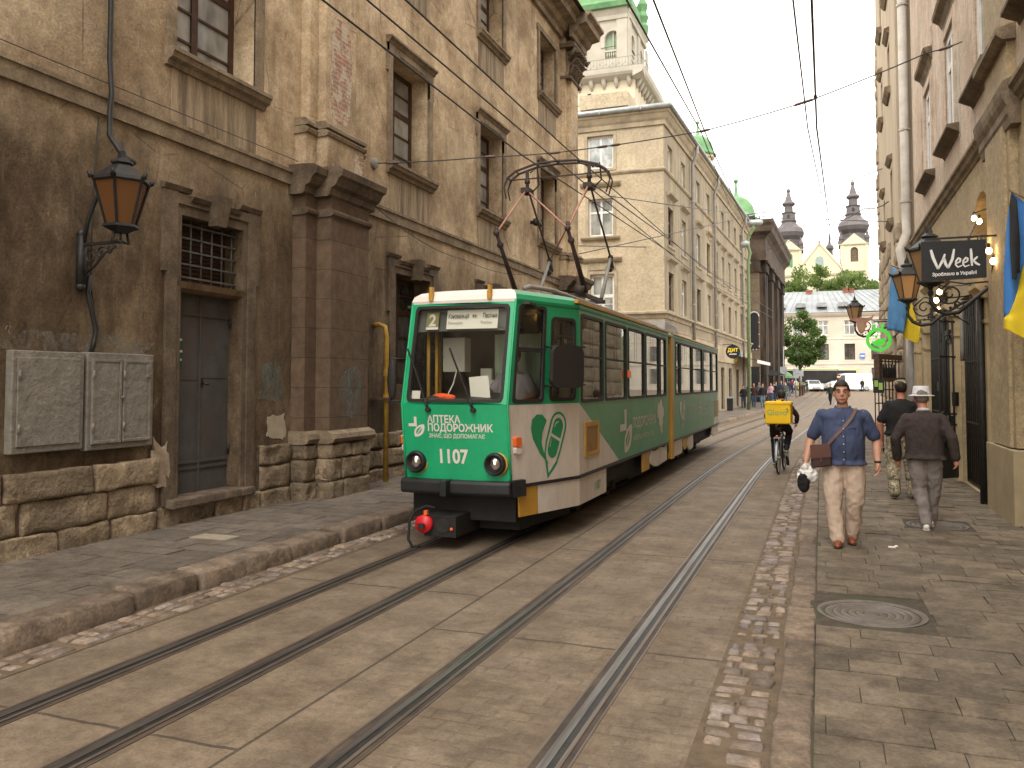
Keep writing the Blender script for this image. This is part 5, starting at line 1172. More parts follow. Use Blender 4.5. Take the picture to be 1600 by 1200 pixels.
o = Vector(ORG[bn.name]); mb = MB(); mb.lathe([(.24,.05),(.26,.1),(.27,.8),(.25,.85)], o, 4, 0, False, None, R(45)); mb.build('body', M['tblack'], bn, bevel=.02)
mb = MB(); mb.lathe([(.29,.84),(.29,.9),(.2,.93)], o, 4, 0, False, None, R(45)); mb.build('rim', M['zinc'], bn)
mb = MB(); mb.lathe([(.36,.0),(.34,.10),(.30,.14)], o, 16) if False else None
# ------------------------------------------------------------ tall belfry behind it
tw = thing('bell_tower', 'tall pale stone bell tower with green copper roof, arched windows and railed gallery', 'tower', (-19.5, 74, 0))
def tier(name, x0, x1, y0, y1, z0, z1, m): b = MB(); b.box(x0,x1,y0,y1,z0,z1); return b.build(name, m, tw)
TX1 = -14.68; TX0 = TX1-10; TY = 70
mb = MB(); FT = Fac((TX0,TY,0), (1,0,0), (0,-1,0)); FTR = Fac((TX1,TY,0), (0,1,0), (1,0,0))
tier('wall', TX0, TX1, TY, TY+9.4, 0, 28.3, M['towercream'])
UX1 = -15.40; UX0 = UX1-8.6; UY = 70.7; FU = Fac((UX0,UY,0), (1,0,0), (0,-1,0)); FUR = Fac((UX1,UY,0), (0,1,0), (1,0,0))
archs = [(6.55-4.1*i, 1.35) for i in range(2)]
mb = MB(); mb.sheet(rect(0,8.6,29.3,34.9), [arch(a,a+w,30.6,33.0) for a, w in archs], FU, 0, .35); mb.sheet(rect(0,7.4,29.3,34.9), [arch(a,a+1.3,30.6,33.0) for a in (1.0,4.6)], FUR, 0, .35)
mb.add([FU(0,29.3,0),FU(0,34.9,0),FU(0,34.9,-7.4),FU(0,29.3,-7.4)], [(0,1,2,3)]); mb.build('belfry', M['towerst'], tw)
M['louv'] = mat('green_louvre', (.25,.33,.22), (.19,.26,.17), 3)
for F_, a, w in [(FU, a, w) for a, w in archs]+[(FUR, a, 1.3) for a in (1.0,4.6)]: mb = MB(); mb.sheet(arch(a,a+w,30.6,33.0), [], F_, -.33); mb.build('louvre', M['louv'], tw)
mb = MB()
for F, aa in ((FU, [a+w/2 for a, w in archs]), (FUR, [1.65,5.25])):
    for c in aa:
        mb.ring([(c+1.05*math.cos(PI*i/10), 32.3+1.05*math.sin(PI*i/10)) for i in range(11)]+[(c-1.05,31.6),(c+1.05,31.6)], [(c+.72*math.cos(PI*i/10), 32.3+.72*math.sin(PI*i/10)) for i in range(11)]+[(c-.72,31.6),(c+.72,31.6)], F, 0, .1)
        for i in range(6): mb.tube([F(c-.5+.2*i,30.6,.0), F(c-.5+.2*i,31.15,.0)], .06, 6)
        mb.fbox(F, c-.65, c+.65, 31.15, 31.3, -.1, .1); mb.fbox(F, c-.07, c+.07, 31.3, 33, -.32, -.2)
    for a in (0.0, 3.9, 7.6)[:3]: mb.fbox(F, a, a+.95, 29.3, 34.0, 0, .12)
    mb.fprof(F, 0, 8.6 if F is FU else 7.4, [(0,34.0),(.2,34.0),(.25,34.3),(.12,34.4),(.35,34.8),(.35,34.95),(0,34.95)])
mb.build('belfry_trim', M['towerst'], tw)
mb = MB()
mb.fprof(FT, -.0, 10.05, [(0,26.4),(.06,26.4),(.06,26.6),(0,26.65)]); mb.fprof(FT, -.0, 10.9, [(0,28.2),(.75,28.5),(.9,28.7),(.95,29.05),(0,29.1)]); mb.fprof(FTR, -.9, 9.4, [(0,28.2),(.75,28.5),(.9,28.7),(.95,29.055),(0,29.1)])
for i in range(9): mb.tube([FT(.6+i*1.12,28.2,.0), FT(.6+i*1.12,28.35,.4), FT(.6+i*1.12,28.0,.2), FT(.6+i*1.12,27.6,.02)], [.2,.25,.2,.08], 6)
for i in range(8): mb.tube([FTR(.6+i*1.12,28.2,.0), FTR(.6+i*1.12,28.35,.4), FTR(.6+i*1.12,28.0,.2), FTR(.6+i*1.12,27.6,.02)], [.2,.25,.2,.08], 6)
mb.build('gallery_cornice', M['towerst'], tw)
mb = MB()
for F, L in ((FT, 10.8), (FTR, 9.4)):
    mb.fbox(F, 0, L, 29.98, 30.02, .72, .76); mb.fbox(F, 0, L, 29.2, 29.24, .72, .76)
    for i in range(int(L/.28)): mb.fbox(F, .1+i*.28, .13+i*.28, 29.1, 30.0, .73, .75); 
    for i in range(int(L/.56)): mb.bar(F(.1+i*.56,29.25,.74), F(.38+i*.56,29.6,.74), .03); mb.bar(F(.38+i*.56,29.6,.74), F(.66+i*.56,29.25,.74), .03)
mb.build('railing', M['ggrey'], tw)
mb = MB()
for c in (4.2, 7.7): mb.sheet([(c+1.25*math.cos(PI*i/10), 24.9+1.35*math.sin(PI*i/10)) for i in range(11)]+[(c-1.25,22),(c+1.25,22)], [], FT, .04)
mb.sheet([(2.5+1.25*math.cos(PI*i/10), 24.9+1.35*math.sin(PI*i/10)) for i in range(11)]+[(2.5-1.25,22),(2.5+1.25,22)], [], FTR, .04)
mb.build('blind_arch', M['redblind'], tw)
mb = MB(); mb.fbox(FT, 5.85, 6.1, 26.0, 26.35, 0, .01) if False else mb.fbox(FT, 5.8, 6.12, 26.7, 27.4, -.1, .03); mb.build('slit_window', M['tblack'], tw)
mb = MB(); cx, cy = (UX0+UX1)/2, UY+3.7
def sq(r, z, s=1): return (r, z)
mb.lathe([(6.3,34.9),(6.5,35.3),(5.9,35.7),(5.7,37.2),(4.6,38.5),(3.2,39.3),(2.6,41),(2.5,43)], (cx,cy,0), 4, 0, False, None, R(45)); mb.lathe([(2.2,43),(2.4,45),(1.2,47),(.6,48),(.5,51),(.1,55)], (cx,cy,0), 8)
for sx_ in (-1,1):
    for sy_ in (-1,1): mb.lathe([(.5,35.2),(.62,36.2),(.42,36.5),(.62,37.1),(.40,37.6),(.55,38.3),(.2,39),(.05,40)], (cx+sx_*4.1,cy+sy_*3.7,0), 8)
mb.build('copper_roof', M['greencu'], tw)
# ------------------------------------------------------------ small green domes of the chapel behind the houses
def turret(name, label, px, py_top, Y, r, drum):
    p = onY(px, py_top, Y); t = thing(name, label, 'turret', (p.x, Y, 0), group='green chapel domes above the roofs'); z = p.z
    b = MB(); b.lathe([(r*.95,0),(r*.95,z-drum-1.9*r),(r*.92,z-1.9*r),(r*1.12,z-1.85*r),(r*1.12,z-1.7*r)], (p.x,Y,0), 8, 0, False, None, R(22)); b.build('drum', M['towercream'], t)
    b = MB(); b.lathe([(r*1.18,z-1.7*r),(r*1.2,z-1.6*r),(r*1.02,z-1.5*r),(r*1.0,z-1.2*r),(r*.88,z-.8*r),(r*.62,z-.48*r),(r*.30,z-.30*r),(r*.12,z-.2*r),(r*.07,z+.2*r),(r*.05,z+.5*r)], (p.x,Y,0), 16, 0, True); b.ball((p.x,Y,z+.6*r), r*.13); b.build('dome', M['greencu'], t)
turret('domed_turret', 'small green dome on a pale drum above the cream house roof', 1090, 206, 58, 1.05, 2)
turret('domed_turret', 'green dome half hidden behind the far end of the cream house roof', 1150, 300, 90, 1.9, 2)
# ------------------------------------------------------------ blackened stone chapel
_b = R(2.0); cp0 = Vector((-4.9,75,0)); FC = Fac((cp0.x-6,75,0), (1,0,0), (0,-1,0)); FCS = Fac((-4.9,75,0), (math.sin(_b),math.cos(_b),0), (math.cos(_b),-math.sin(_b),0)); CL = 21
ch = thing('stone_chapel', 'blackened stone chapel with tall pilasters and heavy dark cornice', 'building', (-4.9, 75, 0))
mb = MB(); mb.sheet(rect(0,6,0,15), [arch(3.6,5.1,2.9,8.0)], FC, 0, .3); mb.build('wall', M['brown_stone'], ch)
mb = MB(); mb.sheet(rect(0,CL,0,15), [arch(a,a+2.2,6.0,11.0) for a in (2.6,8.6,14.6)], FCS, 0, .4); mb.add([FCS(CL,0,0),FCS(CL,15,0),FCS(CL,15,-8),FCS(CL,0,-8)], [(0,1,2,3)]); mb.build('wall', M['black_stone'], ch)
for F, aa in ((FCS, (.1,1.35,6.2,7.45,12.2,13.45,18.2,19.6)), (FC, (4.9,.6))):
    for a in aa:
        mb = MB()
        if F is FC and a > 4:
            mb.fbox(F, 5.0, 6.0, .6, 11.6, 0, .45, 1); mb.fbox(F, 4.9, 6.1, 0, 1.4, 0, .6); mb.fbox(F, 4.9, 6.12, 11.6, 12.6, 0, .6)
        else: mb.fbox(F, a, a+.85, 1.2, 11.6, 0, .5); mb.fbox(F, a-.15, a+1.0, 0, 1.4, 0, .65); mb.fbox(F, a-.12, a+.97, 11.6, 12.6, 0, .62); mb.fbox(F, a-.2, a+1.05, 12.4, 12.6, 0, .75)
        mb.build('pilaster', [M['black_stone'], M['brown_stone']], ch)
mb = MB()
CC = [(0,12.6),(.62,12.6),(.66,13.2),(.60,13.2),(.60,14.4),(.8,14.7),(1.15,15.0),(1.22,15.5),(1.35,15.7),(1.35,16.0),(0,16.2)]
mitre(FC, 0, 6, CC, 0, .96, mb); mitre(FCS, 0, CL, CC, 1.0, 0, mb); mb.build('cornice', mat('dark_cornice', (.105,.074,.05), (.038,.028,.021), .9, .95, .4, 6), ch)
mb = MB(); mb.add([FC(-1,16.1,1.25), FC(6.2,16.1,1.25), FCS(CL,16.1,1.25), FCS(CL,19,-4), FC(2,19,-3)], [(0,1,4),(1,2,3,4)]); mb.build('roof', M['greencu'], ch)
mb = MB(); mb.sheet(arch(3.6,5.1,2.9,8.0), [], FC, -.28); mb.prism(arch(5.18,5.92,4.9,8.1), FC, .44, .47); mb.fbox(FC, 5.1, 5.95, 1.5, 3.4, .44, .46)
for a in (2.6,8.6,14.6): mb.sheet(arch(a,a+2.2,6,11), [], FCS, -.38)
mb.build('window', M['tblack'], ch)
mb = MB()
for i in range(34):
    t = i/33; L = arch(5.16,5.94,4.88,8.12,10); k = t*(len(L)-1); j = int(k); q = L[j]; q2 = L[(j+1) % len(L)]; f_ = k-j
    mb.ball(FC(q[0]+(q2[0]-q[0])*f_, q[1]+(q2[1]-q[1])*f_, .49), .05, 5)
mb.build('window_studs', M['whitewin'], ch)
# green pipe with lamp heads
lp_ = thing('street_lamp', 'tall green lamp pole with grey lamp heads in front of the dark chapel', 'street lamp', onZ(1170, 640, .15))
p0 = Vector(ORG[lp_.name]); Yp = p0.y
mb = MB(); pts = [onY(x, y, Yp) for x, y in ((1170,640),(1170,480),(1169,410),(1172,395),(1169,385),(1169,370),(1177,358),(1177,350))]; mb.tube(pts, .11, 8); mb.build('pole', mat('lamp_pole_green', (.16,.22,.10), (.11,.16,.07), 3, .5), lp_)
for (x0, y0), (x1, y1) in (((1168,349),(1192,347)), ((1157,384),(1171,379))):
    mb = MB(); a, b = onY(x0,y0,Yp), onY(x1,y1,Yp); mb.tube([a, a.lerp(b,.2), a.lerp(b,.8), b], [.10,.22,.22,.10], 8); mb.build('lamp_head', M['zinc'], lp_)
# ------------------------------------------------------------ pale house across the square
FWY = 122; FW = Fac((-9,FWY,0), (1,0,0), (0,-1,0)); zg0 = 1.0
wh = thing('pale_house', 'long pale three storey house with grey metal roof facing the square', 'building', (3, FWY, 1))
wx = [2.0+3.35*i for i in range(8)]
hol = [rect(a,a+1.35,z,z+h) for a in wx for z, h in ((8.6,2.0),(5.2,2.2),(1.9,2.2))]
mb = MB(); mb.sheet(rect(0,30,0,11.7), hol, FW, 0, .2); mb.add([FW(30,0,0),FW(30,11.7,0),FW(30,11.7,-10),FW(30,0,-10)], [(0,1,2,3)]); mb.build('wall', M['white_house'], wh)
mb = MB(); mb.add([FW(-.5,11.7,.6),FW(30.5,11.7,.6),FW(30.5,11.7,-11),FW(-.5,11.7,-11),FW(3,15.2,-5),FW(22,15.2,-5)], [(0,1,5,4),(1,2,5),(2,3,4,5),(3,0,4)]); rf_ = mb.build('roof', M['slate'], wh)
mb = MB()
for i in range(30): mb.bar(FW(i,11.85,.55), FW(3+19*i/30,15.2,-4.9), .04)
mb.build('roof_seam', M['slate'], rf_)
for px in (1220,1251,1284,1317):
    mb = MB(); a = onY(px, 478, FWY+1.2).x+9; mb.hexa([FW(a-.7,12.5,.35),FW(a+.7,12.5,.35),FW(a+.7,12.5,-.5),FW(a-.7,12.5,-.5),FW(a-.6,13.2,-.9),FW(a+.6,13.2,-.9),FW(a+.6,13.2,-1.6),FW(a-.6,13.2,-1.6)]); mb.build('skylight', M['glassdark'], rf_)
for px in (1264,1322,1330):
    p = onY(px, 463, FWY+4.5); mb = MB(); mb.box(p.x-.36,p.x+.36,p.y-.3,p.y+.3,13.8,15.2); mb.box(p.x-.42,p.x+.42,p.y-.36,p.y+.36,15.2,15.35); mb.build('chimney', M['red'], rf_)
mb = MB(); mb.fprof(FW, -.2, 30.2, [(0,11.1),(.2,11.2),(.45,11.5),(.5,11.75),(0,11.8)]); mb.fprof(FW, 0, 30, [(0,4.55),(.08,4.55),(.12,4.75),(0,4.8)]); mb.fprof(FW, 0, 30, [(0,8.0),(.06,8.0),(.06,8.15),(0,8.2)]); mb.build('string_course', M['white_house'], wh)
fr, gl = win_meshes(1.35, 2.0, 0, 0, [(.67,.10)], [(1.35,.10)], .10); wA = Win((fr, M['whitewin']), (gl, M['glassold'])); fr, gl = win_meshes(1.35, 2.2, 0, 0, [(.67,.10)], [(1.5,.10)], .10); wB = Win((fr, M['brownwood']), (gl, M['glassdark']))
for i, a in enumerate(wx): wA.place(wh, FW, a, 8.6, -.15); wB.place(wh, FW, a, 5.2, -.15); wB.place(wh, FW, a, 1.9, -.15)
for a in wx:
    for z, h in ((8.6,2.0),(5.2,2.2),(1.9,2.2)): mb = MB(); mb.ring(rect(a-.16,a+1.51,z-.16,z+h+.16), rect(a,a+1.35,z,z+h), FW, 0, .05); mb.build('window_moulding', M['white_house'], wh)
# ------------------------------------------------------------ church with two towers on the hill
hb = MB(); n = 40
vs = []
for j in range(9):
    for i in range(n):
        x = -150+300*i/(n-1); y = 138+j*22; h = 1.2+22*max(0, math.sin(min(1, j/5)*PI/2))*math.exp(-((x-5)/60)**2); vs.append((x, y, h if j else .8))
hb.add(vs, [(j*n+i, j*n+i+1, (j+1)*n+i+1, (j+1)*n+i) for j in range(8) for i in range(n-1)], 0, None, True); struct(hb, 'hill', mat('hill_grass', (.06,.085,.03), (.04,.055,.02), .3))
cu_ = thing('twin_tower_church', 'yellow church with a gable between two dark spired towers, on the hill', 'church', (.3, 250, 20)); FK = Fac((0,250,0), (1,0,0), (0,-1,0))
mb = MB(); mb.sheet([(-11.6,12),(12.8,12),(12.8,33),(-11.6,33)], [], FK, 0); mb.add([FK(12.8,12,0),FK(12.8,33,0),FK(12.8,33,-40),FK(12.8,12,-40)], [(0,1,2,3)]); mb.prism([(-7.0,33),(7.0,33),(.1,41.8)], FK, -1, .5)
mb.build('facade', M['churchy'], cu_)
mb = MB(); mb.add([FK(-7.5,32.8,.8),FK(.1,42.4,.8),FK(.1,42.4,-38),FK(-7.5,32.8,-38),FK(7.6,32.8,.8),FK(7.6,32.8,-38)], [(0,1,2,3),(1,4,5,2)]); mb.build('roof', M['churchd'], cu_)
mb = MB(); mb.fprof(FK, -11.9, 13, [(0,32.4),(.4,32.5),(.7,33),(0,33.1)])
for s_ in (-1,1):
    a = Vector(FK(.1,41.9,.55)); b = Vector(FK(.1+s_*7.2,32.9,.55)); mb.bar(a, b, .5, .5, 0, (0,1,0))
for x in (-11.2,-5.0,6.2,12.2): mb.fbox(FK, x, x+.7, 12, 32.4, 0, .3)
mb.build('moulding', mat('church_trim', (.72,.63,.45), None, .3), cu_)
mb = MB(); mb.sheet(arch(-1.0,1.2,34.0,38.0), [], FK, .52); mb.build('window', mat('church_window', (.28,.34,.31), None, 3), cu_)
for xc, zt, nm in ((-8.1, 33.0, 0), (9.25, 33.0, 1)):
    w = 3.45 if nm == 0 else 3.6; top = 40.2 if nm == 0 else 41.0
    mb = MB(); mb.sheet([(xc-w,top-7.6),(xc+w,top-7.6),(xc+w,top-.1),(xc,top+3.0),(xc-w,top-.1)], [arch(xc-1.0,xc+1.0,top-5.0,top-.9)], FK, .4, .5); mb.box(xc-w,xc+w,250.2,250+2*w,30,top-.15)
    mb.fbox(FK, xc-w, xc-w+.8, 30, top-.1, .4, .6); mb.fbox(FK, xc+w-.8, xc+w, 30, top-.1, .4, .6); mb.fprof(FK, xc-w-.3, xc+w+.3, [(.4,top-.3),(.8,top-.2),(.9,top+.1),(.4,top+.1)])
    tt = mb.build('tower', M['churchy'], cu_)
    mb = MB(); mb.sheet(arch(xc-1.0,xc+1.0,top-5.0,top-.9), [], FK, .0); mb.build('belfry_window', M['greencu'] if nm == 0 else M['trimdark'], tt)
    mb = MB(); c = (xc, 250+w, 0)
    z = top
    mb.lathe([(4.3,z-.1),(4.1,z+.5),(3.3,z+2.2),(3.2,z+3.3),(4.1,z+4.3),(4.5,z+5.4),(4.0,z+6.6),(2.7,z+7.6),(2.2,z+8.3),(2.1,z+8.5),(2.4,z+9.0),(2.0,z+9.2),(1.9,z+11.0),(2.2,z+11.4),(1.4,z+11.6)], c, 8, 0, False, None, R(22.5))
    mb.lathe([(1.3,z+11.5),(1.2,z+13.3),(1.9,z+13.9),(1.9,z+14.2),(1.1,z+14.9),(.65,z+16.4),(.4,z+17.4),(.6,z+17.8),(.55,z+18.3),(.1,z+18.6)], c, 8, 0, False, None, R(22.5))
    for sx_ in (-1,1):
        for sy_ in (-1,1): mb.lathe([(.55,z-.2),(.55,z+1.2),(.75,z+1.6),(.6,z+2.3),(.3,z+2.7),(.35,z+3.1),(.05,z+3.8)], (xc+sx_*(w-.2),250+w+sy_*(w-.2),0), 8)
    sp_ = mb.build('spire', M['churchd'], tt)
    mb = MB(); mb.box(xc-.28,xc+.28,250+w-2.15,250+w-1.9,z+9.8,z+10.6); mb.build('spire_opening', M['tblack'], sp_)
    mb = MB(); mb.box(xc-.09,xc+.09,250+w-.09,250+w+.09,z+18.5,z+21.6); mb.box(xc-.65,xc+.65,250+w-.08,250+w+.08,z+20.2,z+20.4); mb.build('cross', M['gold'], tt)
mb = MB(); p = onY(1297, 440, 262); mb.lathe([(1.5,34),(1.5,36.5),(1.9,37.2),(1.6,38.4),(1.0,39.2),(.9,41.3),(1.2,41.8),(1.0,42.6),(.4,43.4),(.2,46),(.05,47)], (p.x,262,0), 8); mb.build('ridge_turret', M['churchd'], cu_)
# ------------------------------------------------------------ trees
def clump(mb, c, r, n, leaf, squash=.8, tone=None):
    tone = U(.1,.9) if tone is None else tone
    for _ in range(n):
        d = Vector((random.gauss(0,1), random.gauss(0,1), random.gauss(0,1))).normalized()*r*U(.35,1.05); d.z *= squash
        p = Vector(c)+d; a = Vector((U(-1,1),U(-1,1),U(-.6,1))).normalized(); b = a.cross(Vector((U(-1,1),U(-1,1),U(-1,1)))).normalized(); s_ = leaf*U(.6,1.3)
        e = a.cross(b)*s_*.5; f = b*s_
        mb.add([p-f*.5, p+e*.6, p+f*.5, p-e*.6], [(0,1,2,3)], 0, min(1, max(0, tone+U(-.25,.25))))
def tree(label, base, h, crown, trunk_r, leaf=.35, group=None, m='foliage', n=90, trunk_h=.3, bare=0):
    """crown: list of (dx, dz, r) clumps"""
    t = thing('tree', label, 'tree', base, group=group); B = Vector(base)
    mb = MB(); mb.tube([B, B+Vector((.05,0,h*.15)), B+Vector((-.05,.1,h*.35)), B+Vector((.1,0,h*.7))], [trunk_r*1.2, trunk_r, trunk_r*.8, trunk_r*.3], 8)
    for dx, dz, r in crown[::2]: mb.tube([B+Vector((0,0,h*U(.25,.4))), B+Vector((dx*.5,U(-.3,.3),dz*.75)), B+Vector((dx,0,dz))], [trunk_r*.45, trunk_r*.3, trunk_r*.08], 6)
    mb.build('trunk', M['bark'], t)
    mb = MB()
    for dx, dz, r in crown:
        for q in range(3): clump(mb, B+Vector((dx+U(-.5,.5)*r, U(-1.2,1.2)*r, dz+U(-.4,.4)*r)), r*U(.55,.85), n, leaf)
    mb.build('crown', M[m], t); return t
b = onZ(1248, 612, .8); b = Vector((-2.5, 113, zg(113)))
k = 11.6
cr = []
for px, py, r in ((1255,492,1.0),(1242,505,1.2),(1268,502,1.1),(1232,520,1.2),(1255,515,1.5),(1276,520,1.1),(1226,536,.8),(1244,535,1.5),(1266,535,1.4),(1282,538,.8),(1236,550,1.1),(1256,552,1.4),(1274,553,1.0),(1248,563,1.0),(1264,563,.8),(1240,563,.7),(1284,530,.5)):
    p = onY(px, py, 113); cr.append((p.x-b.x, p.z-b.z, r))
tree('dense green street tree standing in front of the pale house', b, 10, cr, .22, .34, n=150)
HT = [(1228,448,2.2),(1240,440,3.2),(1262,428,4.2),(1278,418,4.0),(1296,426,4.4),(1318,418,4.6),(1336,424,4.4),(1352,428,4.4),(1366,440,4.6),(1380,436,5)]
for i, (px, py, r) in enumerate(HT):
    Y = 178+9*(i % 3); p = onY(px, py, Y); base = (p.x, Y, 8)
    cr = [(U(-.8,.8)*r, p.z-8-.55*r+U(-1.0,.4)*r, r*U(.3,.5)) for _ in range(9)]
    tree(['loose light green tree on the hill in front of the church', 'tree on the hill before the church with sparse open crown'][i % 2], base, p.z-8, cr, .3, .55, 'trees on the church hill', 'foliage2', 70)
# ------------------------------------------------------------ right-hand house with shop portals
RX = 2.42
FR = Fac((RX,0,0), (0,1,0), (-1,0,0))
rb = thing('corner_house', 'tall pinkish beige house with peeling plaster and barred shop portals along the right pavement', 'building', (RX, 18, 0))
RW, wr = 1.2, [3.4, 6.85, 10.3, 13.75, 17.15, 20.6]
O1 = rect(14.55, 17.2, .12, 3.45); ON = arch(14.0, 15.75, 3.85, 4.95, 10); O2 = rect(18.75, 21.4, .12, 3.75); O0 = rect(6.2, 9.8, .2, 3.8)
mb = MB(); mb.sheet(rect(-4,24.6,-.1,5.5), [O0, O1, O2, ON], FR, 0, .5); mb.add([FR(-4,-.1,0),FR(-4,17.5,0),FR(-4,17.5,-10),FR(-4,-.1,-10)], [(0,1,2,3)]); mb.build('wall', M['olive'], rb)
hol = [rect(a,a+RW,z,z+h) for a in wr for z, h in ((6.6,2.15),(11.5,2.1))]
mb = MB(); mb.sheet(rect(-4,24.6,5.5,17.5), hol, FR, 0, .10); mb.add([FR(24.6,0,0),FR(24.6,17.5,0),FR(24.6,17.5,-10),FR(24.6,0,-10)], [(0,1,2,3)]); mb.add([FR(-4,17.5,0),FR(24.6,17.5,0),FR(24.6,17.5,-10),FR(-4,17.5,-10)], [(0,1,2,3)]); mb.add([FR(-4,0,-10),FR(24.6,0,-10),FR(24.6,17.5,-10),FR(-4,17.5,-10)], [(0,1,2,3)]); mb.build('wall', M['plasterR'], rb)
mb = MB(); mb.fprof(FR, 13.75, 24.6, [(0,5.48),(.02,5.48),(.04,5.54),(.08,5.57),(.10,5.64),(.14,5.67),(.14,5.72),(0,5.77)]); mb.fprof(FR, -4, 12.0, [(0,5.48),(.02,5.48),(.04,5.54),(.08,5.57),(.10,5.64),(.14,5.67),(.14,5.72),(0,5.77)]); mb.fprof(FR, -4, 24.6, [(0,17.0),(.1,17.0),(.3,17.2),(.6,17.3),(.6,17.6),(0,17.6)]); mb.build('cornice', M['trim'], rb)
# flat pilaster at the near end with moulded cap and plinth
mb = MB(); mb.fbox(FR, 12.2, 13.72, 1.08, 17.0, 0, .10); mb.fbox(FR, 12.35, 13.58, 1.08, 5.3, .10, .14); mb.build('pilaster', M['olive'], rb)
mb = MB(); mb.fbox(FR, 12.05, 13.86, -.1, 1.06, 0, .17); mb.build('plinth', mat('olive_plinth', (.38,.30,.18), (.28,.22,.135), 1.5, .8, .3, 18), rb, bevel=.01)
mb = MB(); mb.fprof(FR, 11.95, 13.95, [(0,5.2),(.12,5.2),(.14,5.3),(.16,5.34),(.16,5.44),(.20,5.52),(.22,5.60),(.23,5.70),(.20,5.76),(0,5.84)]); mb.fprof(FR, 12.1, 13.8, [(0,6.35),(.16,6.35),(.24,6.42),(.24,6.5),(0,6.56)]); mb.build('capital', M['trim'], rb)
fr, gl = win_meshes(RW, 2.15, 0, 0, [(.60,.14)], [(1.5,.13)], .15); fr2, gl2 = win_meshes(RW, 2.1, 0, 0, [(.60,.14)], [(1.5,.13)], .15)
sl = MB(); lprof(sl, -.42, RW+.42, [(-.1,-.20),(.02,-.20),(.06,-.12),(.15,-.08),(.24,-.03),(.24,.02),(-.1,.05)])
pd = MB(); lprof(pd, -.36, RW+.36, [(-.1,2.52),(.04,2.52),(.09,2.62),(.20,2.70),(.22,2.77),(-.1,2.84)]); lprof(pd, -.2, RW+.2, [(-.1,2.3),(.02,2.3),(.04,2.5),(-.1,2.5)])
ss_ = MB(); ss_.box(-.20,-.0,-.06,-.02,0,2.3); ss_.box(RW,RW+.20,-.06,-.02,0,2.3); ss_.box(-.2,RW+.2,-.062,-.02,2.15,2.32)
WR1 = Win((fr, M['whitewin']), (gl, M['glassold']), [('sill', sl, M['trimdark']), ('pediment', pd, M['trim']), ('surround', ss_, M['plasterR'])])
sl2 = MB(); lprof(sl2, -.36, RW+.36, [(-.1,-.22),(.02,-.22),(.07,-.12),(.22,-.04),(.22,.02),(-.1,.05)])
WR2 = Win((fr2, M['whitewin']), (gl2, M['glassold']), [('sill', sl2, M['trimdark']), ('surround', ss_, M['plasterR'])])
for a in wr: WR1.place(rb, FR, a, 6.6, -.03); WR2.place(rb, FR, a, 11.5, -.03)
for a, z, w, h, sd_ in ((18.6, 7.6, .25, 1.9, 3.3), (16.75, 7.2, .3, 1.6, 6.1), (20.3, 9.6, .5, .5, 8.8), (22.4, 7.4, .35, 2.2, 5.5)): patch('bare_brick', a, z, w, h, .003, M['brickpatch'] if sd_ != 6.1 else mat('grey_cement', (.5,.46,.38), None, 6), sd_, FR, rb, .3)
mb = MB(); mb.tube([FR(25.0,17.3,.16), FR(25.0,6.6,.16), FR(24.9,6.0,.16), FR(24.6,5.5,.36), FR(24.5,5.1,.30), FR(24.5,3.9,.16)], .125, 12)
for z in (16,12.4,8.9,6.9): mb.lathe([(.15,z-.03),(.15,z+.03)], FR(25,0,.16), 10); mb.bar(FR(25,z,.0), FR(25,z,.16), .04)
dp_ = mb.build('drainpipe', M['pipepale'], rb); mb = MB(); mb.tube([FR(24.5,3.9,.16), FR(24.5,.2,.16)], .12, 12); mb.build('drainpipe', M['pipegrey'], rb)
# portals: pilasters, mouldings, niche, gates
M['portalp'] = mat('portal_plaster', (.52,.41,.24), (.36,.28,.16), 2, .85, .2, 14)
for a0, a1, zt in ((13.95,14.5,3.3),(17.25,17.75,3.28),(18.3,18.7,3.25),(21.45,21.9,3.2),(23.6,24.2,3.2)):
    mb = MB(); mb.fbox(FR, a0, a1, .10, zt, 0, .12); mb.fprof(FR, a0-.06, a1+.06, [(0,zt-.12),(.16,zt-.12),(.20,zt-.02),(.26,zt+.03),(.26,zt+.10),(0,zt+.14)]); mb.fprof(FR, a0-.03, a1+.03, [(0,zt-.5),(.14,zt-.5),(.16,zt-.45),(0,zt-.42)]); mb.build('portal_pilaster', M['portalp'], rb)
mb = MB(); mb.fbox(FR, 18.7, 21.45, 3.75, 4.0, 0, .10); mb.fprof(FR, 18.4, 21.8, [(0,4.0),(.12,4.0),(.2,4.1),(.2,4.16),(0,4.2)])
mb.build('portal_lintel', M['portalp'], rb)
mb = MB(); mb.sheet(O1, [], FR, -.49); mb.sheet(O2, [], FR, -.49); mb.sheet(O0, [], FR, -.49); mb.sheet(ON, [], FR, -.40); mb.build('portal_back', mat('warm_portal_recess', (.42,.28,.14), (.30,.20,.11), 2), rb)
def gate(name, a0, a1, z0, z1, d, nb, panel=0, par=rb):
    mb = MB()
    for i in range(nb+1): a = a0+(a1-a0)*i/nb; mb.tube([FR(a,z0,d), FR(a,z1,d)], .016 if 0 < i < nb else .028, 6)
    for z in (z0+.02, z0+(z1-z0)*.33, z0+(z1-z0)*.66, z1-.05): mb.fbox(FR, a0, a1, z-.018, z+.018, d-.012, d+.012)
    if panel: mb.fbox(FR, a0+.02, a1-.02, z0, z0+panel, d-.02, d+.014)
    g = mb.build(name, M['iron'], par); return g
g = gate('gate', 18.85, 21.3, .15, 3.65, .02, 13); mb = MB(); mb.fbox(FR, 19.9, 20.15, 1.75, 1.95, .02, .06); mb.build('lock', M['iron'], g)
g = gate('gate', 14.75, 17.05, .15, 3.4, -.06, 11, .0)
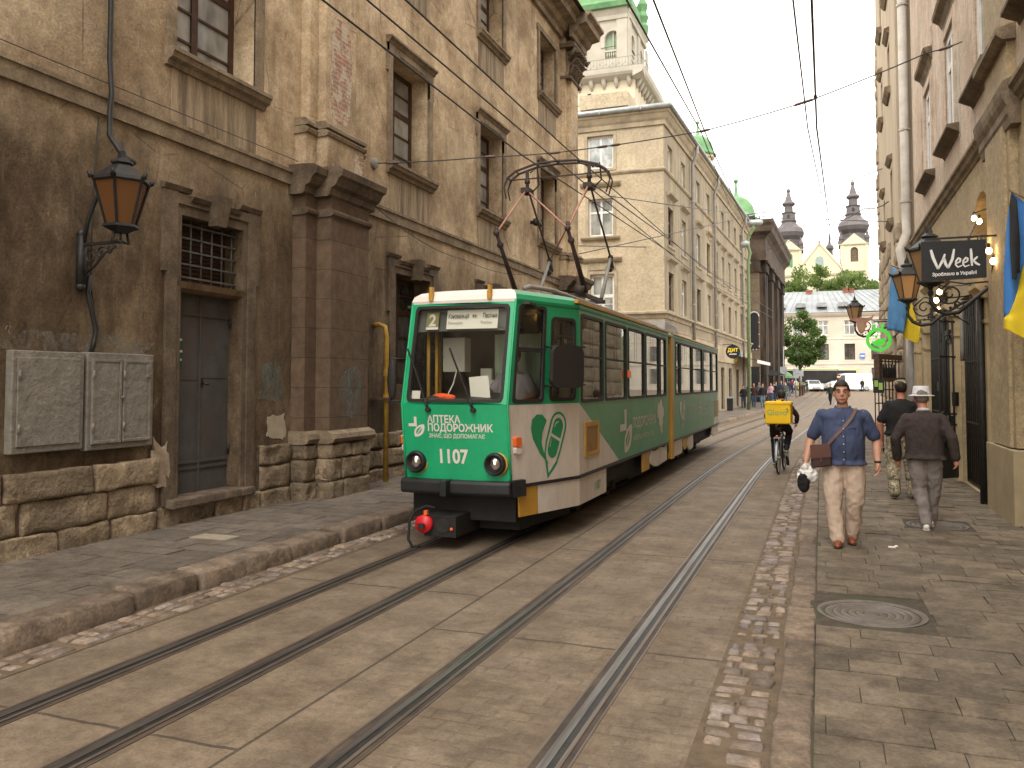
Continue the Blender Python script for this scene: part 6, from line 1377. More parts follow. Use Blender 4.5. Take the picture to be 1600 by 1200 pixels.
# open gate leaf standing out onto the pavement with a sheet-iron foot
c0 = FR(17.3,0,.05); FG2 = Fac(c0, (-.55,-.55,0), (.55,-.55,0))
mb = MB()
for i in range(5): mb.tube([FG2(.12*i,.2,0), FG2(.12*i,3.1,0)], .018, 6)
for z in (.2,.95,1.15,1.35,2.4,3.05): mb.fbox(FG2, 0, .48, z-.016, z+.016, -.012, .012)
mb.fbox(FG2, .0, .48, .2, .82, -.015, .02); mb.fbox(FG2, .0, .13, 1.5, 1.75, -.03, .04); mb.fbox(FG2, .15, .45, .85, .98, -.06, .06)
scroll(mb, FG2(.24,2.7,.0), (-.7,-.7,0), (0,0,1), .12, 1.4, .012)
mb.build('gate_leaf', M['iron'], rb)
for a, z0, z1, r in ((14.12,.1,3.25,.055),(17.95,.1,3.5,.045)): mb = MB(); mb.tube([FR(a,z0,.17), FR(a,z1,.17)], r, 8); mb.build('service_pipe', M['iron'], rb)
mb = MB()
for z in (2.75,1.15): mb.fbox(FR, 17.3, 17.7, z, z+.16, .12, .2); mb.fbox(FR, 18.32, 18.68, z, z+.16, .12, .2)
mb.build('hinge_plate', M['iron'], rb)
mb = MB(); mb.tube([FR(16.2,3.35,.12), FR(16.2,2.5,.12), FR(16.2,2.3,.12)], .035, 8); mb.build('cable_conduit', M['ggrey'], rb)
# ---- neighbouring house with rough stone edge
RX2 = 2.10
FN = Fac((RX2,25.35,0), (0.012,1,0), (-1,.012,0))
nb2 = thing('neighbour_house', 'narrow beige house with rough stone lower wall next to the drainpipe', 'building', (RX2, 25.35, 0)); NL = 9.8
mb = MB(); wn = [(2.2,6.9,.9,1.6),(6.0,6.8,.9,1.5),(2.4,11.0,.9,1.5),(6.2,11.2,.8,1.4),(2.6,14.2,.9,1.4),(6.2,14.4,.8,1.3)]
mb.sheet(rect(0,NL,-.1,17.8), [rect(a,a+w,z,z+h) for a, z, w, h in wn]+[rect(1.2,3.4,.1,3.4)], FN, 0, .3); mb.add([FN(0,-.1,0),FN(0,17.8,0),FN(0,17.8,-8),FN(0,-.1,-8)], [(0,1,2,3)]); mb.add([FN(NL,-.1,0),FN(NL,17.8,0),FN(NL,17.8,-8),FN(NL,-.1,-8)], [(0,1,2,3)]); mb.add([FN(0,17.8,.4),FN(NL,17.8,.4),FN(NL,17.8,-8),FN(0,17.8,-8)], [(0,1,2,3)])
mb.build('wall', mat('beige_side_plaster', (.50,.41,.295), (.38,.305,.21), 1, .9, .3, 12, stretch=(1,1,.3)), nb2)
for a, z, w, h in wn:
    mb = MB(); mb.fbox(FN, a, a+w, z, z+h, -.29, -.24); w_ = mb.build('window', M['glassdark'], nb2)
    mb = MB(); mb.fprof(FN, a-.22, a+w+.22, [(0,z-.2),(.06,z-.2),(.17,z-.06),(.17,z),(0,z+.03)]); mb.build('sill', M['trim'], w_)
    mb = MB(); mb.fprof(FN, a-.15, a+w+.15, [(0,z+h+.2),(.06,z+h+.22),(.15,z+h+.34),(0,z+h+.4)]); mb.build('hood', M['trim'], w_)
mb = MB(); mb.sheet(rect(1.2,3.4,.1,3.4), [], FN, -.29); mb.build('doorway', M['glassdark'], nb2)
mb = MB(); z = .05
while z < 6.2:
    h = U(.35,.6); a = -.05
    while a < 1.15: L = min(U(.4,.7), 1.2-a); stone(mb, lambda x, y, q: FN(x, y, q), a, a+L-.02, z, z+h-.02, .05+U(-.03,.04), .05, .03, nx=4, ny=3, amp=.05, base=-.05); a += L
    a = 3.45
    while a < 9.75: L = min(U(.5,.9), 9.8-a); stone(mb, lambda x, y, q: FN(x, y, q), a, a+L-.02, z, z+h-.02, .05+U(-.03,.04), .05, .03, nx=3, ny=3, amp=.05, base=-.05); a += L+.001
    z += h
z = 6.2
while z < 15:
    h = U(.45,.7); stone(mb, lambda x, y, q: FN(x, y, q), NL-.5, NL+.05, z, z+h-.03, .06+U(-.03,.03), .05, .03, nx=3, ny=3, amp=.05, base=-.05); z += h
mb.build('stone_facing', mat('pale_rough_stone', (.44,.355,.255), (.26,.20,.135), 3, .95, .8, 10, rnd=.2, dist=.05), nb2)
# ---- iron lattice stall frame with a menu
lt = thing('iron_lattice', 'rusty iron lattice frame with shelf beside the stone wall', 'lattice', (1.78, 24.4, .12))
FLt = Fac((1.30,23.4,0), (.42,1.0,0), (-1,.42,0)); mb = MB()
for i in range(8): mb.tube([FLt(i*.26,.12,0), FLt(i*.26,2.55,0)], .018, 6)
for z in (.2,.8,1.4,1.75,2.0,2.5): mb.fbox(FLt, 0, 1.82, z-.015, z+.015, -.01, .01)
mb.fbox(FLt, .1, 1.7, 1.98, 2.06, -.2, .1); mb.fbox(FLt, .0, .16, 2.0, 2.65, -.12, .02); mb.fbox(FLt, 0, 1.8, 2.55, 2.68, -.1, .03)
mb.build('frame', M['rustiron'], lt); mb = MB()
for i in range(5): mb.lathe([(.04,2.06),(.045,2.3),(.02,2.36),(.02,2.42)], FLt(.5+i*.2,0,-.05), 8)
mb.build('bottle', M['tblack'], lt)
mn = thing('menu_board', 'small black framed menu with green drinks on the iron lattice', 'menu', onY(1373, 615, 23.2))
c = onY(1373, 603, 23.2); Fm = lambda x, y, d=0: Vector((c.x+x, c.y-d, c.z+y))
mb = MB(); mb.prism(rrect(-.13,.13,-.18,.18,.02), Fm, -.03, .0); mb.build('frame', M['tblack'], mn)
mb = MB(); mb.prism(rect(-.10,-.015,-.02,.14), Fm, 0, .004); mb.prism(rect(.0,.09,-.10,.08), Fm, 0, .004); mb.build('picture', plain('menu_green', (.35,.55,.12), .5), mn)
# ------------------------------------------------------------ lanterns, signs, flags on the right
wall_lantern('black lantern with tan glass on a curled bracket, before the hanging flag', FR, 15.9, RX-1.43, 3.58, .62, M['amber2'], 3.30, 1)
wall_lantern('large black lantern half hidden behind the black shop sign', FR, 13.75, RX-1.55, 3.66, .72, M['amber2'], 3.30, 1)
wall_lantern('smallest and farthest black lantern with tan glass, hanging before the pale house', FN, 24-25.35+.0, RX2-.89, 3.78, .55, M['amber2'], 3.5, 1)
sn = thing('shop_sign', 'black projecting shop sign with the white word Week', 'sign', (1.76, 12.9, 3.34))
FSn = Fac((1.345,12.9,0), (1,0,0), (0,-1,0))
mb = MB(); mb.prism([(0,3.335),(.80,3.36),(.80,3.88),(0,3.89)], FSn, -.03, .03); mb.build('panel', M['tblack'], sn, bevel=.004)
mb = MB()
def stroke(mb, pts, w):
    ps = []
    for i in range(len(pts)-1):
        for k in range(5): t = k/5; ps.append((pts[i][0]+(pts[i+1][0]-pts[i][0])*t, pts[i][1]+(pts[i+1][1]-pts[i][1])*t))
    ps.append(pts[-1]); L = []; Rr = []; n = len(ps)
    for i, p in enumerate(ps):
        a, b = ps[max(0,i-1)], ps[min(n-1,i+1)]; dx, dy = b[0]-a[0], b[1]-a[1]; l = math.hypot(dx, dy) or 1; ww = w*(.55+.45*math.sin(PI*min(1,.12+.9*i/n)))
        L.append((p[0]-dy/l*ww, p[1]+dx/l*ww)); Rr.append((p[0]+dy/l*ww, p[1]-dx/l*ww))
    vs = [FSn(x, z+.02*x, .034) for x, z in L]+[FSn(x, z+.02*x, .034) for x, z in Rr]; mb.add(vs, [(i, i+1, n+i+1, n+i) for i in range(n-1)])
W0 = 3.48
stroke(mb, [(.12,W0+.29),(.145,W0+.18),(.205,W0+.015)], .020); stroke(mb, [(.205,W0+.015),(.27,W0+.14),(.295,W0+.22)], .017); stroke(mb, [(.285,W0+.16),(.30,W0+.08),(.33,W0+.02)], .018); stroke(mb, [(.33,W0+.02),(.385,W0+.14),(.41,W0+.28)], .018)
for x in (.43,.52): stroke(mb, [(x,W0+.075),(x+.05,W0+.10),(x+.055,W0+.135),(x+.03,W0+.15),(x,W0+.11),(x-.005,W0+.06),(x+.02,W0+.025),(x+.075,W0+.045)], .012)
stroke(mb, [(.615,W0+.27),(.62,W0+.15),(.625,W0+.03)], .017); stroke(mb, [(.63,W0+.09),(.67,W0+.13),(.695,W0+.155)], .014); stroke(mb, [(.645,W0+.10),(.68,W0+.06),(.72,W0+.035)], .015)
mb.text('Зроблено в Україні', lambda x, y, d=0: FSn(.13+x, 3.400+y+.02*x, .034), .064, 'LEFT', .002, 0, .93); mb.build('lettering', plain('sign_white', (.75,.73,.70), .5), sn, recalc=False)
mb = MB(); mb.bar((1.40,12.9,3.93),(2.42,12.9,3.93),.025); mb.bar((2.30,12.9,3.93),(2.42,12.9,3.62),.02); mb.fbox(FR, 12.86, 12.94, 3.6, 4.02, .0, .03)
for x in (1.5,2.05): mb.bar((x,12.9,3.93),(x,12.9,3.87),.012)
mb.build('bracket', M['iron'], sn)
# festoon of bulbs
M['bulb'] = plain('lit_bulb', (1,.8,.5), .3, em=(1,.66,.30), es=14)
fe = thing('light_string', 'string of glowing warm bulbs looped round the sign and the arched niche', 'string lights', FR(14.2, 3, .2))
bp = [onX(1522,341,RX-.05), onX(1530,346,RX-.08), onY(1514,381,13.6), onY(1534,379,13.4), onY(1545,392,12.95), onY(1552,408,12.98), onY(1468,456,15.2), onY(1463,469,15.2), onY(1465,484,15.3)]
mb = MB(); mb.tube([FR(15,4.7,-.1), bp[0]+Vector((0,0,.08)), bp[1]+Vector((0,0,.08)), bp[2]+Vector((0,0,.08)), bp[3]+Vector((0,0,.08)), bp[4]+Vector((0,0,.08)), bp[5]+Vector((0,0,.08)), FR(13.6,3.3,.1), FR(14.6,3.45,.2), bp[6]+Vector((0,0,.08)), bp[7]+Vector((0.03,0,.06)), bp[8]+Vector((0.03,0,.06)), FR(15.6,2.9,.1)], .010, 5); mb.build('flex', M['wire'], fe)
for p in bp:
    mb = MB(); mb.ball(p, .040, 10, 0, (1,1,1.2)); b_ = mb.build('bulb', M['bulb'], fe); mb = MB(); mb.lathe([(.018,.04),(.022,.09),(.012,.11)], p, 8); mb.build('socket', M['iron'], b_)
# flags with folds
def flag(label, top, verts_fn, cols, ribbon=None, group='Ukrainian flags on the house fronts'):
    t = thing('flag', label, 'flag', top, group=group)
    for nm, m, (u0, u1, v0, v1), extra in cols:
        mb = MB(); nu, nv = 16, 22
        vs = [verts_fn(u0+(u1-u0)*i/nu, v0+(v1-v0)*j/nv)+Vector(extra) for j in range(nv+1) for i in range(nu+1)]
        mb.add(vs, [(j*(nu+1)+i, j*(nu+1)+i+1, (j+1)*(nu+1)+i+1, (j+1)*(nu+1)+i) for j in range(nv) for i in range(nu)], 0, None, True); o = mb.build(nm, m, t)
        q = o.modifiers.new('Solidify', 'SOLIDIFY'); q.thickness = .004
    return t
fbm = lambda n_, c: mat(n_, c, tuple(x*.86 for x in c), 3, .8, .06, 30, obj=True)
M['fblue'] = fbm('flag_blue', (.055,.20,.52)); M['fyel'] = fbm('flag_yellow', (.78,.58,.03)); M['fblue2'] = fbm('flag_blue_faded', (.10,.27,.50))
def poly4(A, B, C, D, amp, fq, ph):       # A top pole, B top free, C bottom free, D bottom pole ; y waves
    A, B, C, D = map(Vector, (A, B, C, D))
    def f(u, v):
        p = A.lerp(B, u).lerp(D.lerp(C, u), v); w = amp*math.sin(fq*u*6.28+ph+1.4*v)*(.25+.75*v)
        return p+Vector((.02*math.sin(9*u+3*v), w, 0))
    return f
# near flag at the right edge: blue along the pole, yellow on the free side, black ribbon
p0 = onY(1579,300,10.9); f2 = poly4(onY(1580,302,10.9), onY(1700,400,10.3), onY(1640,560,10.6), onY(1568,478,10.9), .05, 1.5, .3)
blue = poly4(onY(1580,302,10.9), onY(1640,352,10.5), onY(1582,450,10.8), onY(1567,500,10.9), .035, 1.6, .2)
yel = poly4(onY(1640,352,10.5), onY(1700,402,10.3), onY(1640,545,10.5), onY(1568,505,10.9), .04, 1.4, .8)
fb = poly4(onY(1580,300,10.9), onY(1655,368,10.45), onY(1612,380,10.7), onY(1569,455,10.9), .03, 1.3, .2)
def quadflag(tl, tr, br, bl, Y0, Y1, amp=.035, fq=1.5, ph=0):
    return poly4(onY(*tl,Y0), onY(*tr,Y1), onY(*br,Y1), onY(*bl,Y0), amp, fq, ph)
FB2 = quadflag((1580,300),(1668,390),(1572,452),(1566,520),10.9,10.5)
t2 = thing('flag', 'blue and yellow flag with a black ribbon at the right edge, hanging over the pavement', 'flag', p0, group='Ukrainian flags on the house fronts')
def lam(poly, Y, m, nm, par, dy=0.0, cuts=6, fold=.03, fq=10):
    """cloth cut to the outline, subdivided and folded in depth"""
    mb = MB(); pts = [onY(x, y, Y) for x, y in poly]; loop = [(p.x, p.z) for p in pts]
    tri = tessellate_polygon([[Vector((a, b, 0)) for a, b in loop]])
    me = bpy.data.meshes.new(nm); me.from_pydata([(a, 0, b) for a, b in loop], [], tri)
    bm = bmesh.new(); bm.from_mesh(me); bmesh.ops.recalc_face_normals(bm, faces=bm.faces)
    bmesh.ops.subdivide_edges(bm, edges=bm.edges[:], cuts=cuts, use_grid_fill=True)
    bmesh.ops.triangulate(bm, faces=bm.faces[:])
    top = max(b for a, b in loop)
    for v in bm.verts:
        h = min(1, (top-v.co.z)*1.6+.1); v.co.y = Y+dy+fold*h*(math.sin(v.co.x*fq*2.2+v.co.z*1.3)+.5*math.sin(v.co.x*fq*4.1-v.co.z*2+1))
    for f in bm.faces: f.smooth = True
    o_ = ORG[par.name]; bmesh.ops.translate(bm, verts=bm.verts, vec=(-o_[0],-o_[1],-o_[2])); bm.to_mesh(me); bm.free(); me.materials.append(m)
    o = bpy.data.objects.new(nm, me); COL.objects.link(o); o.parent = par; q = o.modifiers.new('Solidify', 'SOLIDIFY'); q.thickness = .005; q.offset = 0
    ORG[o.name] = o_; return o
lam([(1580,300),(1625,335),(1660,365),(1610,385),(1597,425),(1590,455),(1576,490),(1569,497),(1568,420),(1573,350)], 10.9, M['fblue'], 'blue_half', t2)
lam([(1660,365),(1700,400),(1690,480),(1640,545),(1600,528),(1569,514),(1569,497),(1576,490),(1590,455),(1597,425),(1610,385)], 10.9, M['fyel'], 'yellow_half', t2)
lam([(1580,302),(1589,312),(1594,380),(1594,425),(1589,428),(1588,437),(1581,436),(1578,380),(1577,320)], 10.78, M['tblack'], 'black_ribbon', t2, fold=.008)
mb = MB(); mb.tube([onY(1577,297,10.9), onY(1680,372,10.5)+Vector((.25,0,0))], .014, 6); mb.build('pole', M['wood'], t2)
t1 = thing('flag', 'blue and yellow flag hanging limp behind the front lantern, above the soldier', 'flag', onY(1400,420,17.2), group='Ukrainian flags on the house fronts')
lam([(1393,416),(1403,424),(1414,448),(1424,470),(1420,488),(1411,522),(1398,517),(1385,516),(1389,470)], 17.2, M['fblue2'], 'blue_half', t1, fold=.05)
lam([(1424,470),(1432,500),(1438,512),(1435,537),(1424,533),(1410,526),(1411,522),(1420,488)], 17.25, M['fyel'], 'yellow_half', t1, fold=.03)
mb = MB(); mb.tube([onY(1393,415,17.2), FR(18.2,3.75,0)], .012, 6); mb.build('pole', M['wood'], t1)
# green flask sign
fk = thing('flask_sign', 'bright green round flask sign hanging from the stone wall', 'sign', onY(1373, 549, 20)); c = onY(1373, 531, 20); k = 28
Fk = lambda x, y, d=0: Vector((c.x+x, c.y-d, c.z+y)); M['neon'] = plain('green_sign', (.07,.62,.05), .5, em=(.08,.75,.05), es=.12)
r1, r2 = .262, .195
mb = MB(); mb.ring([(r1*math.cos(2*PI*i/k), r1*math.sin(2*PI*i/k)) for i in range(k)], [(r2*math.cos(2*PI*i/k), r2*math.sin(2*PI*i/k)) for i in range(k)], Fk, -.03, .03)
mb.prism(rect(-.10,-.055,.22,.34), Fk, -.028, .028); mb.prism(rect(.055,.10,.22,.34), Fk, -.028, .028); mb.prism(rect(-.13,-.05,.315,.345), Fk, -.027, .027); mb.prism(rect(.05,.13,.315,.345), Fk, -.027, .027)
mb.prism([(-.145,-.02),(-.10,-.035),(-.05,-.0),(0,.02),(.05,.01),(.10,.03),(.145,.02),(.13,-.07),(.08,-.13),(0,-.15),(-.08,-.13),(-.13,-.08)], Fk, -.02, .02)
for x, y, r in ((-.05,.07,.03),(-.11,.09,.018),(-.02,.12,.014)): mb.prism([(x+r*math.cos(i*.7), y+r*math.sin(i*.7)) for i in range(9)], Fk, -.02, .02)
mb.build('panel', M['neon'], fk)
mb = MB(); mb.bar((c.x-.1,c.y,c.z+.40),(2.3,c.y+.0,c.z+.42),.025); mb.bar((c.x,c.y,c.z+.34),(c.x,c.y,c.z+.41),.014); mb.build('bracket', M['iron'], fk)
# bull-head sign
bh = thing('bull_head_sign', 'flat bull head sign in brown and tan beside the farthest lantern', 'sign', onY(1346, 520, 22)); c = onY(1346, 505, 22)
Fb = lambda x, y, d=0: Vector((c.x+x*1.05, c.y-d, c.z+y*1.05))
mb = MB(); mb.prism([(-.26,.16),(-.24,.08),(-.16,.05),(-.12,.04),(-.10,-.06),(-.06,-.20),(0,-.26),(.06,-.20),(.10,-.06),(.12,.04),(.17,.05),(.24,.10),(.26,.20),(.21,.14),(.12,.12),(.0,.13),(-.12,.12),(-.20,.11)], Fb, -.02, .02); mb.build('panel', mat('bull_brown', (.42,.22,.16), (.30,.15,.11), 5), bh)
mb = MB(); mb.prism([(-.06,.02),(-.05,-.15),(0,-.22),(.05,-.15),(.06,.02)], Fb, .02, .026); mb.build('muzzle', M['amber2'], bh)
mb = MB(); mb.bar((c.x-.05,c.y,c.z+.28),(2.2,c.y,c.z+.30),.02); mb.bar((c.x,c.y,c.z+.12),(c.x,c.y,c.z+.28),.012); mb.build('bracket', M['iron'], bh)
# ------------------------------------------------------------ people
def cloth(name, c, c2=None, sc=9, rough=.85, bump=.25): return mat(name, c, c2 or tuple(x*.8 for x in c), sc, rough, bump, 38, obj=True, spec=.2)
M['skin'] = plain('skin', (.46,.235,.155), .5, 0, .4); M['skin2'] = plain('skin_pale', (.50,.28,.20), .5, 0, .4); M['skin3'] = plain('skin_ruddy', (.47,.20,.13), .5, 0, .4)
M['hair'] = mat('dark_brown_hair', (.035,.022,.016), (.015,.010,.008), 30, .55, .6, 60, obj=True, stretch=(1,1,.3)); M['hairgrey'] = mat('grey_hair', (.24,.20,.17), (.13,.11,.09), 30, .7, .5, 60, obj=True)
M['eyew'] = plain('eye_white', (.30,.24,.21), .3); M['lip'] = plain('lip', (.33,.12,.09), .5)
def camo(name, cs):
    m, t, b = _new(name); N = NT(t); p = N.pos((1,1,1.3), True); b.inputs['Roughness'].default_value = .9
    v = N.noise(p, 11, 4, .6); N.l(v, N.n('Math', operation='ADD').inputs[0])
    r = N.n('ValToRGB'); r.color_ramp.interpolation = 'CONSTANT'; e = r.color_ramp.elements
    for i, c in enumerate(cs):
        q = e[i] if i < 2 else e.new(.5); q.position = (0,.42,.50,.58)[i]; q.color = (*c,1)
    N.l(v, r.inputs[0]); N.l(r.outputs[0], b.inputs['Base Color']); return m
def remesh(mb, name, m, par, vox, smooth=4, fold=0, fq=7, zs=1.0):
    o = mb.build(name, m, origin=(0,0,0))
    r = o.modifiers.new('r', 'REMESH'); r.mode = 'VOXEL'; r.voxel_size = vox
    q = o.modifiers.new('s', 'SMOOTH'); q.factor = .5; q.iterations = smooth
    dg = bpy.context.evaluated_depsgraph_get(); me = bpy.data.meshes.new_from_object(o.evaluated_get(dg))
    old = o.data; o.modifiers.clear(); o.data = me; bpy.data.meshes.remove(old); me.name = name
    if fold:
        off = U(0, 50)
        for v in me.vertices:
            n = noise.noise(Vector((v.co.x*fq+off, v.co.y*fq, v.co.z*fq*zs)))+.5*noise.noise(Vector((v.co.x*fq*2.3+off, v.co.y*fq*2.3, v.co.z*fq*2.1*zs)))
            n = 1-abs(n)*2.2
            v.co += v.normal*fold*n
    me.materials.clear(); me.materials.append(m)
    for p in me.polygons: p.use_smooth = True
    o.parent = par; ORG[o.name] = (0,0,0); return o
V3 = Vector
def limb(mb, pts, rs, n=12):
    mb.tube(pts, rs, n)
    for p, r in zip(pts, rs):
        r = r if not isinstance(r, tuple) else min(r); mb.ball(p, r*.98, 12)
def hand(mb, w, d, palm, thumb, k=1.0, curl=.5):
    """w wrist, d direction to the knuckles, palm = normal of the palm side, thumb = direction of the thumb side"""
    w, d, palm, thumb = V3(w), V3(d).normalized(), V3(palm).normalized(), V3(thumb).normalized()
    kn = w+d*.095*k
    mb.tube([w-d*.02, w+d*.03*k, w+d*.07*k, kn], [.024*k, (.030*k,.022*k), .034*k, .028*k], 10)
    for i, (o, L) in enumerate(((.030,.070),(.010,.078),(-.010,.072),(-.029,.056))):
        b = kn+thumb*o*k-d*.012; a1 = b+(d*math.cos(curl*.7)+palm*math.sin(curl*.7))*L*.5*k; a2 = a1+(d*math.cos(curl*1.6)+palm*math.sin(curl*1.6))*L*.5*k
        mb.tube([b, a1, a2], [.0105*k, .0098*k, .0075*k], 7); mb.ball(a2, .0076*k, 7)
        mb.ball(b, .0115*k, 7)
    b = w+d*.028*k+thumb*.022*k; a1 = b+(thumb*.8+d*.55+palm*.25).normalized()*.042*k; a2 = a1+(thumb*.25+d*.9+palm*.35).normalized()*.034*k
    mb.tube([b-thumb*.01, a1, a2], [.015*k, .0115*k, .009*k], 7); mb.ball(a2, .009*k, 7)
def person(label, loc, rz, k=1.0, J=None, girth=1.0, belly=0, mats=None, sleeve='short', vox=.012, hair='short', group=None, hat=None, detail=True, shoe='shoe', skirt=0, lean=0, trouser_w=1.0, headtilt=0, hem=.90):
    D = dict(hipR=(.095,0,.92), kneeR=(.10,.09,.50), ankR=(.08,.16,.085), hipL=(-.095,0,.92), kneeL=(-.10,.03,.50), ankL=(-.08,-.17,.10),
             shR=(.19,0,1.43), elR=(.27,-.04,1.14), wrR=(.28,.07,.90), shL=(-.19,0,1.43), elL=(-.27,-.05,1.14), wrL=(-.27,.05,.90), head=(0,.02,1.64))
    D.update(J or {}); D = {a: V3(b)*k for a, b in D.items()}
    t = thing('person', label, 'person', loc, rz, group, local=True)
    Hd = D['head']; pel = (D['hipR']+D['hipL'])/2; chest = (D['shR']+D['shL'])/2; g = girth*k
    up = (chest-pel).normalized()
    def spine(f): return pel.lerp(chest, f)
    sw = (D['shR']-D['shL']).length/2
    tz = [(-.14,.10,.15),(.0,.118,.172),(.20,.112+belly*.8,.160+belly*.5),(.40,.114+belly,.160+belly*.5),(.65,.118+belly*.5,.172+belly*.2),(.82,.114,.172),(.92,.102,sw/k*.90),(1.0,.084,sw/k*.70),(1.07,.064,.085)]
    def torso(mb, e=0, z0=-1, z1=2): mb.tube([spine(f)+V3((0, belly*k*.6*max(0, 1-abs(f-.35)*3), 0)) for f, a, b in tz if z0 <= f <= z1], [((a+e)*g, (b+e)*g) for f, a, b in tz if z0 <= f <= z1], 18)
    legs = []
    for s_ in 'RL':
        h, kn, an = D['hip'+s_], D['knee'+s_], D['ank'+s_]; legs.append((h, h.lerp(kn,.5), kn, kn.lerp(an,.35), an))
    for s_, q_ in (('R',-1),('L',1)): D['sh'+s_] = D['sh'+s_]+V3((q_*.022,0,-.035))*k
    arms = [(D['sh'+s_], D['sh'+s_].lerp(D['el'+s_],.5), D['el'+s_], D['el'+s_].lerp(D['wr'+s_],.4), D['wr'+s_]) for s_ in 'RL']
    # the body: one continuous skin
    b = MB(); torso(b, -.018)
    for L in legs: limb(b, list(L), [x*k for x in (.080,.072,.052,.050,.036)])
    for A in arms: limb(b, list(A), [x*k*max(1,girth) for x in (.050,.046,.040,.040,.028)])
    nk = chest+up*.0; b.tube([chest+up*.02, chest.lerp(Hd,.5), Hd-V3((0,.01,.06))*k], [.066*k,.056*k,.056*k], 12)
    b.ball(Hd+V3((0,-.012,.03))*k, .100*k, 16, 0, (.78,.98,1.02)); b.ball(Hd+V3((0,.020,-.035))*k, .080*k, 14, 0, (.88,.90,1.08)); b.ball(Hd+V3((0,.062,-.090))*k, .032*k, 10, 0, (1.1,.8,.7))
    if detail:
        b.tube([Hd+V3((0,.088,.025))*k, Hd+V3((0,.108,-.018))*k, Hd+V3((0,.090,-.032))*k], [.010*k,.017*k,.012*k], 8); b.ball(Hd+V3((0,.072,.035))*k, .05*k, 10, 0, (1.1,.5,.35))
        for s_ in (-1,1): b.ball(Hd+V3((s_*.080,-.008,-.012))*k, .030*k, 10, 0, (.4,.75,1.15))
        b.ball(Hd+V3((0,.085,-.060))*k, .022*k, 8, 0, (1.3,.6,.6))
    for s_, A in zip((1,-1), arms):
        d = (A[4]-A[3]).normalized(); d = (d+V3((0,0,-.25))).normalized(); hand(b, A[4], d, V3((-s_,.1,0)), V3((0,1,0)), k*1.06, .55)
    remesh(b, 'body', mats['skin'], t, vox*.72 if detail else vox, 3 if detail else 2)
    # trousers
    b = MB(); torso(b, -.012, -1, .16)
    tw_ = trouser_w
    if skirt: b.tube([pel+V3((0,0,.05))*k, pel*1-V3((0,0,.25))*k, V3((pel.x, pel.y, skirt*k))], [(.14*k,.18*k),(.18*k,.22*k),(.23*k,.27*k)], 16)
    else:
        for L in legs:
            an = L[4]+V3((0,-.005,-.015))*k; limb(b, [L[0], L[1], L[2], L[3], an], [x*k*tw_ for x in (.088,.092,.074,.066,.058)])
    remesh(b, 'trousers' if not skirt else 'skirt', mats['trousers'], t, vox, 6 if detail else 3, .012*k if detail else 0, 8, .8)
    # top
    b = MB(); f0 = (hem*k-pel.z)/(chest.z-pel.z) if chest.z > pel.z+.2 else 0
    ext = [(f0,.146,.200)]+[q for q in tz if q[0] > f0+.08]
    b.tube([spine(f)+V3((0, belly*k*.6*max(0, 1-abs(f-.35)*3), 0)) for f, a, c in ext], [((a+.014)*g, (c+.014)*g) for f, a, c in ext], 18)
    b.tube([chest, chest+up*.055*k+V3((0,.005,0))], [.085*k,.068*k], 12)
    for A in arms:
        if sleeve == 'short': e = A[0].lerp(A[2], .80); limb(b, [A[0], A[1], e], [.058*k*girth,.057*k*girth,.060*k*girth])
        elif sleeve == 'long': limb(b, list(A), [x*k*girth for x in (.058,.055,.052,.050,.045)])
    remesh(b, mats.get('topname', 'shirt'), mats['top'], t, vox, 9 if detail else 3, .007*k if detail else 0, 9, .6)
    # shoes
    for s_ in 'RL':
        an = D['ank'+s_]; b = MB(); y0 = V3((0,.0,0)); fw = V3((0,1,0)); pitch = -.0
        lift = an.z-.085*k
        toe_z = .0 if lift <= .03*k else -lift*.9
        a = V3((an.x, an.y-.055*k, an.z-.040*k)); m_ = V3((an.x, an.y+.06*k, an.z-.045*k+toe_z*.35)); q = V3((an.x*1.08, an.y+.155*k, an.z-.055*k+toe_z*.8))
        b.tube([a, m_, q], [(.040*k,.040*k),(.047*k,.042*k),(.036*k,.026*k)], 12); b.ball(a, .040*k, 10); b.ball(q, .031*k, 10, 0, (1.1,1,.85)); b.tube([an+V3((0,-.01,.05))*k, a.lerp(m_,.2)], [.042*k,.042*k], 10)
        o = remesh(b, shoe, mats['shoe'], t, max(.010, vox*.8), 2)
        if 'sole' in mats:
            b = MB(); b.tube([a-V3((0,.02,.034))*k, m_-V3((0,0,.036))*k, q-V3((0,-.012,.020))*k], [(.044*k,.014*k),(.050*k,.014*k),(.040*k,.012*k)], 12); remesh(b, 'sole', mats['sole'], o, .010, 1)
    # hair, face
    if hair:
        b = MB(); c = Hd+V3((0,-.016,.036))*k; n = 26; vs = []; mrows = 16; fs = []
        for i in range(mrows+1):
            ph = PI*i/mrows
            for j in range(n):
                a = 2*PI*j/n; r = (.104+.010*noise.noise(V3((math.cos(a)*5, math.sin(a)*5, i*.7))))*k
                vs.append(c+V3((r*.80*math.sin(ph)*math.cos(a), r*1.0*math.sin(ph)*math.sin(a), r*1.02*math.cos(ph))))
        for i in range(mrows):
            for j in range(n):
                p = (vs[i*n+j]+vs[(i+1)*n+(j+1) % n])/2-Hd
                p /= k
                low = -.15 if hair == 'long' else -.055
                if p.y > .05 and p.z < .074: continue
                if p.y > .012 and p.z < .045 and hair != 'long': continue
                if p.y > -.012 and p.z < -.005 and hair != 'long': continue
                if p.z < low: continue
                fs.append((i*n+j, i*n+(j+1) % n, (i+1)*n+(j+1) % n, (i+1)*n+j))
        b.add(vs, fs, 0, None, True)
        if hair == 'long': b.tube([Hd+V3((0,-.08,.03))*k, Hd+V3((0,-.10,-.12))*k, Hd+V3((0,-.09,-.26))*k], [(.05*k,.08*k),(.05*k,.10*k),(.03*k,.07*k)], 10)
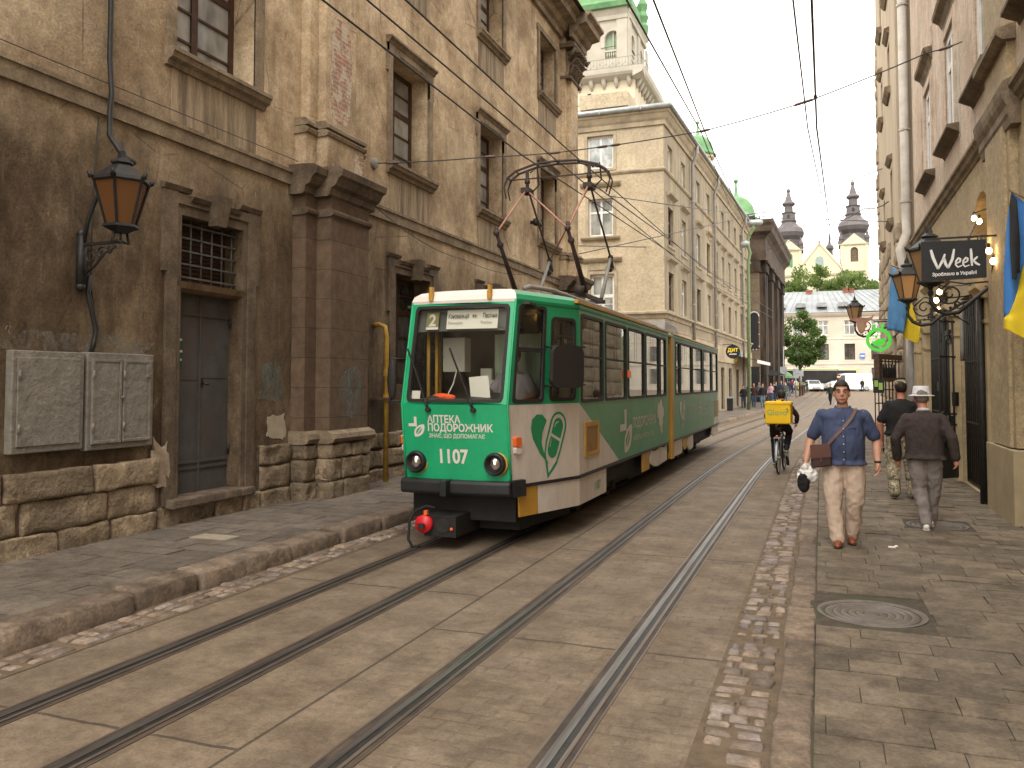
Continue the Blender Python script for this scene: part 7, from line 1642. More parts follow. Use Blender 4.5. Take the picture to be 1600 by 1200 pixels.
        o = b.build('hair', mats['hair'], t, origin=(0,0,0)); q = o.modifiers.new('Solidify', 'SOLIDIFY'); q.thickness = .012*k; q.offset = -.6
    if detail and hat is None:
        for s_ in (-1,1):
            b = MB(); b.ball(Hd+V3((s_*.033,.077,.008))*k, .0095*k, 10, 0, (1.2,.5,.5)); e_ = b.build('eye', M['eyew'], t, origin=(0,0,0)); b = MB(); b.ball(Hd+V3((s_*.033,.0825,.008))*k, .0055*k, 8, 0, (1,.5,1)); b.build('iris', M['hair'], e_, origin=(0,0,0))
            b = MB(); b.tube([Hd+V3((s_*.014,.092,.036))*k, Hd+V3((s_*.035,.090,.042))*k, Hd+V3((s_*.056,.076,.036))*k], [.005*k,.006*k,.003*k], 6); b.build('eyebrow', mats['hair'], t, origin=(0,0,0))
        b = MB(); b.tube([Hd+V3((-.026,.086,-.064))*k, Hd+V3((0,.098,-.062))*k, Hd+V3((.026,.086,-.064))*k], [.004*k,.008*k,.004*k], 6); b.build('mouth', M['lip'], t, origin=(0,0,0))
    return t, D
def local_part(t, mb, name, m): return mb.build(name, m, t, origin=(0,0,0))
# --- the man walking towards us
M['blueshirt'] = cloth('blue_linen', (.062,.078,.140), (.044,.057,.108), 6); M['chino'] = cloth('beige_chino', (.50,.385,.295), (.41,.31,.235), 5); M['brownshoe'] = plain('brown_leather', (.20,.055,.025), .3)
pm = onZ(1322, 850, .12)
mt = dict(skin=M['skin'], top=M['blueshirt'], trousers=M['chino'], shoe=M['brownshoe'], hair=M['hair'], sole=M['hair'])
man, D = person('man in blue short sleeved shirt and beige trousers walking towards the viewer', (pm.x-.01, pm.y, .12), PI, 1.02,
    dict(shR=(.232,0,1.44), shL=(-.232,0,1.44), elR=(.335,-.05,1.13), wrR=(.385,.06,.905), elL=(-.335,-.06,1.13), wrL=(-.34,.05,.895), hipR=(.10,0,.92), kneeR=(.115,.10,.49), ankR=(.075,.17,.085), kneeL=(-.11,.04,.49), ankL=(-.07,-.08,.085), head=(.01,.035,1.645)),
    1.17, .030, mt, 'short', .012, 'short', hem=.87, trouser_w=1.24)
b = MB()
for s_ in (-1,1): b.tube([(s_*.035,.085,1.50),(s_*.06,.10,1.455),(s_*.09,.07,1.47),(s_*.075,-.02,1.53)], [.012,.016,.016,.012], 6)
local_part(man, b, 'collar', M['blueshirt'])
sh_ = [o for o in man.children if o.name.startswith('shirt')][0]; bv = BVHTree.FromPolygons([v.co for v in sh_.data.vertices], [p.vertices[:] for p in sh_.data.polygons])
def onshirt(x, z, e=.004):
    h = bv.ray_cast(V3((x, 1, z)), V3((0,-1,0)))[0]; return V3((x, (h.y if h else .12)+e, z))
def shirt_strip(name, pts, w, m, e=.004):
    b = MB(); n = len(pts); vs = []
    for i, (x, z) in enumerate(pts):
        a, c = pts[max(0,i-1)], pts[min(n-1,i+1)]; dx, dz = c[0]-a[0], c[1]-a[1]; l = math.hypot(dx, dz) or 1
        vs += [onshirt(x-dz/l*w/2, z+dx/l*w/2, e), onshirt(x+dz/l*w/2, z-dx/l*w/2, e)]
    b.add(vs, [(2*i, 2*i+1, 2*i+3, 2*i+2) for i in range(n-1)], 0, None, True); o = local_part(man, b, name, m); q = o.modifiers.new('Solidify', 'SOLIDIFY'); q.thickness = .004; return o
M['shirtd'] = cloth('blue_linen_seam', (.045,.058,.108), (.035,.046,.09), 6)
shirt_strip('placket', [(.002*math.sin(i), .90+.027*i) for i in range(21)], .034, M['blueshirt'], .006)
shirt_strip('pocket', [(-.045,1.29),(-.085,1.295),(-.125,1.29)], .012, M['shirtd'])
for i in range(6): b = MB(); b.ball(onshirt(.002, .95+.085*i, .010), .0065, 8); local_part(man, b, 'button', M['paper'])
b = MB(); b.ball((.01,.062,1.585), .05, 12, 0, (1.05,.72,.55)); local_part(man, b, 'beard', M['hair'])
b = MB(); b.lathe([(.034,-.012),(.036,0),(.034,.012)], (-.346,.048,.925), 14); local_part(man, b, 'wristband', M['tblack'])
# crossbody bag (hangs on him)
bgx = thing('shoulder_bag', 'brown leather crossbody bag hanging at the right hip of the man in blue', 'bag', (pm.x-.01, pm.y, .12), PI, local=True)
b = MB(); b.hexa([(.12,.15,.88),(.34,.10,.84),(.34,.17,.84),(.12,.21,.88),(.15,.15,1.12),(.345,.10,1.09),(.345,.17,1.09),(.15,.21,1.12)]); local_part(bgx, b, 'pouch', mat('brown_bag_leather', (.055,.022,.015), (.03,.013,.010), 8, .4, .15)).modifiers.new('Bevel', 'BEVEL').width = .015
b = MB(); b.hexa([(.13,.212,.98),(.345,.172,.95),(.345,.182,.95),(.13,.222,.98),(.145,.205,1.125),(.35,.165,1.10),(.35,.178,1.10),(.145,.222,1.125)]); b.bar((.235,.20,.92),(.24,.20,1.0),.03,.012); local_part(bgx, b, 'flap', plain('bag_flap_leather', (.085,.028,.017), .35))
b = MB(); sp = [(.17,.19,1.11),(.09,.195,1.20),(.0,.185,1.30),(-.08,.155,1.40),(-.13,.09,1.49),(-.14,.0,1.505),(-.10,-.12,1.42),(.05,-.15,1.2),(.25,-.06,1.05),(.33,.08,1.08)]
for i in range(len(sp)-1): b.bar(sp[i], sp[i+1], .034, .006, 0, (0,1,.3))
local_part(bgx, b, 'strap', plain('bag_strap_leather', (.10,.045,.03), .5))
# plastic bag and black cloth held in his right hand
hb_ = thing('plastic_bag', 'crumpled white plastic bag with a black bundle held in the walking man\'s hand', 'bag', (pm.x-.01, pm.y, .12), PI, local=True)
wr = D['wrR']; b = MB(); b.ball(wr+V3((-.03,.05,-.16)), .10, 14, 0, (.9,.6,.8)); b.ball(wr+V3((.05,.05,-.18)), .07, 12, 0, (.6,.6,1.2)); b.ball(wr+V3((0,.05,-.09)), .05, 10)
remesh(b, 'bag', mat('thin_white_plastic', (.72,.70,.66), (.58,.56,.53), 8, .35, .3, 20), hb_, .012, 2, .022, 16)
b = MB(); b.ball(wr+V3((.03,.09,-.24)), .075, 12, 0, (.85,.6,1.5)); b.tube([wr+V3((.02,.05,-.10)), wr+V3((.03,.08,-.22))], [.03,.05], 8); remesh(b, 'black_bundle', cloth('black_cloth', (.016,.015,.016)), hb_, .012, 2, .012, 12)
# --- the old man in the white hat, seen from behind
M['cardigan'] = cloth('brown_knit', (.060,.045,.040), (.042,.032,.029), 22, .95, .5); M['greytr'] = cloth('grey_trousers', (.235,.205,.185), (.185,.16,.145), 5); M['whitehat'] = mat('white_hat', (.72,.69,.70), None, 8, .8, .1, obj=True)
po = onZ(1447, 826, .12)
mt = dict(skin=M['skin3'], top=M['cardigan'], trousers=M['greytr'], shoe=plain('white_shoe', (.66,.62,.55), .5), hair=M['hairgrey'], sole=plain('shoe_sole_white', (.6,.57,.52), .6), topname='cardigan')
old, D2 = person('older man in a white hat and brown cardigan walking away on the right pavement', (po.x+.0, po.y, .12), R(-4), .985,
    dict(elR=(.31,-.06,1.13), wrR=(.345,-.02,.90), elL=(-.33,-.02,1.12), wrL=(-.31,.10,.87), kneeR=(.10,.12,.50), ankR=(.06,.22,.085), kneeL=(-.06,.02,.50), ankL=(-.0,-.10,.085), head=(-.02,.08,1.625), shR=(.215,.02,1.41), shL=(-.215,.02,1.41)),
    1.20, .02, mt, 'long', .012, 'short', hat=1, hem=.86, trouser_w=1.18)
h = D2['head']; b = MB(); b.lathe([(.150,.030),(.152,.038),(.115,.045),(.102,.05),(.098,.10),(.090,.150),(.086,.156),(.04,.150)], h+V3((0,0,.0)), 24, 0, True); ht_ = local_part(old, b, 'hat', M['whitehat'])
b = MB(); b.lathe([(.1035,.050),(.1025,.072)], h, 24, 0, True); b.build('hat_band', plain('hat_band', (.5,.48,.48), .7), ht_, origin=(0,0,0))
b = MB(); b.tube([(-.075,.08,1.43),(-.058,.0,1.462),(-.02,-.035,1.468),(.02,-.035,1.468),(.058,.0,1.462),(.075,.08,1.43)], [(.014,.020)]*6, 8); local_part(old, b, 'collar', plain('pale_collar', (.5,.49,.48), .8))
# --- the soldier
M['blacktee'] = cloth('black_cotton', (.020,.019,.020)); M['camo'] = camo('camouflage_cloth', [(.075,.075,.040), (.33,.27,.18), (.17,.145,.085), (.42,.36,.26)])
pz = onZ(1411, 779, .12)
mt = dict(skin=M['skin3'], top=M['blacktee'], trousers=M['camo'], shoe=mat('olive_boot', (.085,.075,.045), None, 9, .7, .2), hair=M['hair'], topname='t_shirt')
sol, D3 = person('man in a black t-shirt, camouflage trousers and cap walking away behind the older man', (pz.x, pz.y, .12), R(3), 1.04,
    dict(elR=(.28,-.02,1.13), wrR=(.27,.10,.92), elL=(-.30,.0,1.12), wrL=(-.28,.08,.88), kneeR=(.13,.06,.50), ankR=(.14,.02,.085), kneeL=(-.12,.05,.50), ankL=(-.13,-.14,.12)), 1.18, .01, mt, 'short', .013, 'short', hat=1, shoe='boot', trouser_w=1.32, hem=.95)
h = D3['head']; b = MB(); b.lathe([(.086,.020),(.092,.05),(.096,.09),(.088,.125),(.05,.14)], h+V3((0,-.012,.0)), 20, 0, True); b.tube([h+V3((0,.06,.045)), h+V3((0,.16,.03))], [(.07,.012),(.055,.008)], 12); local_part(sol, b, 'cap', M['camo'])
# --- bicycle and rider with the yellow delivery box
pc = onZ(1219, 741, 0); BR = R(-4); bl = (pc.x, pc.y+.55, 0)
bk = thing('bicycle', 'dark bicycle with pale rear mudguard ridden away along the right hand rail', 'bicycle', bl, BR, local=True)
Ry = Matrix.Rotation(R(90), 3, 'Y')
for y in (-.53,.53):
    b = MB(); n = 36; b.tube([(0, y+.325*math.cos(2*PI*i/n), .345+.325*math.sin(2*PI*i/n)) for i in range(n+1)], .019, 8, 0, False); w = local_part(bk, b, 'wheel', M['trubber'])
    b = MB(); b.tube([(0, y+.300*math.cos(2*PI*i/n), .345+.300*math.sin(2*PI*i/n)) for i in range(n+1)], .010, 6, 0, False)
    for i in range(16): a = 2*PI*i/16; b.tube([(.015*(-1)**i, y, .345), (0, y+.295*math.cos(a), .345+.295*math.sin(a))], .0022, 4)
    b.lathe([(.022,-.05),(.022,.05)], (0,y,.345), 10, 0, False, Ry); b.build('rim', M['zinc'], w, origin=(0,0,0))
b = MB()
for s_ in (-1,1): b.tube([(s_*.055,-.53,.345),(s_*.035,-.30,.345),(0.02*s_,-.05,.30)], .011, 6); b.tube([(s_*.055,-.53,.345),(.015*s_,-.22,.82)], .010, 6); b.tube([(s_*.05,.53,.345),(s_*.045,.44,.72),(0,.40,.80)], .013, 6)
b.tube([(0,-.05,.30),(0,-.22,.88)], .017, 8); b.tube([(0,-.05,.30),(0,.36,.78)], .02, 8); b.tube([(0,-.20,.80),(0,.36,.86)], .018, 8); b.tube([(0,.40,.78),(0,.36,1.0)], .016, 8); local_part(bk, b, 'frame', M['tblack'])
b = MB(); b.tube([(-.31,.26,1.03),(-.2,.30,1.05),(0,.36,1.02),(.2,.30,1.05),(.31,.26,1.03)], .013, 8); local_part(bk, b, 'handlebar', M['tblack'])
b = MB(); b.tube([(0,-.36,.955),(0,-.24,.965),(0,-.08,.96)], [(.09,.035),(.07,.03),(.025,.02)], 12); b.ball((0,-.36,.955), .07, 10, 0, (1.1,.5,.5)); local_part(bk, b, 'saddle', M['trubber'])
b = MB(); b.box(-.07,.07,-.72,-.42,.76,.775)
for s_ in (-1,1): b.tube([(s_*.06,-.55,.36),(s_*.065,-.62,.77)], .007, 5)
n = 12; b.tube([(0,-.53+.365*math.cos(R(70+i*11)), .345+.365*math.sin(R(70+i*11))) for i in range(n)], [(.03,.006)]*n, 6); local_part(bk, b, 'mudguard', M['zinc'])
b = MB(); b.ball((0,-.70,.80), .03, 8); local_part(bk, b, 'rear_light', M['orange'])
b = MB(); b.lathe([(.09,-.006),(.09,.006)], (.05,-.05,.30), 20, 0, False, Ry); b.tube([(-.07,-.05,.30),(-.07,.02,.16)], .01, 6); b.tube([(.07,-.05,.30),(.07,-.12,.44)], .01, 6); b.box(-.17,-.08,-.03,.07,.145,.17); b.box(.08,.17,-.17,-.07,.43,.455); local_part(bk, b, 'crankset', M['iron'])
mt = dict(skin=M['skin2'], top=cloth('dark_jacket', (.035,.018,.017)), trousers=M['blacktee'], shoe=plain('black_trainer', (.02,.02,.02), .6), hair=M['hair'], sole=plain('trainer_sole', (.6,.57,.52), .6), topname='jacket')
rid, D4 = person('cyclist in dark clothes carrying the yellow delivery box on the back', bl, BR, 1.0,
    dict(hipR=(.11,-.24,1.02), hipL=(-.11,-.24,1.02), kneeR=(.16,.18,.86), ankR=(.125,-.10,.545), kneeL=(-.15,.13,.66), ankL=(-.125,.0,.26), shR=(.20,.16,1.46), shL=(-.20,.16,1.46), elR=(.33,.22,1.20), wrR=(.30,.26,1.07), elL=(-.33,.22,1.20), wrL=(-.30,.26,1.07), head=(0,.24,1.63)), 1.0, 0, mt, 'long', .014, 'short', hat=1, hem=1.0)
dbx = thing('delivery_box', 'square yellow delivery box with Glovo lettering on the cyclist\'s back', 'delivery box', bl, BR, local=True)
M['dyel'] = mat('yellow_nylon', (.83,.53,.012), (.74,.45,.010), 5, .6, .15, 18, obj=True)
b = MB(); b.box(-.265,.265,-.50,-.10,1.05,1.53); o = local_part(dbx, b, 'body', M['dyel']); q = o.modifiers.new('Bevel', 'BEVEL'); q.width = .03; q.segments = 3
b = MB(); b.box(-.272,.272,-.508,-.095,1.47,1.50); b.box(-.05,.05,-.3,-.25,1.53,1.56); local_part(dbx, b, 'lid', M['dyel'])
b = MB(); b.text('Glovo', lambda x, y, d=0: V3((-.015+x, -.506, 1.245+y)), .165, 'CENTER', .002, 0, 1.0); b.tube([(.175,-.506,1.36),(.19,-.506,1.385),(.212,-.506,1.38),(.215,-.506,1.35),(.195,-.506,1.325)], .009, 6); b.ball((.195,-.506,1.305), .010, 6); local_part(dbx, b, 'lettering', plain('box_print_green', (.25,.42,.12), .6))
# --- the tram driver
mt = dict(skin=M['skin3'], top=cloth('grey_tee', (.36,.33,.35)), trousers=M['blacktee'], shoe=M['blacktee'], hair=M['hair'], topname='t_shirt')
T0 = V3((-4.0,8.96,0))
drv, D5 = person('tram driver in a grey t-shirt seated behind the windscreen', (-4.0+.42, 8.96+.80, .98), R(168), 1.0,
    dict(hipR=(.11,0,.50), hipL=(-.11,0,.50), kneeR=(.15,.40,.50), ankR=(.15,.42,.085), kneeL=(-.15,.40,.50), ankL=(-.15,.42,.085), shR=(.21,.02,1.02), shL=(-.21,.02,1.02), elR=(.30,.10,.80), wrR=(.20,.32,.86), elL=(-.33,.08,.78), wrL=(-.30,.30,.72), head=(0,.06,1.25)), 1.15, .04, mt, 'short', .016, 'short', hem=.45)
# --- strollers further off
def gz(px, py, off=0):      # where the sight line meets the rising ground
    d = ray(px, py); lo, hi = 2.0, 400.0
    for _ in range(50):
        m_ = (lo+hi)/2; P_ = _C+d*(m_/d.y)
        if P_.z > zg(m_)+off: lo = m_
        else: hi = m_
    return V3((P_.x, P_.y, zg(P_.y)+off))
def walker(label, px, py, zoff, k, rz, top, tr, hairm='hair', hair='short', skirt=0, sleeve='long', group='people on the far pavement', dark=None, Y=None):
    p = gz(px, py, zoff)
    z = zg(p.y)+zoff; ph = random.choice((-1,1)); s_ = U(.08,.17)*ph
    mt = dict(skin=M[random.choice(('skin','skin2','skin3'))], top=top, trousers=tr, shoe=M['blacktee'], hair=M[hairm], topname=random.choice(('jacket','jumper')) if sleeve == 'long' else 'shirt')
    t, d = person(label, (p.x, p.y, z), rz, k, dict(kneeR=(.10,.06+s_*.3,.50), ankR=(.08,s_,.09), kneeL=(-.10,.06-s_*.3,.50), ankL=(-.08,-s_,.09), wrR=(.26,.06-s_,.90), wrL=(-.26,.06+s_,.90)), U(.95,1.08), 0, mt, sleeve, .028, hair, group, 1, False)
    return t, d, p
c_ = lambda n, *c: cloth(n, c)
M['jeans'] = c_('blue_jeans', .055,.085,.135); M['jeans2'] = c_('dark_jeans', .03,.042,.065); M['ltjeans'] = c_('light_jeans', .13,.18,.23)
G = PI
walker('walker in a black top with a white bag, leftmost of the far group', 1162, 638, .15, .95, G-.1, M['blacktee'], M['jeans2'])
walker('walker in a light blue shirt behind the maroon jacket', 1171, 632, .15, .98, G+.1, c_('light_blue', .30,.40,.52), M['jeans'], sleeve='short')
walker('walker in a maroon jacket and jeans in the far group', 1178, 636.5, .15, 1.0, G, c_('maroon', .075,.032,.028), M['jeans'], 'hairgrey', None)
walker('walker in a black hoodie and pale jeans in the far group', 1192, 637, .15, 1.0, G+.05, M['blacktee'], M['ltjeans'], 'hair')
walker('woman in a pink and white top with long hair and blue jeans', 1205, 630, .15, .95, G, c_('pink_top', .52,.32,.38), M['jeans'], hair='long')
walker('walker in a black jacket just left of the yellow box', 1213, 630, .15, 1.0, G, M['blacktee'], M['jeans2'])
walker('walker in a navy waistcoat, taller, behind the yellow box', 1221, 628, .15, 1.03, G, c_('navy', .03,.045,.075), M['jeans'])
walker('walker in a grey green jacket at the right end of the far group', 1227, 629, .15, 1.0, G-.2, c_('grey_green', .09,.10,.085), M['ltjeans'])
walker('person in a red jacket standing further off near the sign poles', 1238, 615, .15, .98, R(-60), c_('red_jacket', .30,.035,.045), M['jeans2'])
walker('person in a pale jacket next to the red jacket', 1243.5, 614, .15, .98, R(40), c_('pale_jacket', .48,.47,.47), M['jeans'])
walker('woman in a long dark coat crossing the tracks, away from the others', 1298, 632.5, 0, 1.0, R(150), c_('dark_green_coat', .022,.034,.028), M['blacktee'], 'hairgrey', skirt=.35)
walker('person in dark clothes far behind the walking man', 1311, 616, 0, .98, R(30), M['blacktee'], M['jeans2'])
walker('small dark figure near the pale car at the far right', 1347.5, 612, 0, .95, R(200), M['blacktee'], M['jeans2'])

walker('walker in a grey coat at the chapel foot, behind the black hoodie', 1186, 628, .15, .97, G-.2, c_('grey_coat', .14,.14,.15), M['jeans2'])
walker('walker in a white shirt between the pink top and the navy waistcoat', 1209, 624, .15, .95, G+.2, c_('white_shirt', .55,.54,.52), M['jeans'], sleeve='short')
walker('walker in a tan jacket close to the chapel pilasters', 1199, 622, .15, 1.0, 0, c_('tan_jacket', .24,.17,.10), M['jeans2'])
walker('walker in a dark blue top beside the green cafe parasol', 1233, 619, .15, .97, .3, c_('dark_blue_top', .03,.04,.09), M['jeans'])
# ------------------------------------------------------------ far vehicles
M['carwhite'] = plain('white_car_paint', (.72,.72,.70), .3, 0, .5, coat=.5); M['carglass'] = plain('car_glass', (.02,.025,.03), .08, 0, .6); M['tyre'] = plain('tyre', (.02,.02,.02), .8); M['redlamp'] = plain('red_lamp', (.6,.02,.01), .3)
def wheel4(t, xs, ys, r, w=.2):
    for x in xs:
        for y in ys:
            b = MB(); b.lathe([(r*.5,-w/2),(r*.95,-w/2),(r,-w/3),(r,w/3),(r*.95,w/2),(r*.5,w/2)], (x,y,r), 18, 0, False, Matrix.Rotation(R(90),3,'Y')); o = local_part(t, b, 'wheel', M['tyre']); b = MB(); b.lathe([(r*.55,-w/2-.01),(r*.55,w/2+.01)], (x,y,r), 14, 0, False, Matrix.Rotation(R(90),3,'Y')); b.build('rim', M['zinc'], o, origin=(0,0,0))
def loft(mb, secs, mi=0):     # secs: list of (y, [(x,z)...]) closed half mirrored
    n = len(secs[0][1]); vs = [V3((x, y, z)) for y, q in secs for x, z in q]
    mb.add(vs, [(i*n+k, i*n+(k+1) % n, (i+1)*n+(k+1) % n, (i+1)*n+k) for i in range(len(secs)-1) for k in range(n)]+[tuple(range(n))[::-1], tuple((len(secs)-1)*n+k for k in range(n))], mi, None, False)
def body_sec(w, z0, zs, zr, wr): return [(-w,z0),(w,z0),(w,zs*.6+z0*.4),(w*.97,zs),(wr,zr),(-wr,zr),(-w*.97,zs),(-w,zs*.6+z0*.4)]
def car(label, loc, rz, Lc=4.2, w=.88, h=1.5, paint=None, kind='car', group=None):
    t = thing('parked_car' if kind == 'car' else 'van', label, kind, loc, rz, group, local=True); paint = paint or M['carwhite']
    b = MB()      # front at -y
    if kind == 'car': secs = [(0,body_sec(w*.80,.32,.62,.66,w*.75)),(.25,body_sec(w*.97,.25,.72,.78,w*.8)),(1.05,body_sec(w,.22,.92,.98,w*.8)),(1.75,body_sec(w,.22,.95,h-.06,w*.72)),(2.6,body_sec(w,.22,.97,h,w*.70)),(3.5,body_sec(w,.22,1.0,h-.05,w*.70)),(4.1,body_sec(w*.95,.26,.98,1.05,w*.7)),(Lc,body_sec(w*.9,.35,.8,.85,w*.75))]
    else: secs = [(0,body_sec(w*.85,.35,.85,.95,w*.8)),(.35,body_sec(w*.98,.28,1.05,1.12,w*.85)),(.9,body_sec(w,.26,1.1,1.35,w*.82)),(1.7,body_sec(w,.26,1.2,h-.1,w*.85)),(2.3,body_sec(w,.26,1.4,h,w*.9)),(Lc-.1,body_sec(w,.26,1.4,h,w*.9)),(Lc,body_sec(w*.95,.3,1.3,h-.1,w*.85))]
    loft(b, secs); o = local_part(t, b, 'body', paint); q = o.modifiers.new('Bevel', 'BEVEL'); q.width = .04; q.segments = 2
    b = MB()
    if kind == 'car':
        b.add([(-w*.74,1.10,1.0),(w*.74,1.10,1.0),(w*.66,1.70,h-.10),(-w*.66,1.70,h-.10)], [(0,1,2,3)])
        for s_ in (-1,1): b.add([(s_*(w*.985),1.25,1.0),(s_*(w*.97),3.5,1.03),(s_*(w*.74),3.35,h-.12),(s_*(w*.74),1.85,h-.14)], [(0,1,2,3)])
    else:
        b.add([(-w*.78,.93,1.38),(w*.78,.93,1.38),(w*.78,1.66,h-.16),(-w*.78,1.66,h-.16)], [(0,1,2,3)])
        for s_ in (-1,1): b.add([(s_*(w*1.005),1.1,1.35),(s_*(w*1.005),2.1,1.35),(s_*(w*.93),2.1,h-.25),(s_*(w*.90),1.65,h-.25)], [(0,1,2,3)])
    for v in range(len(b.v)): x, y, z = b.v[v]; b.v[v] = (x, y-.03, z+.012)
    local_part(t, b, 'window', M['carglass'])
    for s_ in (-1,1): b = MB(); b.ball((s_*w*.66,.10,.64 if kind == 'car' else .85), .15, 10, 0, (1.1,.6,.6)); local_part(t, b, 'headlight', M['chrome'])
    b = MB(); b.box(-w*.55,w*.55,-.03,.04,.30,.42); b.box(-w*.5,w*.5,.0,.1,.50,.58); local_part(t, b, 'grille', M['tblack'])
    b = MB(); b.box(-.25,.25,-.045,-.02,.43,.52); local_part(t, b, 'number_plate', M['paper'])
    for s_ in (-1,1): b = MB(); b.ball((s_*(w+.08),1.35,1.0 if kind == 'car' else 1.35), .10, 8, 0, (.8,.5,.8)); local_part(t, b, 'wing_mirror', paint)
    wheel4(t, (-w+.1, w-.1), (.75, Lc-.8), .31 if kind == 'car' else .34)
    return t
p = gz(1276, 612); car('white hatchback parked facing us at the end of the tracks', p, R(12), k_ := 4.0, .95, 1.52)
p = gz(1285, 611); car('white delivery van parked side on behind the white hatchback', (p.x+.55, p.y-1.2, zg(p.y-1)), R(-72), 5.6, 1.0, 2.35, kind='van')
p = gz(1354, 606); car('pale car at the far right edge of the square', (p.x, p.y, p.z), R(80), 4.2, .9, 1.5)
# low-floor bus crossing behind
p = gz(1276, 607.5); bs = thing('bus', 'long bus with dark windows and lime green edges crossing the far square', 'bus', (-6.4, 119.2, zg(119)), 0, local=True)
b = MB(); b.box(0,11,0,2.4,.35,3.05); o = local_part(bs, b, 'body', plain('bus_white', (.66,.67,.62), .35)); q = o.modifiers.new('Bevel', 'BEVEL'); q.width = .12; q.segments = 3
b = MB(); b.box(.2,10.8,-.03,.02,1.0,2.75); local_part(bs, b, 'window_band', mat('bus_window', (.030,.022,.02), (.012,.012,.014), 1.2, .5, 0))
b = MB(); b.box(-.02,.2,-.035,.02,.4,3.0); b.box(10.85,11.02,-.035,.02,.4,3.0); b.box(.0,11,-.034,.0,2.86,3.0); local_part(bs, b, 'trim', plain('lime_green', (.38,.42,.06), .5))
for x in (2.4, 9.4):
    b = MB(); b.lathe([(.2,-.12),(.48,-.12),(.5,0),(.48,.12)], (x,.1,.5), 18, 0, False, Matrix.Rotation(R(90),3,'X')); local_part(bs, b, 'wheel', M['tyre'])
# yellow banner fence, bollards, sign poles, lights, parasol
p = gz(1258, 611); yb = thing('banner_fence', 'low fence with a bright yellow banner beside the white hatchback', 'fence', p)
mb = MB(); mb.box(p.x-1.0,p.x+.6,p.y,p.y+.05,p.z+.25,p.z+1.15); mb.build('banner', plain('banner_yellow', (.75,.70,.04), .6), yb)
for x in (-1.0,-.2,.6): mb = MB(); mb.tube([(p.x+x,p.y-.03,p.z),(p.x+x,p.y-.03,p.z+1.2)], .04, 6); mb.build('post', M['tblack'], yb)
for i, (px, py, h) in enumerate(((1250.5,619,1.15),(1254.5,618,1.15),(1257,614,1.0),(1261,612,1.0))):
    p = gz(px, py, .15); mb = MB(); mb.lathe([(.16,0),(.16,.1),(.12,.14),(.12,h-.25),(.17,h-.2),(.17,h-.05),(.08,h)], p, 10)
    tag(mb.build('bollard', M['brownwood'] if i < 2 else M['tblack']), ['brown bollard at the kerb end, left of a pair', 'brown bollard at the kerb end, right of a pair', 'dark bollard in front of the yellow banner', 'dark bollard next to the white hatchback'][i], 'bollard', 'bollards at the end of the far pavement')
def signpole(label, px, pyb, boards, top, r=.045, white=False, group='traffic signs seen from behind'):
    p = gz(px, pyb, .15); t = thing('traffic_sign', label, 'sign', p, group=group); q = onY(px, top, p.y)
    mb = MB(); mb.tube([p, q], r, 8); mb.build('pole', M['zinc'] if not white else M['whitewin'], t)
    for x0, x1, y0, y1 in boards:
        a = onY(x0, y1, p.y-.06); c = onY(x1, y0, p.y-.06); mb = MB(); mb.box(a.x, c.x, a.y, a.y+.03, a.z, c.z); mb.build('board', M['zinc'], t, bevel=.01)
    return t
signpole('square grey sign back, leftmost of the three', 1224, 622, [(1219,1229.5,573,587)], 541)
signpole('tall grey sign back on a thin pole, middle of the three', 1243.5, 620, [(1239,1248,576,591)], 576)
signpole('smaller grey sign back, rightmost of the three', 1251.5, 618, [(1248,1255.5,579,588)], 579)
signpole('pale sign board high on a white mast in front of the street tree', 1261.5, 606, [(1256,1265,548,559)], 508, .07, True)
p = onY(1347.5, 556, 121.9); st_ = thing('street_sign', 'small blue and white sign on the pale house', 'sign', p); mb = MB(); mb.box(p.x-.33,p.x+.33,p.y-.1,p.y-.05,p.z-.35,p.z+.35); mb.build('panel', plain('blue_sign', (.05,.16,.45), .5), st_)
mb = MB(); mb.box(p.x-.25,p.x+.25,p.y-.115,p.y-.10,p.z-.08,p.z+.08); mb.build('white_stripe', M['paper'], st_)
p = gz(1308, 612); tl = thing('traffic_light', 'traffic light with a red lamp lit in front of the white van', 'traffic light', p)
q = onY(1308, 576, p.y); mb = MB(); mb.tube([p, q], .05, 6); mb.build('pole', M['tblack'], tl); a = onY(1309.5, 592, p.y-.1); mb = MB(); mb.box(a.x-.17,a.x+.17,a.y-.1,a.y+.1,a.z-.45,a.z+.45); mb.build('head', M['tblack'], tl, bevel=.03)
mb = MB(); mb.ball((a.x,a.y-.1,a.z+.25), .11, 10, 0, (1,.4,1)); mb.build('red_lamp', plain('lit_red', (.8,.05,.02), .4, em=(1,.10,.03), es=4), tl)
p = gz(1231, 614, .15); um = thing('parasol', 'green cafe parasol at the far end of the pavement', 'parasol', p); mb = MB(); mb.tube([p, p+V3((0,0,2.4))], .03, 6); mb.build('pole', M['zinc'], um); mb = MB(); mb.lathe([(.62,1.75),(.60,1.95),(.42,2.2),(.18,2.38),(.02,2.45)], p, 10); mb.build('canopy', M['greencu'], um)
fl_ = thing('flag', 'small blue and yellow flag on the cream house above the far awning', 'flag', onY(1154, 545, 62), group='Ukrainian flags on the house fronts')
mb = MB(); q = [onY(x, y, 62) for x, y in ((1150,545),(1158,552),(1158,560),(1148,556))]; mb.add(q, [(0,1,2,3)]); mb.build('blue_half', M['fblue2'], fl_); mb = MB(); q = [onY(x, y, 61.98) for x, y in ((1148,556),(1153,558),(1151,565),(1145,563))]; mb.add(q, [(0,1,2,3)]); mb.build('yellow_half', M['fyel'], fl_)
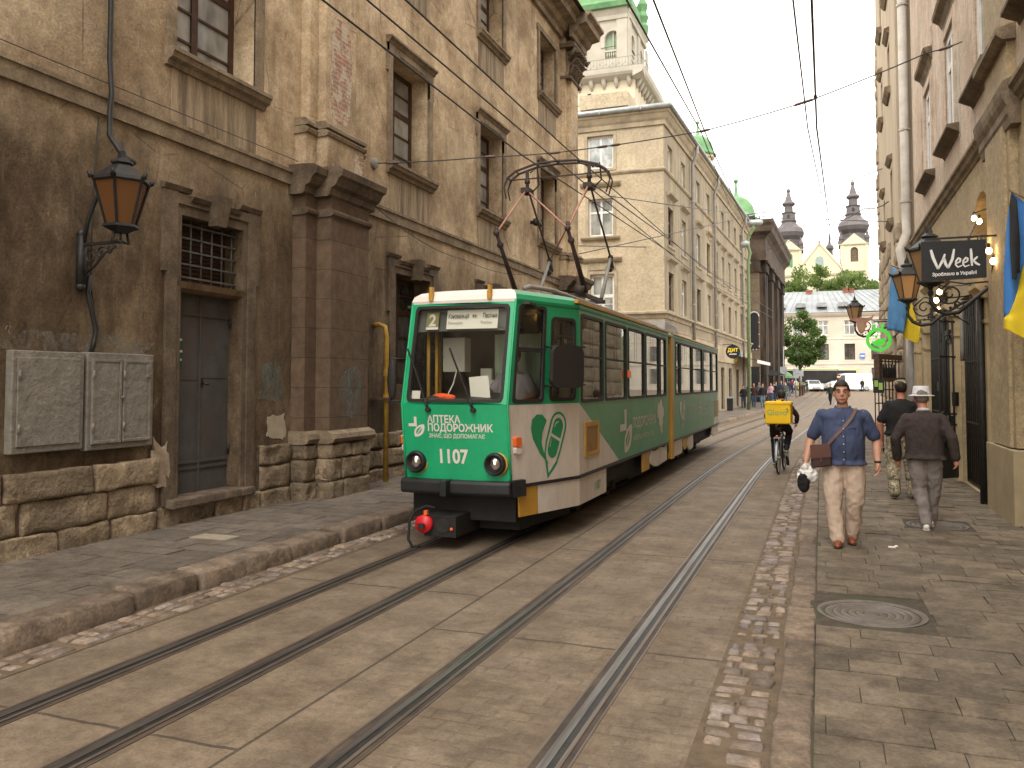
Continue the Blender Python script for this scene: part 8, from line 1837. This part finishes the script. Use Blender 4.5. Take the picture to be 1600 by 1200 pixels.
# cafe seats along the chapel foot
for i, px in enumerate((1172,1183,1196,1207)):
    p = gz(px, 627-i*.8, .15); mb = MB(); mb.tube([p+V3((0,0,0)), p+V3((0,0,2.3))], .04, 6); mb.hexa([p+V3(v) for v in ((-1.2,-.8,2.25),(1.2,-.8,2.25),(1.2,.8,2.25),(-1.2,.8,2.25),(-.1,-.1,2.75),(.1,-.1,2.75),(.1,.1,2.75),(-.1,.1,2.75))])
    tag(mb.build('cafe_parasol', M['tdark']), 'dark cafe parasol at the foot of the blackened chapel', 'parasol', 'cafe parasols at the chapel foot')
# ------------------------------------------------------------ overhead wires
def wire(label, pts, r=.012, sag=.0, cat='wire', group='overhead wires', extra=None):
    P_ = []
    for i in range(len(pts)-1):
        a, b = V3(pts[i]), V3(pts[i+1])
        for k in range(8): t = k/8; P_.append(a.lerp(b, t)-V3((0,0,sag*4*t*(1-t))))
    P_.append(V3(pts[-1])); mb = MB(); mb.tube(P_, r, 5, 0, False); o = mb.build('overhead_wire', M['wire']); tag(o, label, cat, group)
    if extra:
        for a in extra:
            b = MB()
            a = V3(a); j = min(range(len(P_)-1), key=lambda i: ((P_[i]+P_[i+1])/2-a).length); u_, v_ = P_[j], P_[j+1]; dd = (v_-u_).normalized(); a = u_+dd*max(0, min((v_-u_).length, (a-u_).dot(dd)))
            b.tube([a-dd*.13, a-dd*.08, a+dd*.08, a+dd*.13], [.012,.028,.028,.012], 6); b.build('insulator', M['ins'], o)
    return o
def tw_(u, s, z): return (u+gx(s), s, z)
wire('contact wire along the left track, lying on the pantograph bow', [(-4.0,-2,5.56),(-4.0,13,5.555),(-3.9,30,5.6),tw_(-3.9,50,5.7)], .011)
wire('carrier wire above the contact wire of the left track', [(-4.05,-2,5.95),(-4.0,13,5.9),(-3.9,30,6.05),tw_(-3.9,50,6.1)], .012)
wire('lower slack wire left of the left contact wire', [(-4.4,-2,5.6),(-4.3,12,5.45),(-3.9,24,5.6)], .012)
q1, q2 = onY(1021,0,9), onY(1090,205,17.5); 
wire('contact wire of the free track running down to the far cluster', [onY(900,-293,6), onY(1021,0,9.2), onY(1101,205,17.5), onY(1185,398,50)], .013)
wire('thinner wire just left of the free track contact wire', [onY(979,0,9), onY(1095,205,17.5), onY(1140,320,40)], .012)
wire('heavy cable crossing the sky on the right, from top to the farthest lantern', [onY(1266,-60,9), onY(1268,0,10), onY(1276,200,16), onY(1297,360,40), onY(1330,462,90)], .017, .0, extra=[onY(1273,152,14)])
wire('thin cable left of the heavy cable in the sky', [onY(1236,-60,9), onY(1239,0,10), onY(1262,200,16), onY(1297,370,42), onY(1320,440,90)], .012)
sL = FL(13.2,5.92,.02); sR = V3((RX, 16.25, 7.92))
m1 = onY(890,236,15); m2 = onY(1101,204,17.4); m3 = onY(1262,158,17)
wire('span wire from the old wall across the street to the pink house', [sL, onY(762,245,14.5), m1, m2, m3, onY(1450,82,16.5), sR], .012, .02, extra=[onY(608,254,13.7), onY(765,245,14.5), onY(865,238,15), onY(952,226,15.4), onY(974,224,15.6), m2, m3, onY(1250,162,17), onY(1478,75,16.4)])
mb = MB(); mb.lathe([(.11,-.02),(.10,.03),(.04,.05)], sL, 14, 0, False, Matrix.Rotation(R(90),3,'Y')); tag(mb.build('wall_anchor', M['ggrey']), 'round iron anchor plate holding the span wire on the old wall', 'anchor')
far = onY(1190,338,72)
wire('high thin wire from the chapel corner up to the right', [onY(1192,336,70), onY(1290,298,50), onY(1400,255,30)], .020)
wire('level wire from the chapel corner to the drainpipe house', [onY(1192,340,70), onY(1290,343,50), onY(1385,346,27)], .020)
wire('sagging wire from the lower chapel corner to the stone edge', [onY(1175,398,70), onY(1290,352,45), onY(1352,325,32), onY(1388,315,27)], .020, .1, extra=[onY(1360,322,31), onY(1290,352,45)])
wire('wire across the cream house front, upper', [onY(950,306,34), onY(1060,322,38), onY(1170,336,68)], .020, extra=[onY(976,305,34)])
wire('wire across the cream house front, rising to the right', [onY(890,400,30), onY(1045,366,38), onY(1180,336,68)], .020)
wire('wire across the cream house front, lower and level', [onY(900,384,30), onY(1000,386,38), onY(1140,385,62)], .020, extra=[onY(985,384,36), onY(995,386,37)])
wire('slanting wire crossing the cream house from the pantograph downwards', [onY(930,290,20), onY(1060,385,38), onY(1160,465,70)], .020)
wire('faint long wire high across the sky', [onY(1090,115,60), onY(1240,48,40), onY(1370,-20,25)], .008)
wire('thin telephone wire along the old wall under the windows', [FL(-2,5.25,.06), FL(7,5.3,.08), FL(10.6,5.28,.2)], .006)
wire('thin wire sagging across the old wall behind the tram roof', [FL(12.5,5.0,.4), FL(17,4.7,.1), FL(22,5.0,.1), FL(25.5,5.1,.5)], .008, .15)
# bundle of fittings at the far end of the wires
p = onY(1172, 340, 69); cl_ = thing('wire_cluster', 'tangle of tram wire fittings and small lamps hung before the chapel roof', 'wire fittings', p)
mb = MB()
for i in range(12): a = p+V3((U(-.9,.9),U(-.6,.6),U(-.45,.4))); mb.tube([a, a+V3((U(-.6,.6),U(-.3,.3),U(-.3,.3)))], U(.03,.07), 6)
mb.box(p.x-.5,p.x+.4,p.y-.2,p.y+.2,p.z-.1,p.z+.12); mb.tube([p+V3((-.9,0,.2)), p+V3((1.2,0,.35)), p+V3((1.25,0,.1))], .04, 6); mb.build('fittings', M['iron'], cl_)
mb = MB(); mb.tube([onY(1164,341,69), onY(1176,339,69)], .18, 8); mb.build('lamp', M['zinc'], cl_)
# wall hooks on the old building, small clutter
mb = MB(); mb.tube([FL(22.0,6.45,.0), FL(22.0,6.45,.25), FL(22.0,6.3,.3)], .05, 6); mb.ball(FL(22.0,6.45,.16), .12, 8); tag(mb.build('wall_hook', M['iron']), 'iron hook fitting on the old wall under an upper window', 'hook')
# litter by the walking man
p = onZ(1396, 856, .121); mb = MB(); mb.box(p.x-.05,p.x+.02,p.y-.02,p.y+.02,.122,.135); mb.ball((p.x+.03,p.y+.02,.135), .022, 8, 0, (1,1,.6)); tag(mb.build('litter', M['paper']), 'small crumpled white and blue wrapper on the pavement by the walking man', 'litter')
